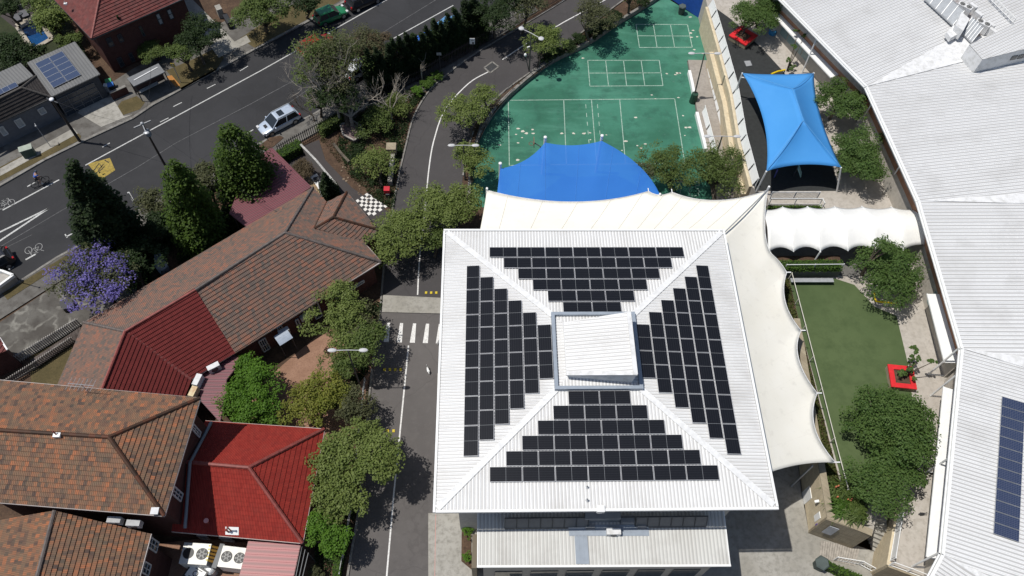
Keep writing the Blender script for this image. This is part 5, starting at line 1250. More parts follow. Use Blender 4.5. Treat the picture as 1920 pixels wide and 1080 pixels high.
# ---- air conditioners
def fanbox(label, px, z, size, rot=0, fans=0, mat=m_smw, front=False, group=None, hole=None, pedestal=None, base=None):
    c = P(*px, z + size[2]); c = c - V(0, 0, size[2] / 2); t = thing('air_conditioner', c - V(0, 0, size[2] / 2), label, 'air conditioner', group)
    mb = MB(); mb.box(c, size, rot); mb.build('cabinet', mat, t)
    ca, sa = math.cos(rot), math.sin(rot)
    if fans:
        for k in range(fans):
            o = (k - (fans - 1) / 2) * size[0] / fans; q = V(c[0] + o * ca, c[1] + o * sa, c[2] + size[2] / 2); r = min(size[0] / fans, size[1]) * .4
            mb = MB(); mb.disc(q + V(0, 0, .002), r, 20, 0, .02)
            mb.build('fan_opening', m_black, t)
            if hole == k: continue
            mb = MB()
            for a in range(6):
                an = a * math.pi / 3; p0 = q + V(math.cos(an) * .06, math.sin(an) * .06, .04); p1 = q + V(math.cos(an) * r * .9, math.sin(an) * r * .9, .04); mb.beam(p0, p1, r * .3, .01)
            for rr in (r, r * .6): mb.tube([q + V(math.cos(x) * rr, math.sin(x) * rr, .05) for x in np.linspace(0, 2 * math.pi, 21)], .012, 4)
            mb.build('fan_guard', plain('fan_grey', (.22, .22, .21), .5), t)
    if front:
        q = c + V(sa * size[1] / 2, -ca * size[1] / 2, 0) * 1.01; mb = MB(); mb.tube([q + V(0, 0, 0), q + V(sa * .03, -ca * .03, 0)], min(size[0], size[2]) * .38, 16); mb.build('fan_grille', m_dmetal, t)
    return t
fanbox('large white twin-fan condenser with one missing fan in the yard', (366, 1038), .4, (1.95, 1.45, 1.6), -.07, 2, plain('cream_enamel', (.72, .70, .64), .4), hole=0)
fanbox('large white twin-fan condenser with both fans, next to carport', (437, 1045), .4, (1.85, 1.45, 1.5), -.12, 2, plain('cream_enamel', (.72, .70, .64), .4))
fanbox('white air conditioner beside the pink walkway roof, nearer the tiled eave', (399, 686), 2.9, (.95, .42, .7), .55, 0, front=True)
fanbox('white air conditioner standing on pink walkway roof above rusty one', (369, 711), 2.9, (.45, .95, .7), -.25, 0, front=True)
fanbox('rust-stained air conditioner standing on pink walkway roof', (361, 733), 2.9, (.45, .85, .7), -.25, 0, stained('rusty_enamel', (.6, .5, .3), (.7, .62, .45), (.4, .15, .03), s1=1, s2=2), front=True)
fanbox('lone white air conditioner on the blue-grey strip of lower roof', (1151, 996), 5.85, (.95, .42, .55), 0, 0, front=True)
fanbox('grey wall air conditioner under tall house eave, left of two', (213, 974), 6.2, (.9, .4, .6), -.05, 0, plain('dull_enamel', (.4, .4, .4)), front=True)
fanbox('grey wall air conditioner under tall house eave, right of two', (249, 980), 6.2, (.9, .4, .6), -.05, 0, plain('dull_enamel', (.4, .4, .4)), front=True)
fanbox('white wall air conditioner under tiled eave above courtyard', (571, 590), 1.5, (.9, .4, .6), .57, 0, plain('dull_enamel', (.4, .4, .4)), front=True)
fanbox('white wall air conditioner beside the blue awning', (531, 619), 2.0, (.9, .4, .6), .57, 0, plain('dull_enamel', (.4, .4, .4)), front=True)
fanbox('twin-fan rooftop condenser at top of the plant well', (1811, 10), 8.7 + WZ, (1.35, .6, 1.0), -.75, 2)
fanbox('twin-fan rooftop condenser at lower end of the plant well', (1845, 42), 8.7 + WZ, (1.35, .6, 1.0), -.75, 2)
for lab, x, y in (('narrow rooftop condenser seen side-on near the top frame edge', 1826, 9), ('rooftop condenser with dark side grille beside the duct', 1836, 24), ('small rooftop condenser in the far corner of plant well', 1859, 44), ('small rooftop condenser nearest the clerestory roof', 1864, 56)):
    fanbox(lab, (x, y), 8.7 + WZ, (.35, .85, .8), .55, 0, front=True)
# yellow pipe bank + cylinder
t = thing('pipe_rack', P(405, 1040, 0), 'bank of yellow-capped pipes between the two big condensers', 'pipes'); mb = MB(); mc = MB()
for k in range(5):
    p = P(394 - k * 1.4, 1024 + k * 6.6, 1.9); mb.tube([p, p + V(.9, -.1, -.7)], .09, 8); mc.sphere(p, .12)
mb.build('pipes', plain('ochre_pipe', (.28, .15, .02)), t); mc.build('caps', plain('yellow_cap', (.75, .6, .12)), t)
mb = MB(); p = P(409, 1042, 1.8); mb.box(p - V(0, 0, .6), (.35, 1.7, 1.2), -.2); mb.build('panel', m_dmetal, t)
t = thing('gas_cylinder', P(392, 1072, 0), 'round grey metal cylinder in the yard below condensers', 'cylinder'); c = P(392, 1066, .9) * V(1, 1, 0); mb = MB(); mb.tube([c, c + V(0, 0, .8)], .42, 16); mb.build('body', m_metal, t); mb = MB(); mb.sphere(c + V(0, 0, .8), (.42, .42, .15)); mb.build('lid', m_metal, t)
t = thing('sign', P(367, 1078, 0), 'black-bordered white board lying at the bottom edge of yard', 'sign'); c = P(367, 1076, .9); mb = MB(); mb.box(c, (1.5, 1.1, .06), -.5); mb.build('frame', m_black, t); mb = MB(); mb.box(c + V(0, 0, .04), (1.25, .85, .02), -.5); mb.build('board', m_white, t)
mb = MB(); mb.tube([c + V(math.cos(a) * .18, math.sin(a) * .18, .06) for a in np.linspace(0, 6.28, 14)], .03, 5); mb.box(c + V(.2, .25, .06), (.6, .05, .01), -.5); mb.box(c + V(-.3, -.2, .06), (.4, .05, .01), -.5); mb.build('printed_marks', m_black, t)
# ---- planter boxes etc
def planter(label, px, z, wpx, rot, h=.6):
    c = P(*px, z + h); s = wpx * mpp(*px, z); t = thing('planter_seat', c - V(0, 0, h), label, 'planter'); ca, sa = math.cos(rot), math.sin(rot); o = s / 2; i_ = s * .3
    T = lambda x, y, zz: V(c[0] + x * ca - y * sa, c[1] + x * sa + y * ca, zz); r = MB(); w = MB(); g = MB()
    for k in range(4):
        a = k * math.pi / 2; k1 = a + math.pi / 4; k2 = a - math.pi / 4; q = lambda rr, an: (rr * math.sqrt(2) * math.cos(an), rr * math.sqrt(2) * math.sin(an))
        p = [q(o, k2), q(o, k1), q(i_, k1), q(i_, k2)]; r.prism([T(*x, 0) for x in p], c[2] - .12, c[2] + .001 * k); w.prism([T(x[0] * .96, x[1] * .96, 0) for x in p], c[2] - h, c[2] - .12)
    r.build('seat', plain('red_seat', (.62, .02, .025), .5), t); w.build('base', m_sandd, t); g.prism([T(*q(i_ * .98, a * math.pi / 2 + math.pi / 4), 0) for a in range(4)], c[2] - h, c[2] - .1); g.build('soil', m_soil, t); return c
pc1 = planter('square red-topped planter seat on the lawn edge with thin young tree', (1692, 706), 2.8, 46, -.12)
pc2 = planter('square red-topped planter seat on the black play area under bushy tree', (1394, 66), 2.8, 38, .78)
t = thing('planter_seat', P(726, 357, 0), 'small red box planter by the driveway near chessboard', 'planter'); c = P(725, 354, .9) * V(1, 1, 0); mb = MB(); mb.box(c + V(0, 0, .7), (.55, .55, .5)); mb.build('box', plain('red_box', (.5, .015, .03)), t); mb = MB(); mb.box(c + V(.05, -.25, .25), (.35, .3, .5)); mb.build('stand', m_dmetal, t)
# yellow play frames
for lab, pts, z in (('yellow play frame half hidden under the lawn tree', [(1639, 548), (1642, 565), (1660, 567), (1680, 569), (1681, 560)], 3.4), ('yellow arched play bar behind the light blue canopy', [(1446, 139), (1458, 134), (1472, 131)], 3.5)):
    t = thing('climbing_frame', P(*pts[0], 2.8), lab, 'play frame'); q = PP(pts, z); mb = MB(); mb.tube(q, .09, 8); mb.build('bars', plain('play_yellow', (.75, .52, .01), .4), t)
    for p in (q[0], q[-1]): mb = MB(); mb.tube([V(p[0], p[1], 2.8), p], .06, 8); mb.build('leg', m_dmetal, t)
t = thing('play_slide', P(1498, 330, 2.8), 'pale teal slide in the shade under the light blue canopy', 'slide'); a, b = P(1497, 312, 4.2), P(1502, 328, 3.2); mb = MB(); mb.beam(a, b, .6, .08); mb.build('chute', plain('teal', (.25, .45, .45)), t); mb = MB(); mb.beam(V(a[0], a[1], 2.8), a, .08, .08); mb.build('support', m_dmetal, t); mb = MB(); mb.tube([P(1458, 318, 5), P(1452, 332, 3)], .06, 6); mb.build('support', plain('blue_post', (.05, .06, .3)), t)
t = thing('play_toy', P(1449, 60, 2.8), 'small blue and white toy tub by the brick wall', 'toy'); c = P(1449, 60, 3.0); mb = MB(); mb.tube([c - V(0, 0, .2), c + V(0, 0, .3)], .42, 12); mb.build('tub', plain('toy_blue', (.04, .25, .5)), t); mb = MB(); mb.disc(c + V(-.05, .1, .3), .33, 12); mb.build('lid', m_white, t)
# shade structure lower: railings, hedge boxes
rail_fence('white balustrade with glass panels below the blue canopy', [(1442, 362), (1535, 362)][0:0], 0, 0, m_white) if False else None
rail_fence('white framed railing between black play area and cream tunnel', [(1443, 373), (1531, 373)], 2.8, 1.0, m_smw, post=2.2, gap=.12)
rail_fence('thin white railing over the low hedge before the tunnel canopy', [(1441, 384), (1536, 384), (1540, 392)], 2.8, .9, m_white, panel=False)
rail_fence('white railing above the seat wall at top of the lawn', [(1470, 506), (1576, 505)], 3.75, .8, m_smw, panel=False)
rail_fence('long cream rail fence along the scalloped canopy edge', [(1478, 524), (1503, 621), (1533, 738), (1556, 830), (1581, 925)], 2.8, 1.0, plain('cream_rail', (.6, .58, .5)), panel=False, post=3.2, nrail=1)
t = thing('seat_wall', P(1520, 520, 2.8), 'dark seat wall with pale bench top at the head of lawn', 'bench'); a, b = P(1470, 506.5, 3.75), P(1577, 505.5, 3.75); mb = MB(); mb.beam(V(a[0], a[1], 3.25), V(b[0], b[1], 3.25), .3, 1.0); mb.build('wall', plain('dark_wall', (.1, .1, .095)), t); mb = MB(); a, b = P(1481, 519, 3.25), P(1561, 519, 3.25); mb.beam(a - V(0, .35, 0), b - V(0, .35, 0), .4, .06); mb.build('bench_top', m_metal, t)
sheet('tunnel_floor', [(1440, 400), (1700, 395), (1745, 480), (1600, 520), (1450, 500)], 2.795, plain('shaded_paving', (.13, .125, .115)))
mb = MB(); mb.prism(PP([(1448, 480), (1575, 479), (1577, 505), (1470, 506)], 3.72), 2.8, 3.72); struct(mb, 'hedge_bed', m_soil)
# SE retaining wall with doors
t = thing('retaining_wall', P(1560, 1000, 0), 'tall sandstone retaining wall with white door at the lawn corner', 'wall'); base = PP([(1498, 895), (1503, 925), (1517, 1000)], 0)
wa_, wb2 = P(1462, 640, 0), P(1517, 1000, 0); ww = P(1605, 1022, 0); w3 = P(1560, 992, 3.8)
dv = (wb2 - wa_) / np.linalg.norm(wb2 - wa_)
mb = MB(); mb.beam(wa_ + V(.2, .05, 1.9), wb2 + V(.2, .1, 1.9), .4, 3.8); mb.build('wall', m_sand, t)
mb = MB(); e2 = P(1636, 1002, 3.8); mb.beam(V(wb2[0], wb2[1], 1.9) + V(0, .2, -.004), V(e2[0], e2[1], 1.9) + V(0, .1, -.004), .4, 3.79); mb.build('stone_face', m_sandd, t)
mb = MB(); mb.beam(wa_ + V(.22, .1, 3.83), wb2 + V(.22, .0, 3.83), .5, .07); mb.beam(V(wb2[0], wb2[1], 3.832) + V(.25, .22, 0), V(e2[0], e2[1], 3.832) + V(0, .1, 0), .5, .07); mb.build('coping', m_sandd, t)
def on_wall(a, b, quad, off, mat, name, par):
    pl = vplane(a, b); q = [Pp(x, y, (pl[0], pl[1])) for x, y in quad]; n = pl[1] if pl[1] @ (CAM - q[0]) > 0 else -pl[1]
    u = [(p - pl[0]) @ pl[2] for p in q]; zz = [p[2] for p in q]; mb = MB(); A = pl[0] + pl[2] * min(u) + n * off; B = pl[0] + pl[2] * max(u) + n * off; zm = (min(zz) + max(zz)) / 2
    mb.beam(V(A[0], A[1], zm), V(B[0], B[1], zm), .05, max(zz) - min(zz)); return mb.build(name, mat, par)
fa, fb_ = wa_ + V(.0, 0, 0), wb2 + V(0, .0, 0)
fa2, fb2 = fa, fb_
on_wall(fa, fb_, [(1504, 925), (1511, 944), (1522, 930), (1517, 912)], .03, m_white, 'door', t)
on_wall(fa, fb_, [(1527.5, 967), (1536, 960), (1539, 970), (1529, 979)], .03, m_white, 'notice_board', t); on_wall(fa, fb_, [(1530, 986), (1533, 981)], .03, plain('purple_sign', (.13, .08, .3)), 'small_sign', t)
on_wall(wb2 - V(0, .02, 0), V(e2[0], e2[1], 0) - V(0, .1, 0), [(1541, 995), (1574, 990)], .1, plain('grey_panel', (.33, .35, .38), .4), 'wall_panel', t)
q = P(1536, 939, 3.1); mb = MB(); mb.tube([q, q - V(.28, .02, .15)], .11, 10); mb.build('spout', m_white, t)
# stairs and decking
mb = MB()
for k in range(9):
    z = 2.6 - k * .3; a = P(1638 + (k * -.3), 950 + k * 8.5, z); b = P(1662, 956 + k * 9.5, z); mb.prism([a, b, b + V(-.1, -.5, 0), a + V(-.1, -.5, 0)], 0, z)
struct(mb, 'stairs', m_conc)
mb = MB()
for k in range(16):
    a, b = P(1541 + k * 4.6, 1014 + k * .8, .03), P(1538 + k * 4.2, 1046 + k * 1.0, .03); mb.beam(a, b, .15, .07)
tag(mb.build('timber_ramp', plain('grey_decking', (.33, .3, .26), .85, var=.25, scale=4)), 'ribbed grey ramp below the sandstone wall', 'ramp')
rail_fence('white panel fence along the pale path above the stairs', [(1684, 962), (1677, 998), (1668, 1052)], 2.8, 1.0, m_white, panel='sheet', post=1.5)
rail_fence('white railing turning towards the white building at bottom', [(1667, 1060), (1700, 1072), (1752, 1092)], 2.8, .9, m_white, panel=False)
rail_fence('low white railing beside the clipped hedge at bottom', [(1563, 1050), (1610, 1058), (1646, 1078)], .1, .9, m_white, gap=.2)
t = thing('retaining_wall', P(1660, 1000, 0), 'pale sandstone wall under the white path fence', 'wall'); q = PP([(1688, 948), (1678, 1000), (1668, 1060)], 2.8); mb = MB(); kerbline(mb, [p - V(.1, 0, 0) for p in q], .25, 0, 2.84); mb.build('wall', m_sand, t); mb = MB(); kerbline(mb, [q[2] - V(.1, 0, 0), P(1752, 1092, 2.8)], .25, 0, 2.83); mb.build('stone_face', m_sandd, t)
t = thing('wheelie_bin', P(1537, 1060, 0), 'dark green bin at the end of the clipped bottom hedge', 'bin'); c = P(1538, 1058, .5) * V(1, 1, 0); mb = MB(); mb.tube([c, c + V(0, 0, .95)], [.42, .5], 6); mb.build('body', plain('bin_green', (.04, .055, .05)), t); mb = MB(); mb.tube([c + V(0, 0, .95), c + V(0, 0, 1.05)], [.55, .45], 6); mb.build('lid', plain('bin_green_lid', (.07, .09, .085)), t)
t = thing('wheelie_bin', P(1280, 14, CZ), 'dark green bin against the blue court wall', 'bin'); c = P(1280, 12, .6) * V(1, 1, 0) + V(0, 0, CZ + 1); mb = MB(); mb.tube([c - V(0, 0, 1), c], [.35, .42], 6); mb.build('body', plain('bin_green', (.04, .055, .05)), t); mb = MB(); mb.tube([c, c + V(0, 0, .1)], [.46, .4], 6); mb.build('lid', plain('bin_green_lid', (.07, .09, .085)), t)
# basketball hoop
t = thing('basketball_hoop', P(1006, 300, CZ), 'rusty basketball hoop behind the far edge of blue sail', 'hoop'); c = P(1002, 268, 2.4) * V(1, 1, 0) + V(0, 0, CZ); mb = MB(); mb.tube([c + V(.6, -.3, 0), c + V(.6, -.3, 2.6), c + V(0, 0, 2.8)], .06, 6); mb.build('post', m_dmetal, t); mb = MB(); mb.box(c + V(-.05, 0, 2.9), (.05, .9, .6)); mb.build('backboard', plain('rusty_board', (.22, .12, .08)), t); mb = MB(); mb.tube([c + V(math.cos(a) * .23 - .3, math.sin(a) * .23, 2.7) for a in np.linspace(0, 6.28, 14)], .02, 5); mb.build('ring', m_capR, t)
# low walls/timber near the entrance yard
t = thing('garden_wall', P(590, 310, 0), 'thin white-topped wall between entrance yard and terrace of pavers', 'wall'); w_ = PP([(568, 285), (596, 314), (636, 362)], 0); mb = MB(); kerbline(mb, w_, .14, 0, 1.1); mb.build('wall', plain('grey_wall_b', (.2, .19, .18)), t); mb = MB(); kerbline(mb, w_, .2, 1.1, 1.15); mb.build('coping', plain('grey_coping', (.38, .37, .35), .8, var=.4), t)
t = thing('timber_sleeper_edge', P(640, 280, 0), 'line of old timber sleepers edging the leaf-littered garden', 'edging'); mb = MB(); kerbline(mb, PP([(626, 272), (640, 290), (655, 306)], 0), .25, 0, .3); mb.build('sleepers', stained('old_sleeper', (.1, .085, .068), (.14, .12, .09), (.05, .04, .03)), t)
t = thing('timber_beam', P(735, 310, 0), 'pale weathered log beam standing along the garden beside driveway', 'beam'); mb = MB(); mb.beam(P(737, 288, .5), P(731, 344, .5), .4, .6); mb.build('beam', stained('pale_timber_b', (.3, .28, .24), (.38, .36, .32), (.16, .14, .12)), t); mb = MB(); mb.box(P(734, 279, 1.0), (.95, .9, .8)); mb.build('cap_block', m_sandd, t)
# hexagonal tree seat
t = thing('hexagonal_bench', P(660, 245, 0), 'hexagonal pale timber seat ring around the big garden tree', 'bench'); c = P(660, 243, .5); mb = MB(); q = PP([(638, 233), (643, 252), (664, 263), (681, 251), (677, 236), (662, 227)], .55)
for i in range(6): mb.beam(q[i], q[(i + 1) % 6], .16, .1)
mb.build('rim', stained('pale_timber_c', (.33, .3, .27), (.4, .37, .33), (.2, .17, .15)), t)
mb = MB(); mb.prism(q, 0, .45); mb.build('planter', plain('mauve_soil', (.13, .09, .085)), t)
# pavers + white cloth by terrace
sheet('terrace_pavers', [(556, 322), (572, 312), (600, 338), (608, 360), (612, 378), (598, 366)], .02, stained('tan_pavers', (.36, .26, .15), (.42, .31, .19), (.12, .08, .05), s1=1, s2=1.4))
t = thing('ground_cloth', P(598, 342, 0), 'crumpled white sheet lying on tan terrace pavers', 'sheet'); mb = MB(); mb.prism(PP([(582, 332), (594, 325), (604, 345), (604, 372), (596, 352)], .06), .03, .07); mb.build('cloth', m_white, t); mb = MB(); mb.box(P(593, 336, .2), (.5, .4, .25), .4); mb.box(P(600, 347, .2), (.3, .4, .15), .2); mb.build('dark_items', m_black, t)
# fences on the left
def picket(label, px, zb, h, mat, gap=.2, thick=.05, group=None):
    w = PP(px, zb); t = thing('fence', w[0], label, 'fence', group); mp, mr = MB(), MB()
    for i in range(len(w) - 1):
        a, b = w[i], w[i + 1]; n = max(1, int(np.linalg.norm(b - a) / gap))
        for k in range(n): q = a + (b - a) * k / n; mp.beam(q, q + V(0, 0, h), thick, thick)
        mr.beam(a + V(0, 0, h * .85), b + V(0, 0, h * .85), .05, .06); mr.beam(a + V(0, 0, .2), b + V(0, 0, .2), .05, .06)
    mp.build('pickets', mat, t); mr.build('rails', mat, t)
picket('pale picket fence along the stone yard beside the tiled building', [(-20, 712), (50, 672), (155, 608)], .1, 1.1, stained('pale_picket', (.4, .38, .35), (.5, .48, .45), (.25, .23, .2)), .17, .08)
picket('second pale picket fence, on the garden side of the timber decking', [(-20, 745), (68, 690), (143, 640)], .1, .9, stained('pale_picket_b', (.3, .28, .26), (.38, .36, .33), (.2, .18, .16)), .17, .08)
mb = MB()
for k in range(34):
    f = k / 33; a = P(58 + (150 - 58) * f, 675 + (614 - 675) * f, .3); b = P(70 + (146 - 70) * f, 688 + (636 - 688) * f, .3); mb.beam(a, b, .13, .06)
tag(mb.build('decking', stained('dark_decking', (.08, .065, .058), (.12, .10, .09), (.05, .04, .035), s1=1)), 'dark timber decking between the two picket fences', 'decking')
picket('dark picket fence behind the clipped garden hedge and entrance gate', [(525, 292), (590, 255), (660, 215), (720, 180), (790, 150)], .05, 1.5, m_black, .22, .06)
picket('dark steel fence behind the row of slim cypresses', [(790, 152), (830, 128), (880, 100), (950, 58), (1040, 5), (1080, -20)], .05, 1.7, plain('brown_steel', (.045, .035, .033)), .2, .06)
mb = MB(); w = smooth_pts(PP([(960, 168), (912, 222), (896, 262), (886, 300)], 0), 4); t = thing('fence', w[0], 'low dark rail along the curved court edge by driveway', 'fence')
for z in (.5, .9): mb.tube([p + V(0, 0, z) for p in w], .03, 5)
mb.build('rails', m_dmetal, t); mb = MB()
for p in w[::2]: mb.tube([p, p + V(0, 0, .92)], .03, 5)
mb.build('posts', m_dmetal, t)
mb = MB(); w = smooth_pts(PP([(652, 1080), (671, 960), (690, 780), (697, 715)], 0), 3); t = thing('fence', w[0], 'low grey guard rail between trees and lower driveway', 'fence')
for z in (.4, .8): mb.tube([p + V(-.5, 0, z) for p in w], .03, 5)
mb.build('rails', m_metal, t); mb = MB()
for p in w: mb.tube([p + V(-.5, 0, 0), p + V(-.5, 0, .82)], .03, 5)
mb.build('posts', m_metal, t)
# stone wall column beside mulch on west of lower building
t = thing('stone_pier', P(890, 1040, 0), 'slim dark stacked stone pier at corner of lower roof', 'pier'); mb = MB(); a, b = P(891, 1005, 2.5), P(889, 1068, 2.5); mb.beam(V(a[0], a[1], 1.5), V(b[0], b[1], 1.5), .35, 3); mb.build('pier', m_sandd, t)
# right-hand roof panels
# ---- blue panels on the east roof
k3, k4 = keys[3], keys[4]; nE = norms[3]; pl = (k3 + V(0, 0, .14), None)
A3, B3, C3 = k3 + V(0, 0, .14), k4 + V(0, 0, .14), k3 + nE * 10 + V(0, 0, RISE / W_ * 10 + .14)
epl = plane3(A3, B3, C3)
tl, bl_, brr = Pp(1879, 743, epl), Pp(1863, 1001, epl), Pp(1910, 1017, epl)
uy = bl_ - tl; Ly = np.linalg.norm(uy) / 13; uy /= np.linalg.norm(uy); ux = brr - bl_; Lx = np.linalg.norm(ux); ux /= Lx
for j in range(13):
    c = tl + uy * Ly * (j + .5) + ux * Lx / 2
    solar(c, ux, uy, epl[1], Lx, Ly - .06, f"blue gridded solar panel, {ORD[j]} from the top of the column on right-hand roof", 'column of blue panels on the curved roof', m_cellb, 'e')
# ================================================================ VEGETATION
def leafcloud(name, mat, parent, cen, rad, nleaf, ls, nclump=40, shape='ball', seed=0, flat=.35, clump=.34, droop=0):
    """many small leaf faces grouped in clumps through the crown volume"""
    r = np.random.RandomState(seed); cen = np.array(cen, float); rad = np.array(rad, float)
    if shape == 'ball':
        K = 5 + int(nclump / 22); la = r.rand(K) * 2 * np.pi; lr = .25 + .42 * r.rand(K); lobes = np.stack([lr * np.cos(la), lr * np.sin(la), -.15 + .45 * r.rand(K)], 1); lobes[0] = (0, 0, .25); ls_ = .34 + .26 * r.rand(K); ls_[0] = .5
        li = r.choice(K, nclump, p=ls_ ** 2 / (ls_ ** 2).sum()); d = r.normal(size=(nclump, 3)); d /= np.linalg.norm(d, axis=1)[:, None]; d[:, 2] = np.abs(d[:, 2]) * 1.1 - .35
        cc = lobes[li] + d * ls_[li][:, None] * (.75 + .35 * r.rand(nclump, 1)); cr = clump * (.32 + .5 * r.rand(nclump))
    elif shape == 'cone':
        h = r.rand(nclump) ** 1.35; a = r.rand(nclump) * 2 * np.pi; prof = (1 - h) ** (.45 if mat.name == 'leaf_conifer' else .68) * (.55 + .45 * np.minimum(1, h * 6)); rr = prof * (.35 + .6 * r.rand(nclump))
        cc = np.stack([rr * np.cos(a), rr * np.sin(a), h * 2 - 1], 1); cr = clump * (.35 + .8 * (1 - h)) * (.7 + .5 * r.rand(nclump))
    elif shape == 'box':
        cc = r.rand(nclump, 3) * 2 - 1; cc *= .85; cr = np.full(nclump, clump)
    w = cr ** 2; w /= w.sum(); idx = r.choice(nclump, nleaf, p=w)
    d = r.normal(size=(nleaf, 3)); d /= np.linalg.norm(d, axis=1)[:, None]; dist = .4 + .8 * r.rand(nleaf, 1) ** .8
    if shape == 'box': p = (r.rand(nleaf, 3) * 2 - 1); k = r.randint(0, 4, nleaf); s_ = np.sign(p); p[k == 0, 2] = 1; p[k == 1, 2] = 1; p[k == 2, 1] = s_[k == 2, 1]; p[k == 3, 0] = s_[k == 3, 0]; p *= 1 + .06 * r.normal(size=(nleaf, 1))
    else: p = cc[idx] + d * dist * cr[idx][:, None] * V(1, 1, .8) if shape != 'cone' else cc[idx] + d * dist * cr[idx][:, None] * V(1, 1, rad[0] / rad[2] * 1.6)
    pos = cen + p * rad; pos[:, 2] -= droop * r.rand(nleaf)
    n = r.normal(size=(nleaf, 3)) * flat * .85 + d * .6 + V(-.15, 0, .9); n /= np.linalg.norm(n, axis=1)[:, None]
    t = np.cross(n, r.normal(size=(nleaf, 3))); t /= np.linalg.norm(t, axis=1)[:, None]; b = np.cross(n, t)
    s = ls * (.55 + .8 * r.rand(nleaf, 1)); q = np.empty((nleaf, 4, 3))
    q[:, 0] = pos - t * s * .5; q[:, 1] = pos - b * s * .32 + n * s * .08; q[:, 2] = pos + t * s * .5; q[:, 3] = pos + b * s * .32 + n * s * .08
    O = ORIG[parent.name] if parent is not None else cen
    vs = (q.reshape(-1, 3) - O).astype(np.float32); me = bpy.data.meshes.new(name); me.vertices.add(nleaf * 4); me.vertices.foreach_set('co', vs.ravel())
    me.loops.add(nleaf * 4); me.loops.foreach_set('vertex_index', np.arange(nleaf * 4, dtype=np.int32)); me.polygons.add(nleaf)
    me.polygons.foreach_set('loop_start', np.arange(0, nleaf * 4, 4, dtype=np.int32)); me.update(calc_edges=True); me.validate()
    me.materials.append(mat); o = bpy.data.objects.new(name, me); sc.collection.objects.link(o)
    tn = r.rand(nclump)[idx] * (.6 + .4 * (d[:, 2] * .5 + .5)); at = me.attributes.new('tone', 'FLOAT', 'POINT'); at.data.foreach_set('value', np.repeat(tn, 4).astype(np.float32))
    if parent is not None: o.parent = parent
    else: o.location = tuple(O)
    ORIG[o.name] = O; return o, cen + cc * rad
TS = [0]
def tree(label, px, r_px, h, mat, zb=0.0, ratio=.72, shape='ball', dens=1.0, ls=.26, bark=m_bark, name='tree', cat='tree', group=None, nclump=None, ry=1.0, trunk=.16, clump=.34, base=None, multi=1, sx=1.0, second=None):
    TS[0] += 1; sd_ = TS[0] * 17 + 3; rnd = random.Random(sd_)
    if shape == 'cone':
        # px is the base, base= tip pixel
        b = P(*px, zb); tip = P(*base, zb + h); r = r_px * mpp(*px, zb + 1); root = thing(name, b, label, cat, group)
        cen = V((b[0] + tip[0]) / 2, (b[1] + tip[1]) / 2, zb + .3 + h / 2); rad = V(r, r, (h - .3) / 2); nl = int(1500 * dens * (r * h) / (ls * ls) * .028)
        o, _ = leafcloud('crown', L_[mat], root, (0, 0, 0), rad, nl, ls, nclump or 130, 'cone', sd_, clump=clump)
        # shear the crown onto its leaning axis
        co_ = np.empty(len(o.data.vertices) * 3, np.float32); o.data.vertices.foreach_get('co', co_); co_ = co_.reshape(-1, 3) + ORIG[root.name]
        s = (co_[:, 2] / rad[2] + 1) / 2; ax = tip - b; co_[:, 0] += b[0] + ax[0] * s; co_[:, 1] += b[1] + ax[1] * s; co_[:, 2] += zb + .3 + h / 2; co_ -= ORIG[root.name]
        o.data.vertices.foreach_set('co', co_.astype(np.float32).ravel()); mb = MB(); mb.tube([b, b * .3 + tip * .7], [trunk, .04], 7); mb.build('trunk', bark, root); return root
    m = mpp(*px, zb + h * .6); r = r_px * m * 1.16; ls = ls * .8; rz_ = r * ratio; cz_ = zb + h - rz_; c = P(*px, max(cz_, zb + .3)); 
    b = V(c[0] + rnd.uniform(-.1, .1) * r, c[1] + rnd.uniform(-.1, .1) * r, zb) if base is None else P(*base, zb)
    root = thing(name, b, label, cat, group); rad = V(r * sx, r * ry, rz_); r_px *= 1.0; nl = int(dens * 19 * (r * r * (1 + ratio)) / (ls * ls)); nc = nclump or int(34 + r * 30)
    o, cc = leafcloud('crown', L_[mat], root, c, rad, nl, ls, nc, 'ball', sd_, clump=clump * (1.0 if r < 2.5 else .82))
    if second: leafcloud('blossom' if second == 'purple' else 'new_growth', L_[second], root, c + V(0, 0, .08), rad * 1.04, int(nl * .75), ls, nc, 'ball', sd_ + 1, clump=clump * .8)
    mb = MB(); top = c + V(0, 0, -rz_ * .25)
    if name in ('tree', 'bare_tree'):
        for k in range(multi):
            bb = b + V(rnd.uniform(-.2, .2), rnd.uniform(-.2, .2), 0) * (k > 0); fork = b * .5 + top * .5 + V(rnd.uniform(-.3, .3), rnd.uniform(-.3, .3), -.1); mb.tube([bb, fork], [trunk, trunk * .65], 7)
            for q in cc[k::multi][:12]: mid = fork * .5 + q * .5 + V(rnd.uniform(-.2, .2), rnd.uniform(-.2, .2), .1); mb.tube([fork, mid, q], [trunk * .5, trunk * .3, .02], 5)
        mb.build('trunk', bark, root)
    else:
        for q in cc[:8]: mb.tube([b, q], [.05, .015], 5)
        mb.build('stems', bark, root)
    return root
def branches(mb, p, d, L, r, depth, rnd):
    if depth == 0 or r < .006: return
    pts = [p]; q = p; dd = np.array(d, float)
    for i in range(3):
        dd = dd + V(rnd.uniform(-.3, .3), rnd.uniform(-.3, .3), rnd.uniform(-.12, .22)); dd /= np.linalg.norm(dd); q = q + dd * L / 3; pts.append(q)
    mb.tube(pts, [r, r * .85, r * .72, r * .6], 5)
    for k in range(3 if depth > 1 else 2):
        s = rnd.choice((1, 2, 3)); nd = dd + V(rnd.uniform(-.9, .9), rnd.uniform(-.9, .9), rnd.uniform(-.2, .5)); nd /= np.linalg.norm(nd); branches(mb, pts[s], nd, L * .72, r * .55, depth - 1, rnd)
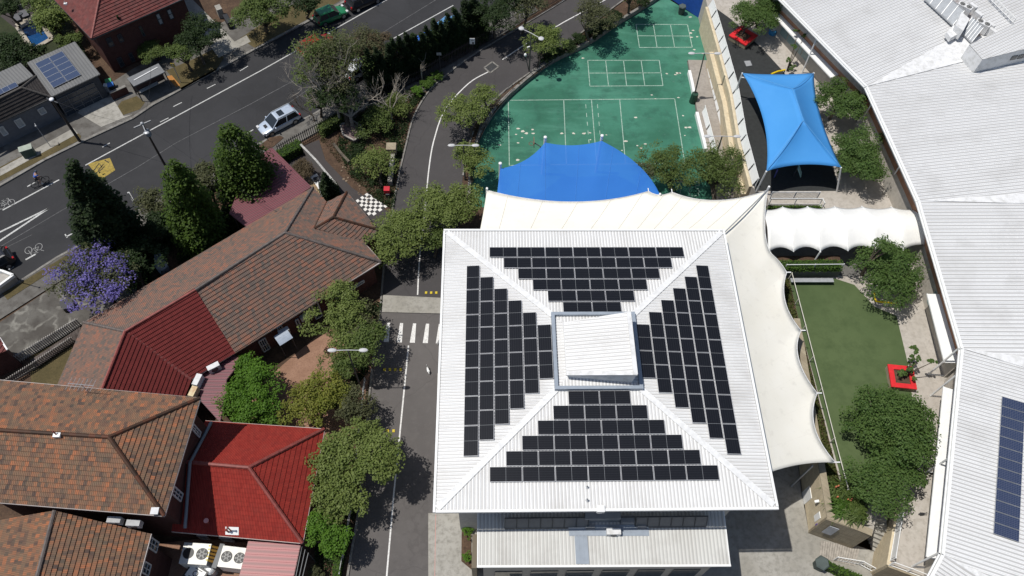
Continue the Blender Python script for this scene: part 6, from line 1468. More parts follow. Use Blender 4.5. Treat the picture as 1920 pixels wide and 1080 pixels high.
def bare(label, px, h, mat, seed, dirs, zb=0, r=.16, depth=5, L=2.2, up_=1.5):
    b = P(*px, zb); t = thing('bare_tree', b, label, 'tree'); rnd = random.Random(seed); mb = MB(); f = b + V(0, 0, up_); mb.tube([b, f], [r * 1.25, r], 8)
    for d in dirs: d = V(*d); branches(mb, f, d / np.linalg.norm(d), L, r * .7, depth, rnd)
    mb.build('branches', mat, t); return t
# left dark group
tree('huge dark pointed cypress tree beside the jacaranda', (222, 462), 64, 13.9, 'cyp', base=(136, 312), shape='cone', ls=.3, dens=1.5, nclump=240, clump=.30, trunk=.35, name='cypress_tree')
tree('dark shaggy shrubby tree between jacaranda and big cypress base', (243, 498), 52, 5.5, 'dark', ls=.28, dens=1.3)
tree('purple flowering jacaranda tree overhanging the stone yard', (168, 512), 62, 6.5, 'olive', ls=.24, dens=.55, second='purple', ratio=.6)
tree('wide bushy conifer with bright green left edge, taller one near utility pole', (382, 448), 52, 10.5, 'con', base=(326, 310), shape='cone', ls=.26, dens=1.5, nclump=200, clump=.38, trunk=.3, name='conifer_tree')
tree('dark rounded conifer in front of striped pink shelter roof', (478, 372), 56, 9.5, 'con', base=(427, 243), shape='cone', ls=.26, dens=1.5, nclump=190, clump=.40, trunk=.3, name='conifer_tree')
tree('loose grey-green shrub between big cypress and first conifer', (283, 385), 32, 3.5, 'olive', ls=.22, dens=.8)
tree('dull green bushy tree between the two conifers', (380, 338), 36, 6.0, 'olive', ls=.24, dens=.9)
tree('dark low shrub under the first conifer near eave', (290, 430), 34, 3.5, 'dark', ls=.24)
tree('small dark pointed cypress beside the thin white wall', (622, 372), 17, 4.2, 'cyp', base=(606, 326), shape='cone', ls=.16, dens=1.6, nclump=90, clump=.4, trunk=.1, name='cypress_tree')
tree('brown and green shrub behind the thin white wall', (574, 312), 22, 2.0, 'brown', ls=.16, name='shrub', cat='shrub')
# top-left gardens
tree('dark round garden tree left of the blue pool', (26, 92), 50, 5.0, 'dark', ls=.26, dens=1.3)
tree('pale shaggy bamboo-like tree right of the blue pool', (104, 42), 34, 5.0, 'fresh', ls=.3, dens=1.3, ratio=1.0)
tree('dark shrub behind the grey garage roof, pool side', (78, 93), 14, 1.8, 'dark', ls=.18, name='shrub', cat='shrub')
tree('dark bushy tree between the pool and the brick house', (128, 75), 20, 3.0, 'mid', ls=.2)
tree('clump of foliage at very top above the pool', (75, 2), 26, 4.5, 'mid', ls=.24)
tree('dark foliage at the top left corner', (10, 8), 24, 4.0, 'dark', ls=.24)
tree('rounded clipped shrub in front of dark brick house', (288, 98), 26, 2.4, 'mid', ls=.15, name='shrub', cat='shrub', dens=1.6, ratio=.6)
tree('dark round street tree right of the bus stop sign', (366, 72), 40, 5.0, 'dark', ls=.22, dens=1.2, base=(384, 122))
tree('smaller grey-green street tree just behind bus stop sign', (335, 98), 24, 4.0, 'mid', ls=.2, base=(360, 134))
tree('thin dark pencil pine standing against dark brick house', (247, 106), 10, 5.6, 'cyp', base=(221, 33), shape='cone', ls=.14, dens=1.6, nclump=70, clump=.5, trunk=.08, name='cypress_tree')
tree('large dark street tree beside the top driveway', (487, 22), 50, 6.0, 'mid', ls=.24, dens=1.2, base=(500, 62))
tree('dark street tree at top between green car and footpath', (574, 2), 30, 5.0, 'dark', ls=.22, base=(575, 34))
# street garden big tree cluster
tree('tall eucalyptus with loose green crown over the red car', (620, 112), 60, 9.5, 'olive', ls=.26, dens=.5, base=(655, 245), multi=2, trunk=.28, second='mid', ratio=1.0)
tree('dense dark lower tree beneath the tall eucalyptus', (634, 170), 42, 6.0, 'dark', ls=.24, dens=.7, base=(660, 232))
tree('brownish drooping tree between eucalyptus and slim cypresses', (692, 92), 44, 5.5, 'brown', ls=.22, dens=.75, base=(700, 150), second='olive')
tree('loose low green tree left of the hexagonal seat', (592, 180), 24, 4.0, 'mid', ls=.22, dens=.7)
tree('low green shrub tree right of the hexagonal seat', (700, 226), 34, 2.8, 'mid', ls=.2, dens=.7)
tree('light green shrub by the driveway bend near bare trees', (742, 200), 26, 2.4, 'fresh', ls=.18, dens=.7)
bare('pale bare-limbed tree rising from the hexagonal seat', (662, 240), 6, m_barkw, 3, [(.5, .35, .9), (1, .3, .6), (-1, .2, .7), (-.2, .5, 1)], r=.17, depth=5, L=2.4, up_=1.6)
bare('grey twiggy leafless tree beside the driveway cypresses', (735, 225), 6, m_barkw, 8, [(.1, .5, 1), (.5, .3, 1), (-.4, .4, 1), (-.9, .3, .5)], r=.09, depth=6, L=1.9, up_=1.2)
bare('tall pale bare tree with upright limbs through the eucalyptus crown', (640, 236), 8, m_barkw, 31, [(-.3, .3, 1), (.1, .5, 1), (-.8, .2, .8)], r=.12, depth=6, L=3.0, up_=3.0)
bare('wispy bare shrub over the silver car bonnet side', (590, 228), 4, m_bark, 12, [(-.8, .3, .8), (-.6, .6, .7), (-.9, -.2, .5)], r=.06, depth=5, L=1.7, up_=.8)
bare('small forked bare sapling at the driveway hedge', (792, 155), 3, m_barkw, 21, [(.3, .2, 1), (-.3, .1, 1)], r=.06, depth=3, L=1.2, up_=1.0)
# slim cypresses
SLC = [(705, 158, 687, 92), (723, 150, 703, 90), (741, 138, 727, 82), (752, 128, 733, 73), (765, 118, 747, 70), (778, 122, 760, 62), (790, 112, 774, 62), (806, 102, 789, 62), (813, 98, 798, 50), (829, 92, 812, 37), (838, 88, 825, 40), (852, 80, 838, 26), (866, 76, 851, 16), (884, 66, 871, 0), (898, 56, 886, -6)]
for k, (bx_, by_, tx_, ty_) in enumerate(SLC):
    lab = ('slim dark cypress, ' + (ORD + ['fourteenth', 'fifteenth'])[k] + ' from the left in the row along the street fence')
    tree(lab, (bx_, by_ + 14), 18 if k < 13 else 22, 5.8, 'cyp' if k % 3 else 'dark', base=(tx_, ty_ + 2), shape='cone', ls=.17, dens=1.7, nclump=80, clump=.42, trunk=.07, name='cypress_tree', group='slim cypresses along the street fence')
tree('dark leafy tree at top between slim cypresses and frame', (925, 18), 44, 6.0, 'dark', ls=.24)
tree('dark leafy tree at the top edge over the steel fence', (985, 2), 34, 6.0, 'olive', ls=.24, dens=.8)
tree('bright low shrub at the end of the driveway hedge', (785, 171), 12, 1.2, 'bright', ls=.13, name='shrub', cat='shrub')
for k, (x, y) in enumerate(((798, 157), (808, 150), (818, 143))): tree(('first', 'second', 'third')[k] + ' dull clipped shrub, counting up the driveway from bright one', (x, y), 11, 1.0, 'hedge', ls=.13, name='shrub', cat='shrub', group='driveway edge shrubs')
# driveway trees
tree('fresh green willow-like tree over driveway above the blue sail', (872, 205), 44, 5.0, 'fresh', ls=.22, dens=.62, base=(884, 258), trunk=.12)
tree('sparse green tree over driveway, upper left of the last one', (905, 175), 26, 4.0, 'fresh', ls=.2, dens=.5, base=(912, 200))
tree('green loose tree beside the court under the lamp head', (884, 305), 36, 4.5, 'fresh', ls=.2, dens=.8, base=(886, 340))
tree('large full green tree left of the cream canopy corner', (838, 376), 60, 6.0, 'fresh', ls=.22, dens=1.15, base=(850, 424), trunk=.2)
tree('green tree at driveway beside tiled building corner', (742, 446), 52, 5.0, 'fresh', ls=.22, dens=.85, base=(735, 490))
tree('dark green tree tucked below the full green driveway tree', (812, 452), 34, 3.8, 'mid', ls=.2, dens=.8)
tree('light green tree over garden bed near the red box', (704, 303), 34, 3.5, 'fresh', ls=.2, dens=.55, base=(716, 350))
tree('big loose green tree at left end of zebra crossing', (640, 592), 56, 5.5, 'fresh', ls=.22, dens=.95, base=(668, 650))
tree('sparse brown-green tree top beside concrete crossing', (672, 600), 36, 4.6, 'olive', ls=.2, dens=.45)
tree('darker green tree under the near lamp', (682, 650), 40, 5.2, 'mid', ls=.22, dens=.95, base=(700, 690))
tree('yellow-green flowering tree in the brick courtyard', (594, 742), 56, 4.6, 'yellow', ls=.2, dens=.95, base=(600, 790))
tree('bright green dense tree left of the yellow-green tree', (474, 752), 52, 4.6, 'bright', ls=.2, dens=1.35)
tree('bright green smaller tree touching the pink walkway roof', (456, 698), 34, 4.0, 'bright', ls=.2, dens=1.2)
tree('olive green tree between yellow-green tree and driveway', (658, 765), 36, 4.0, 'olive', ls=.2, dens=.8)
tree('largest green tree along the lower driveway beside red roof', (663, 862), 66, 6.2, 'fresh', ls=.23, dens=1.3, base=(680, 900), trunk=.22)
tree('green extension of trees just below the largest one', (640, 930), 46, 5.0, 'fresh', ls=.22, dens=1.0)
tree('round bright lime tree at the carport corner', (606, 1003), 40, 4.6, 'bright', ls=.2, dens=1.3, base=(622, 1030))
tree('grey-green round bush at the bottom beside cage', (592, 1072), 13, 1.4, 'olive', ls=.14, name='shrub', cat='shrub')
tree('loose green tree between tiled building corner and full driveway tree', (776, 420), 34, 5.0, 'fresh', ls=.22, dens=.7)
tree('soft green tree filling the gap above the yellow-green tree', (640, 680), 34, 3.6, 'mid', ls=.2, dens=.6)
tree('loose green tree between olive one and largest driveway tree', (690, 815), 34, 4.6, 'fresh', ls=.2, dens=.6)
tree('green tree at the edge of bright red roof, above lime tree', (612, 905), 30, 4.6, 'fresh', ls=.2, dens=.8)
# upper planting strip
tree('green tree over the upper driveway beside double lamp', (1014, 72), 38, 4.6, 'fresh', ls=.2, dens=.62, base=(1008, 128))
tree('pale olive wispy tree over the upper driveway centre line', (1102, 30), 40, 5.2, 'olive', ls=.2, dens=.55, base=(1104, 78))
tree('tree with two bare trunks at top of planting strip', (1180, -14), 24, 5.0, 'mid', ls=.22, dens=.7, base=(1178, 26))
for k, (x, y, r) in enumerate(((1027, 106, 14), (1044, 97, 14), (1066, 85, 15), (1087, 72, 14), (1112, 55, 17), (1132, 46, 15), (1158, 30, 12), (1205, 4, 11), (1145, 38, 10))):
    tree(ORD[k] + ' dark round shrub along the kerb of the green court', (x, y), r, 1.3, 'dark', ls=.14, name='shrub', cat='shrub', group='shrubs along the court kerb', dens=1.3)
# court trees
tree('olive green twiggy tree over the blue sail corner', (1245, 318), 46, 4.8, 'mid', ls=.19, dens=.6, zb=CZ, base=(1262, 360), multi=2)
tree('loose green tree spreading over the terraces by white fence', (1345, 318), 54, 4.8, 'mid', ls=.19, dens=.68, zb=0, base=(1338, 375), multi=3)
tree('small grey twiggy tree at the sail edge', (1206, 320), 20, 4.8, 'olive', ls=.17, dens=.3, zb=CZ)
# east trees
tree('bushy tree growing in the far red planter seat', (1404, 34), 36, 4.2, 'east', zb=2.8, ls=.2, dens=1.2)
tree('dark bushy tree at top beside the classroom wall', (1432, 12), 30, 4.0, 'east', zb=2.8, ls=.2, dens=1.0)
tree('round green tree beside light blue canopy, upper one', (1576, 184), 44, 4.6, 'east', zb=2.8, ls=.2, dens=1.05)
tree('round green tree beside light blue canopy, lower one', (1612, 292), 56, 4.8, 'east', zb=2.8, ls=.2, dens=1.15)
tree('spreading green tree at the top right of lawn', (1668, 512), 66, 4.6, 'east', zb=2.8, ls=.2, dens=.85)
tree('small leafy tree top in front of cream tunnel canopy', (1655, 460), 16, 5.0, 'east', zb=2.8, ls=.18, dens=.7)
tree('large spreading green tree on the lower lawn', (1660, 830), 98, 5.2, 'east', zb=2.8, ls=.21, dens=1.0, nclump=170, clump=.29)
tree('rounded lower tree at the bottom corner of lawn', (1640, 902), 54, 4.0, 'east', zb=2.8, ls=.2, dens=1.0)
def sapling(label, px, zb, tops, mat='east'):
    b = P(*px, zb); t = thing('sapling', b, label, 'tree'); mb = MB(); 
    for k, (x, y, z, r) in enumerate(tops):
        q = P(x, y, zb + z); mb.tube([b, b * .4 + q * .6 + V(.1, 0, .2), q], [.06, .035, .015], 5); leafcloud('leaves', L_[mat], t, q, V(r, r, r * .6), int(420 * r), .17, 8, 'ball', k + 50)
    mb.build('stem', m_bark, t)
sapling('thin young tree growing from the red planter on lawn edge', (1694, 704), 3.4, [(1716, 660, 1.6, .5), (1724, 672, 1.5, .4), (1708, 672, 1.3, .4), (1751, 678, 1.8, .45), (1712, 690, .8, .5), (1695, 702, .3, .8)])
sapling('thin sapling by the brick wall behind light blue canopy', (1475, 133), 2.8, [(1490, 90, 2.2, .45), (1480, 112, 1.2, .5), (1507, 68, 3.0, .35), (1495, 58, 3.2, .35), (1488, 128, .6, .5)])
sapling('small leafy sprig against the white window hood', (1760, 850), 2.8, [(1765, 835, 2.0, .35), (1772, 848, 2.2, .35), (1764, 852, 1.8, .3)])
# hedges
def hedge(label, px, z0, h, mat='hedge', ls=.14, wd=None, k=1.0):
    q = PP(px, z0 + h); a = (q[0] + q[3]) / 2; b = (q[1] + q[2]) / 2; L = np.linalg.norm(b - a); W = np.linalg.norm(q[3] - q[0]); ang = math.atan2(b[1] - a[1], b[0] - a[0]); c = (a + b) / 2 - V(0, 0, h / 2)
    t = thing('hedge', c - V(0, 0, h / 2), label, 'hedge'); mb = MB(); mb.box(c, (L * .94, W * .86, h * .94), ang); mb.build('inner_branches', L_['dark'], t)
    o, _ = leafcloud('leaves', L_[mat], t, (0, 0, 0), V(L / 2, W / 2, h / 2), int(k * 5 * (L * W + (L + W) * h) / (ls * ls) * .55), ls, 20, 'box', TS[0] + 90); TS[0] += 1
    n = len(o.data.vertices); co_ = np.empty(n * 3, np.float32); o.data.vertices.foreach_get('co', co_); co_ = co_.reshape(-1, 3) + ORIG[t.name]; x, y = co_[:, 0].copy(), co_[:, 1].copy()
    co_[:, 0] = x * math.cos(ang) - y * math.sin(ang) + c[0]; co_[:, 1] = x * math.sin(ang) + y * math.cos(ang) + c[1]; co_[:, 2] += c[2]; co_ -= ORIG[t.name]; o.data.vertices.foreach_set('co', co_.astype(np.float32).ravel())
hedge('clipped bright green hedge at head of lawn under tunnel', [(1461, 488), (1574, 487), (1576, 502), (1468, 504)], 3.72, .6, k=1.3)
hedge('thin green hedge strip above the cream tunnel canopy', [(1441, 385), (1538, 385), (1538, 389), (1441, 389)], 2.8, .5)
hedge('clipped bright green hedge at the bottom beside white railing', [(1548, 1049), (1640, 1084), (1620, 1100), (1546, 1062)], 0, .9)
hedge('clipped green hedge at bottom by the lower driveway', [(626, 1046), (640, 1047), (637, 1090), (622, 1090)], 0, .8)
hedge('dark green hedge beside the striped pink shelter roof', [(519, 281), (560, 262), (566, 272), (525, 296)], 0, 1.1, 'hedge')
hedge('dark hedge along the footpath right of silver car', [(596, 232), (650, 200), (656, 212), (602, 246)], 0, 1.2, 'mid')
for k, (x, y, r, lab) in enumerate(((876, 996, 11, 'upper round green shrub on mulch strip beside lower roof'), (877, 1044, 9, 'lower round green shrub on mulch strip beside lower roof'))): tree(lab, (x, y), r, .9, 'bright', ls=.12, name='shrub', cat='shrub', ratio=.9)
# ground cover strip
gp = PP([(1440, 520), (1480, 524), (1503, 621), (1533, 738), (1556, 830), (1581, 925), (1600, 975), (1566, 962), (1545, 880), (1480, 620)], 2.85)
mb = MB(); mb.poly([V(p[0], p[1], 2.84) for p in gp]); o = mb.build('ground_cover_bed', m_soil); tag(o, None, None, kind='structure')
if o.data.polygons[0].normal.z < 0: o.data.flip_normals()
r = np.random.RandomState(9); pts = []
edge = PP([(1480, 524), (1503, 621), (1533, 738), (1556, 830), (1584, 940)], 2.85)
acc = []
for i in range(len(edge) - 1):
    a, b = edge[i], edge[i + 1]; n = int(np.linalg.norm(b - a) * 420); t_ = r.rand(n, 1); p = a + (b - a) * t_; d = (b - a) / np.linalg.norm(b - a); nrm_ = V(-d[1], d[0], 0); nrm_ = nrm_ if nrm_[0] < 0 else -nrm_
    acc.append(p + nrm_ * (.12 + (1.9 if i < 3 else 1.0) * r.rand(n, 1)) + V(0, 0, 1) * .25 * r.rand(n, 1))
p = np.concatenate(acc); n = len(p); nr = r.normal(size=(n, 3)) * .5 + V(0, 0, 1); nr /= np.linalg.norm(nr, axis=1)[:, None]; t_ = np.cross(nr, r.normal(size=(n, 3))); t_ /= np.linalg.norm(t_, axis=1)[:, None]; b_ = np.cross(nr, t_)
q = np.empty((n, 4, 3)); s = .16 * (.6 + .7 * r.rand(n, 1)); q[:, 0] = p - t_ * s / 2; q[:, 1] = p - b_ * s / 3; q[:, 2] = p + t_ * s / 2; q[:, 3] = p + b_ * s / 3
O = p.mean(0); me = bpy.data.meshes.new('ground_cover'); me.from_pydata([tuple(x) for x in (q.reshape(-1, 3) - O)], [], [(4 * i, 4 * i + 1, 4 * i + 2, 4 * i + 3) for i in range(n)]); me.materials.append(L_['grn'])
o = bpy.data.objects.new('ground_cover', me); o.location = tuple(O); sc.collection.objects.link(o); tag(o, 'olive green ground cover between canopy edge and cream rail', 'ground cover', kind='stuff')
# strappy plants with orange flowers
def strappy(label, px, z, R, n, mat, flowers=0, seed=1, L=.9):
    c = P(*px, z); t = thing('strappy_plant', c, label, 'plant'); r = random.Random(seed); mb = MB()
    for k in range(n):
        a = r.random() * 6.28; o = V(r.uniform(-R, R), r.uniform(-R, R), 0); p = c + o; d = V(math.cos(a), math.sin(a), 0); l = L * r.uniform(.6, 1.1); e = V(-d[1], d[0], 0) * .045
        q = [p, p + d * l * .35 + V(0, 0, l * .75), p + d * l * .95 + V(0, 0, l * .5)]
        mb.poly([q[0] - e, q[0] + e, q[1] + e, q[1] - e]); mb.poly([q[1] - e, q[1] + e, q[2]])
    mb.build('leaves', L_[mat], t)
    for k in range(flowers): p = c + V(r.uniform(-R, R), r.uniform(-R, R), 0); mb = MB(); mb.tube([p, p + V(0, 0, 1.0)], .02, 5); mb.sphere(p + V(0, 0, 1.0), (.07, .07, .16), 8, 6); mb.build('flower', plain('orange_flower', (.6, .2, .1)), t)
strappy('big strappy plant with orange flowers on the sandstone wall top', (1580, 938), 2.9, 1.1, 420, 'mid', 8, 4, 1.2)
strappy('strappy green plants spilling over the sandstone wall edge', (1600, 964), 3.7, .55, 260, 'mid', 0, 6, .75)
strappy('strappy green plants at the planter corner, left of spilling ones', (1574, 958), 3.6, .45, 160, 'hedge', 0, 7, .8)
# low grass and leaf tufts in the garden beds
def scatter(name, label, px, n, z, mat, ls, seed, h=.25):
    r = np.random.RandomState(seed); q_ = PP(px, z); xs = [p[0] for p in q_]; ys = [p[1] for p in q_]; pts = []
    def inside(x, y):
        c = False; k = len(q_)
        for i in range(k):
            a, b = q_[i], q_[(i + 1) % k]
            if (a[1] > y) != (b[1] > y) and x < (b[0] - a[0]) * (y - a[1]) / (b[1] - a[1]) + a[0]: c = not c
        return c
    cl_ = [(r.uniform(min(xs), max(xs)), r.uniform(min(ys), max(ys)), r.uniform(.3, 1.3)) for _ in range(90)]
    while len(pts) < n:
        c = cl_[r.randint(90)]; x, y = c[0] + r.normal() * c[2] * .6, c[1] + r.normal() * c[2] * .6
        if inside(x, y): pts.append((x, y, z + r.rand() * h))
    p = np.array(pts); nr = r.normal(size=(n, 3)) * .6 + V(0, 0, 1); nr /= np.linalg.norm(nr, axis=1)[:, None]; t_ = np.cross(nr, r.normal(size=(n, 3))); t_ /= np.linalg.norm(t_, axis=1)[:, None]; b_ = np.cross(nr, t_); s = ls * (.5 + r.rand(n, 1))
    q = np.empty((n, 4, 3)); q[:, 0] = p - t_ * s / 2; q[:, 1] = p - b_ * s / 4; q[:, 2] = p + t_ * s / 2; q[:, 3] = p + b_ * s / 4; O = p.mean(0)
    me = bpy.data.meshes.new(name); me.from_pydata([tuple(x) for x in (q.reshape(-1, 3) - O)], [], [(4 * i, 4 * i + 1, 4 * i + 2, 4 * i + 3) for i in range(n)]); me.materials.append(L_[mat])
    o = bpy.data.objects.new(name, me); o.location = tuple(O); sc.collection.objects.link(o); tag(o, label, None, kind='stuff')
scatter('grass_tufts', 'patchy low green growth in the roadside garden', [(630, 265), (660, 225), (760, 170), (800, 175), (770, 215), (752, 300), (738, 395), (700, 370), (650, 325)], 9000, .02, 'dark', .2, 3)
scatter('dry_leaves', 'brown leaf litter in the roadside garden', [(600, 262), (640, 225), (770, 165), (800, 175), (770, 215), (752, 300), (738, 395), (700, 370), (640, 310)], 8000, .02, 'brown', .17, 4, .06)
scatter('bed_growth', 'low plants in the mulch strip along the court kerb', [(1180, -6), (1228, -2), (1040, 108), (960, 170), (915, 226), (895, 272), (882, 300), (876, 272), (892, 232), (948, 170), (1046, 102)], 7000, .03, 'brown', .16, 5, .15)
scatter('undergrowth', 'dark undergrowth beneath the conifers by the street', [(180, 560), (120, 510), (240, 430), (330, 385), (440, 330), (500, 300), (470, 420), (360, 480), (290, 530)], 16000, .1, 'dark', .24, 6, .5)
scatter('garden_growth', 'low green growth beside trees along the lower driveway', [(560, 830), (690, 700), (712, 590), (718, 560), (650, 600), (600, 800), (590, 1080), (640, 1080), (672, 940)], 9000, .02, 'dark', .2, 7, .2)
# dry garden debris: low stones
mb = MB()
for i in range(90):
    c = P(R_.uniform(640, 760), R_.uniform(215, 380), .02)
    mb.sphere(c, (R_.uniform(.05, .16), R_.uniform(.05, .16), .05), 6, 4)
tag(mb.build('garden_debris', stained('debris', (.2, .14, .09), (.26, .2, .14), (.1, .07, .05))), 'scattered leaf litter and stones in the roadside garden', 'debris', kind='stuff')
# ================================================================ VEHICLES
m_tyre = plain('tyre_rubber', (.018, .018, .018), .85); m_rim = plain('alloy_rim', (.35, .36, .37), .35, .7); m_cg = NB('car_glass').fin((.02, .025, .03), .06, 0, .7); m_lampw = plain('headlight_lens', (.6, .6, .6), .1); m_lampr = plain('tail_light_lens', (.35, .01, .01), .2)
def carpaint(name, c, metal=.2):
    m = plain(name, c, .28, metal, var=.03); bs = m.node_tree.nodes['Principled BSDF']; bs.inputs['Coat Weight'].default_value = .6; bs.inputs['Coat Roughness'].default_value = .08; return m
def car(label, rear, front, Lc, Wc, Hc, paint, hatch=True, cat='car', extras='', z=0.0, tall=0):
    a, b = P(*rear, z + .7), P(*front, z + .7); c = (a + b) / 2; d = (b - a)[:2]; d = d / np.linalg.norm(d); root = thing('parked_car', V(c[0], c[1], z), label, cat)
    T = lambda x, y, zz: V(c[0] + x * d[0] - y * d[1], c[1] + x * d[1] + y * d[0], z + zz); h = Lc / 2; w_ = Wc / 2
    belt = .88 + tall; hood = .82 + tall; tail = (.95 if hatch else .9) + tall
    st = [(-h, .80, .45, .62 * tail), (-h + .08, .93, .28, tail - .05), (-h + .45, .98, .2, tail), (-h + 1.0, 1, .2, belt + .02), (0, 1, .2, belt), (h * .42, 1, .2, belt - .01), (h * .55, .99, .2, hood + .02), (h - .35, .95, .22, hood - .1), (h - .1, .86, .3, hood - .2), (h, .74, .42, .55)]
    mb = MB(); n = 10
    for x, ws, zb_, zt in st:
        ww = w_ * ws; sec = [(-ww * .9, zb_), (-ww, zb_ + .12), (-ww, zt - .25), (-ww * .95, zt - .06), (-ww * .8, zt), (ww * .8, zt), (ww * .95, zt - .06), (ww, zt - .25), (ww, zb_ + .12), (ww * .9, zb_)]
        mb.v += [tuple(T(x, y, q)) for y, q in sec]
    for i in range(len(st) - 1):
        for j in range(n): mb.f.append((i * n + j, i * n + (j + 1) % n, (i + 1) * n + (j + 1) % n, (i + 1) * n + j)); mb.m.append(0)
    mb.f.append(tuple(range(n))); mb.m.append(0); mb.f.append(tuple(reversed(range((len(st) - 1) * n, len(st) * n)))); mb.m.append(0)
    o = mb.build('body', paint, root, smooth=True); sb = o.modifiers.new('s', 'SUBSURF'); sb.levels = sb.render_levels = 2
    xr0, xf0 = (-h + .18, h * .5); xr1, xf1 = (-h + (.5 if hatch else 1.2), h * .12); wt, wb = w_ * .76, w_ * .93
    gl = MB(); lo = [T(xr0 if hatch else -h + .75, -wb, belt - .02), T(xf0, -wb, belt - .04), T(xf0, wb, belt - .04), T(xr0 if hatch else -h + .75, wb, belt - .02)]; hi = [T(xr1, -wt, Hc - .04), T(xf1, -wt, Hc - .04), T(xf1, wt, Hc - .04), T(xr1, wt, Hc - .04)]
    for i in range(4): gl.poly([lo[i], lo[(i + 1) % 4], hi[(i + 1) % 4], hi[i]])
    gl.build('windows', m_cg, root)
    rf_ = MB(); z0, z1 = Hc - .05, Hc; ring = lambda k, zz: [T(xr1 - .08 + k, -wt - .02 + k, zz), T(xf1 + .05 - k, -wt - .02 + k, zz), T(xf1 + .05 - k, wt + .02 - k, zz), T(xr1 - .08 + k, wt + .02 - k, zz)]
    A, B_2, C2 = ring(0, z0), ring(.02, z1 - .01), ring(.16, z1 + .03); rf_.mesh(A + B_2 + C2, [(0, 1, 5, 4), (1, 2, 6, 5), (2, 3, 7, 6), (3, 0, 4, 7), (4, 5, 9, 8), (5, 6, 10, 9), (6, 7, 11, 10), (7, 4, 8, 11), (8, 9, 10, 11), (3, 2, 1, 0)]); rf_.build('roof', paint, root, smooth=False)
    pm = MB()
    for i, (p, q) in enumerate(zip(lo, hi)): pm = MB(); pm.beam(p, q, .06, .05); pm.build('pillar', paint, root)
    for s in (-1, 1): pm = MB(); pm.beam(T((xr0 + xf0) / 2 - .1, s * wb, belt), T((xr1 + xf1) / 2, s * wt, Hc - .05), .07, .08); pm.build('pillar', paint, root)
    for sx_, sy_ in ((-1, -1), (-1, 1), (1, -1), (1, 1)):
        x = sx_ * h * .62; mb = MB(); mb.tube([T(x, sy_ * (w_ - .18), .32), T(x, sy_ * (w_ + .015), .32)], .32, 16); wh = mb.build('wheel', m_tyre, root)
        mb = MB(); mb.tube([T(x, sy_ * (w_ + .0), .32), T(x, sy_ * (w_ + .03), .32)], .2, 12); mb.build('rim', m_rim, wh)
    for s in (-1, 1):
        mb = MB(); mb.box(T(h - .12, s * w_ * .66, .62 + tall), (.22, .34, .16), math.atan2(d[1], d[0])); mb.build('headlight', m_lampw, root)
        mb = MB(); mb.box(T(-h + .1, s * w_ * .78, .75 + tall), (.14, .22, .26), math.atan2(d[1], d[0])); mb.build('tail_light', m_lampr, root)
        mb = MB(); mb.box(T(h * .38, s * (w_ + .08), belt + .02), (.12, .2, .14), math.atan2(d[1], d[0])); mb.build('mirror', paint, root)
    if 'sunroof' in extras: mb = MB(); mb.beam(T(xf1 - .35, 0, Hc + .035), T(xf1 - .95, 0, Hc + .035), .75, .02); mb.build('sunroof', m_cg, root)
    if 'rails' in extras:
        for s in (-1, 1): mb = MB(); mb.beam(T(xr1, s * wt * .92, Hc + .07), T(xf1, s * wt * .92, Hc + .07), .04, .05); mb.build('roof_rail', m_metal, root)
    if 'scoop' in extras: mb = MB(); mb.box(T(h * .68, 0, hood + .02), (.3, .4, .05), math.atan2(d[1], d[0])); mb.build('bonnet_scoop', m_black, root)
    return root
silver = carpaint('silver_paint', (.5, .57, .66), .3)
car('silver wagon with sunroof and bonnet scoop parked by the footpath', (549, 212), (495, 240), 4.35, 1.75, 1.5, silver, extras='sunroof rails scoop')
car('bright green hatchback parked at the far kerb of the street', (596, 36), (643, 16), 3.8, 1.65, 1.5, carpaint('green_paint', (.02, .20, .075), .1))
car('black car parked ahead of the green hatchback', (655, 10), (708, -14), 4.2, 1.75, 1.5, carpaint('black_car_paint', (.012, .012, .014), .1))
car('red car driving on the street, mostly hidden by eucalyptus', (566, 96), (620, 68), 4.2, 1.75, 1.45, carpaint('red_paint', (.30, .01, .015), .1))
car('white car parked at the near kerb seen between the trees', (655, 138), (700, 112), 4.2, 1.75, 1.45, carpaint('white_car_paint', (.6, .62, .64), .0))
car('pale car parked at near kerb just left of the blue one', (744, 108), (772, 92), 3.9, 1.7, 1.45, carpaint('pale_grey_paint', (.35, .42, .42), .1))
car('vivid blue car parked behind the slim cypresses', (778, 92), (816, 68), 4.2, 1.75, 1.5, carpaint('blue_paint', (.03, .13, .5), .1))
car('sky blue car with big windscreen parked nearest the top', (822, 64), (858, 34), 4.3, 1.75, 1.5, carpaint('sky_blue_paint', (.12, .3, .55), .1))
car('dark car at the left frame edge on the street', (3, 484), (-52, 514), 4.4, 1.8, 1.5, carpaint('charcoal_paint', (.02, .02, .024), .1))
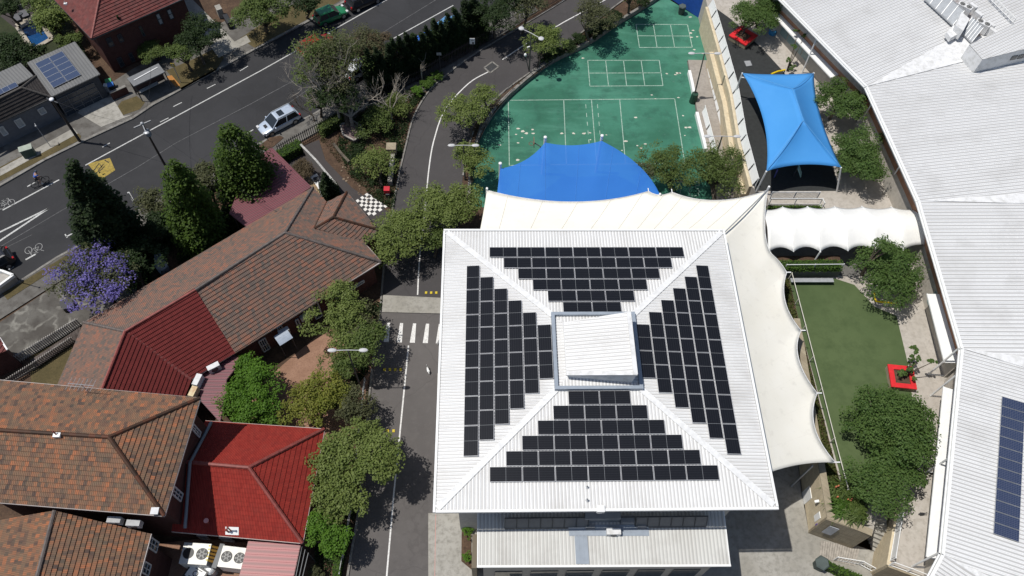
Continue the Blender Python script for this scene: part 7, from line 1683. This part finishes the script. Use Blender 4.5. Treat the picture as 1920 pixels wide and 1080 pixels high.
# ---------------------------------------------------------------- cyclist
bq, fq = P(70, 350, 0), P(87, 341, 0); dd = (fq - bq) / np.linalg.norm(fq - bq); mid = (bq + fq) / 2
bk = thing('bicycle', mid * V(1, 1, 0), 'dark bicycle ridden in the street bike lane', 'bicycle')
T = lambda x, y, zz: V(mid[0] + x * dd[0] - y * dd[1], mid[1] + x * dd[1] + y * dd[0], zz)
for x in (-.52, .52):
    mb = MB(); mb.tube([T(x + .34 * math.cos(a), 0, .35 + .34 * math.sin(a)) for a in np.linspace(0, 2 * math.pi, 25)], .028, 6)
    for a in np.linspace(0, math.pi, 6, endpoint=False): mb.tube([T(x + .33 * math.cos(a), 0, .35 + .33 * math.sin(a)), T(x - .33 * math.cos(a), 0, .35 - .33 * math.sin(a))], .004, 3)
    mb.build('wheel', m_black, bk)
mb = MB()
for p, q in (((-.52, .35), (-.1, .3)), ((-.52, .35), (-.2, .85)), ((-.1, .3), (-.2, .95)), ((-.1, .3), (.4, .8)), ((-.2, .85), (.38, .88)), ((.52, .35), (.37, 1.0))): mb.tube([T(p[0], 0, p[1]), T(q[0], 0, q[1])], .022, 6)
mb.build('frame', m_black, bk); mb = MB(); mb.tube([T(.42, -.22, 1.0), T(.38, 0, 1.02), T(.42, .22, 1.0)], .018, 6); mb.build('handlebar', m_dmetal, bk)
mb = MB(); mb.sphere(T(-.22, 0, .97), (.13, .08, .04)); mb.build('saddle', m_black, bk)
def skinned(name, J, Ed, mat, root=None, par=None):
    me = bpy.data.meshes.new(name); O = ORIG[par.name]; me.from_pydata([tuple(np.array(j[0]) - O) for j in J], Ed, []); o = bpy.data.objects.new(name, me); sc.collection.objects.link(o); o.parent = par; ORIG[o.name] = O
    sk = o.modifiers.new('skin', 'SKIN'); lay = me.skin_vertices[0] if me.skin_vertices else None
    if lay is None: bpy.context.view_layer.update()
    for i, j in enumerate(J): me.skin_vertices[0].data[i].radius = (j[1], j[1])
    me.skin_vertices[0].data[root or 0].use_root = True; ss = o.modifiers.new('sub', 'SUBSURF'); ss.levels = ss.render_levels = 1; me.materials.append(mat); return o
rd = thing('person', mid * V(1, 1, 0), 'person in blue jersey and dark helmet riding the bicycle', 'person')
J = [(T(-.2, 0, 1.02), .13), (T(-.05, 0, 1.25), .14), (T(.1, 0, 1.42), .15), (T(.2, 0, 1.52), .06), (T(.27, 0, 1.64), .10),
     (T(.1, .19, 1.4), .06), (T(.25, .22, 1.2), .045), (T(.4, .21, 1.04), .035), (T(.1, -.19, 1.4), .06), (T(.25, -.22, 1.2), .045), (T(.4, -.21, 1.04), .035),
     (T(-.15, .1, 1.0), .1), (T(.2, .11, .82), .07), (T(-.05, .11, .42), .05), (T(.08, .11, .36), .035), (T(-.15, -.1, 1.0), .1), (T(.12, -.11, .68), .07), (T(-.12, -.11, .22), .05), (T(.02, -.11, .16), .035)]
Ed = [(0, 1), (1, 2), (2, 3), (3, 4), (2, 5), (5, 6), (6, 7), (2, 8), (8, 9), (9, 10), (0, 11), (11, 12), (12, 13), (13, 14), (0, 15), (15, 16), (16, 17), (17, 18)]
skinned('body', J, Ed, plain('skin', (.35, .2, .14), .6), 0, rd)
J2 = [(T(-.16, 0, 1.08), .15), (T(-.05, 0, 1.25), .16), (T(.1, 0, 1.42), .165), (T(.1, .2, 1.4), .075), (T(.19, .22, 1.28), .06), (T(.1, -.2, 1.4), .075), (T(.19, -.22, 1.28), .06)]
skinned('jersey', J2, [(0, 1), (1, 2), (2, 3), (3, 4), (2, 5), (5, 6)], plain('blue_jersey', (.03, .13, .5), .7), 0, rd)
J3 = [(T(-.2, 0, 1.0), .15), (T(-.15, .1, .98), .115), (T(.08, .11, .88), .085), (T(-.15, -.1, .98), .115), (T(.03, -.11, .77), .085)]
skinned('shorts', J3, [(0, 1), (1, 2), (0, 3), (3, 4)], m_black, 0, rd)
mb = MB(); mb.sphere(T(.27, 0, 1.72), (.15, .12, .1)); mb.build('helmet', plain('helmet_dark', (.03, .05, .08)), rd)
for y in (.11, -.11): mb = MB(); mb.sphere(T(.05, y, .36 if y > 0 else .15), (.14, .05, .05)); mb.build('shoe', m_white, rd)
# ---------------------------------------------------------------- birds
def bird(label, px, z, ang, body, head, s=1.0):
    c = P(*px, z); t = thing('bird', c, label, 'bird'); ca, sa = math.cos(ang), math.sin(ang); B = lambda x, y, zz: V(c[0] + s * (x * ca - y * sa), c[1] + s * (x * sa + y * ca), z + s * zz)
    J = [(B(-.3, 0, .22), .02), (B(-.2, 0, .25), .05), (B(-.05, 0, .28), .1), (B(.1, 0, .32), .085), (B(.2, 0, .42), .035), (B(.26, 0, .48), .045), (B(.36, 0, .45), .012), (B(.44, 0, .4), .008)]
    skinned('body', [(p, r * s) for p, r in J], [(i, i + 1) for i in range(7)], body, 2, t)
    mb = MB()
    for y in (-.05, .05): mb.tube([B(0, y, 0), B(0, y, .22)], .012 * s, 5)
    mb.build('legs', m_black, t); mb = MB(); mb.sphere(B(.26, 0, .49), .05 * s); mb.build('head_feathers', head, t)
bird('white bird walking on the shaded lower driveway', (803, 697), .004, 1.9, m_white, m_black, 1.1)
bird('small grey bird by the last zebra stripe', (822, 644), .004, 1.2, plain('grey_feather', (.3, .3, .3)), m_white, .8)
bird('dark bird standing on the pale paving right of tree', (1726, 965), 2.79, 0, m_black, m_black, .9)
# black rubbish bag / box in the yard, left
t = thing('rubbish_bag', P(130, 577, .1), 'black open box lying in the stone yard under jacaranda', 'box'); c = P(128, 572, .5) * V(1, 1, 0); mb = MB(); mb.box(c + V(0, 0, .4), (.9, .8, .6), .5); mb.build('body', m_black, t); mb = MB(); mb.box(c + V(-.5, .1, .55), (.4, .7, .04), .5); mb.build('flap', m_black, t)
# white memorial slab behind the tiled roof
t = thing('stone_slab', P(300, 492, 0), 'pale grey stone slab with round plaque among dark trees', 'slab'); q = PP([(289, 472), (298, 470), (316, 500), (300, 512), (290, 500)], .5); mb = MB(); mb.prism(q, 0, .5); mb.build('slab', plain('slab_grey', (.2, .24, .28)), t); mb = MB(); mb.disc(P(303, 498, .52), .5, 18); mb.build('plaque', m_metal, t)
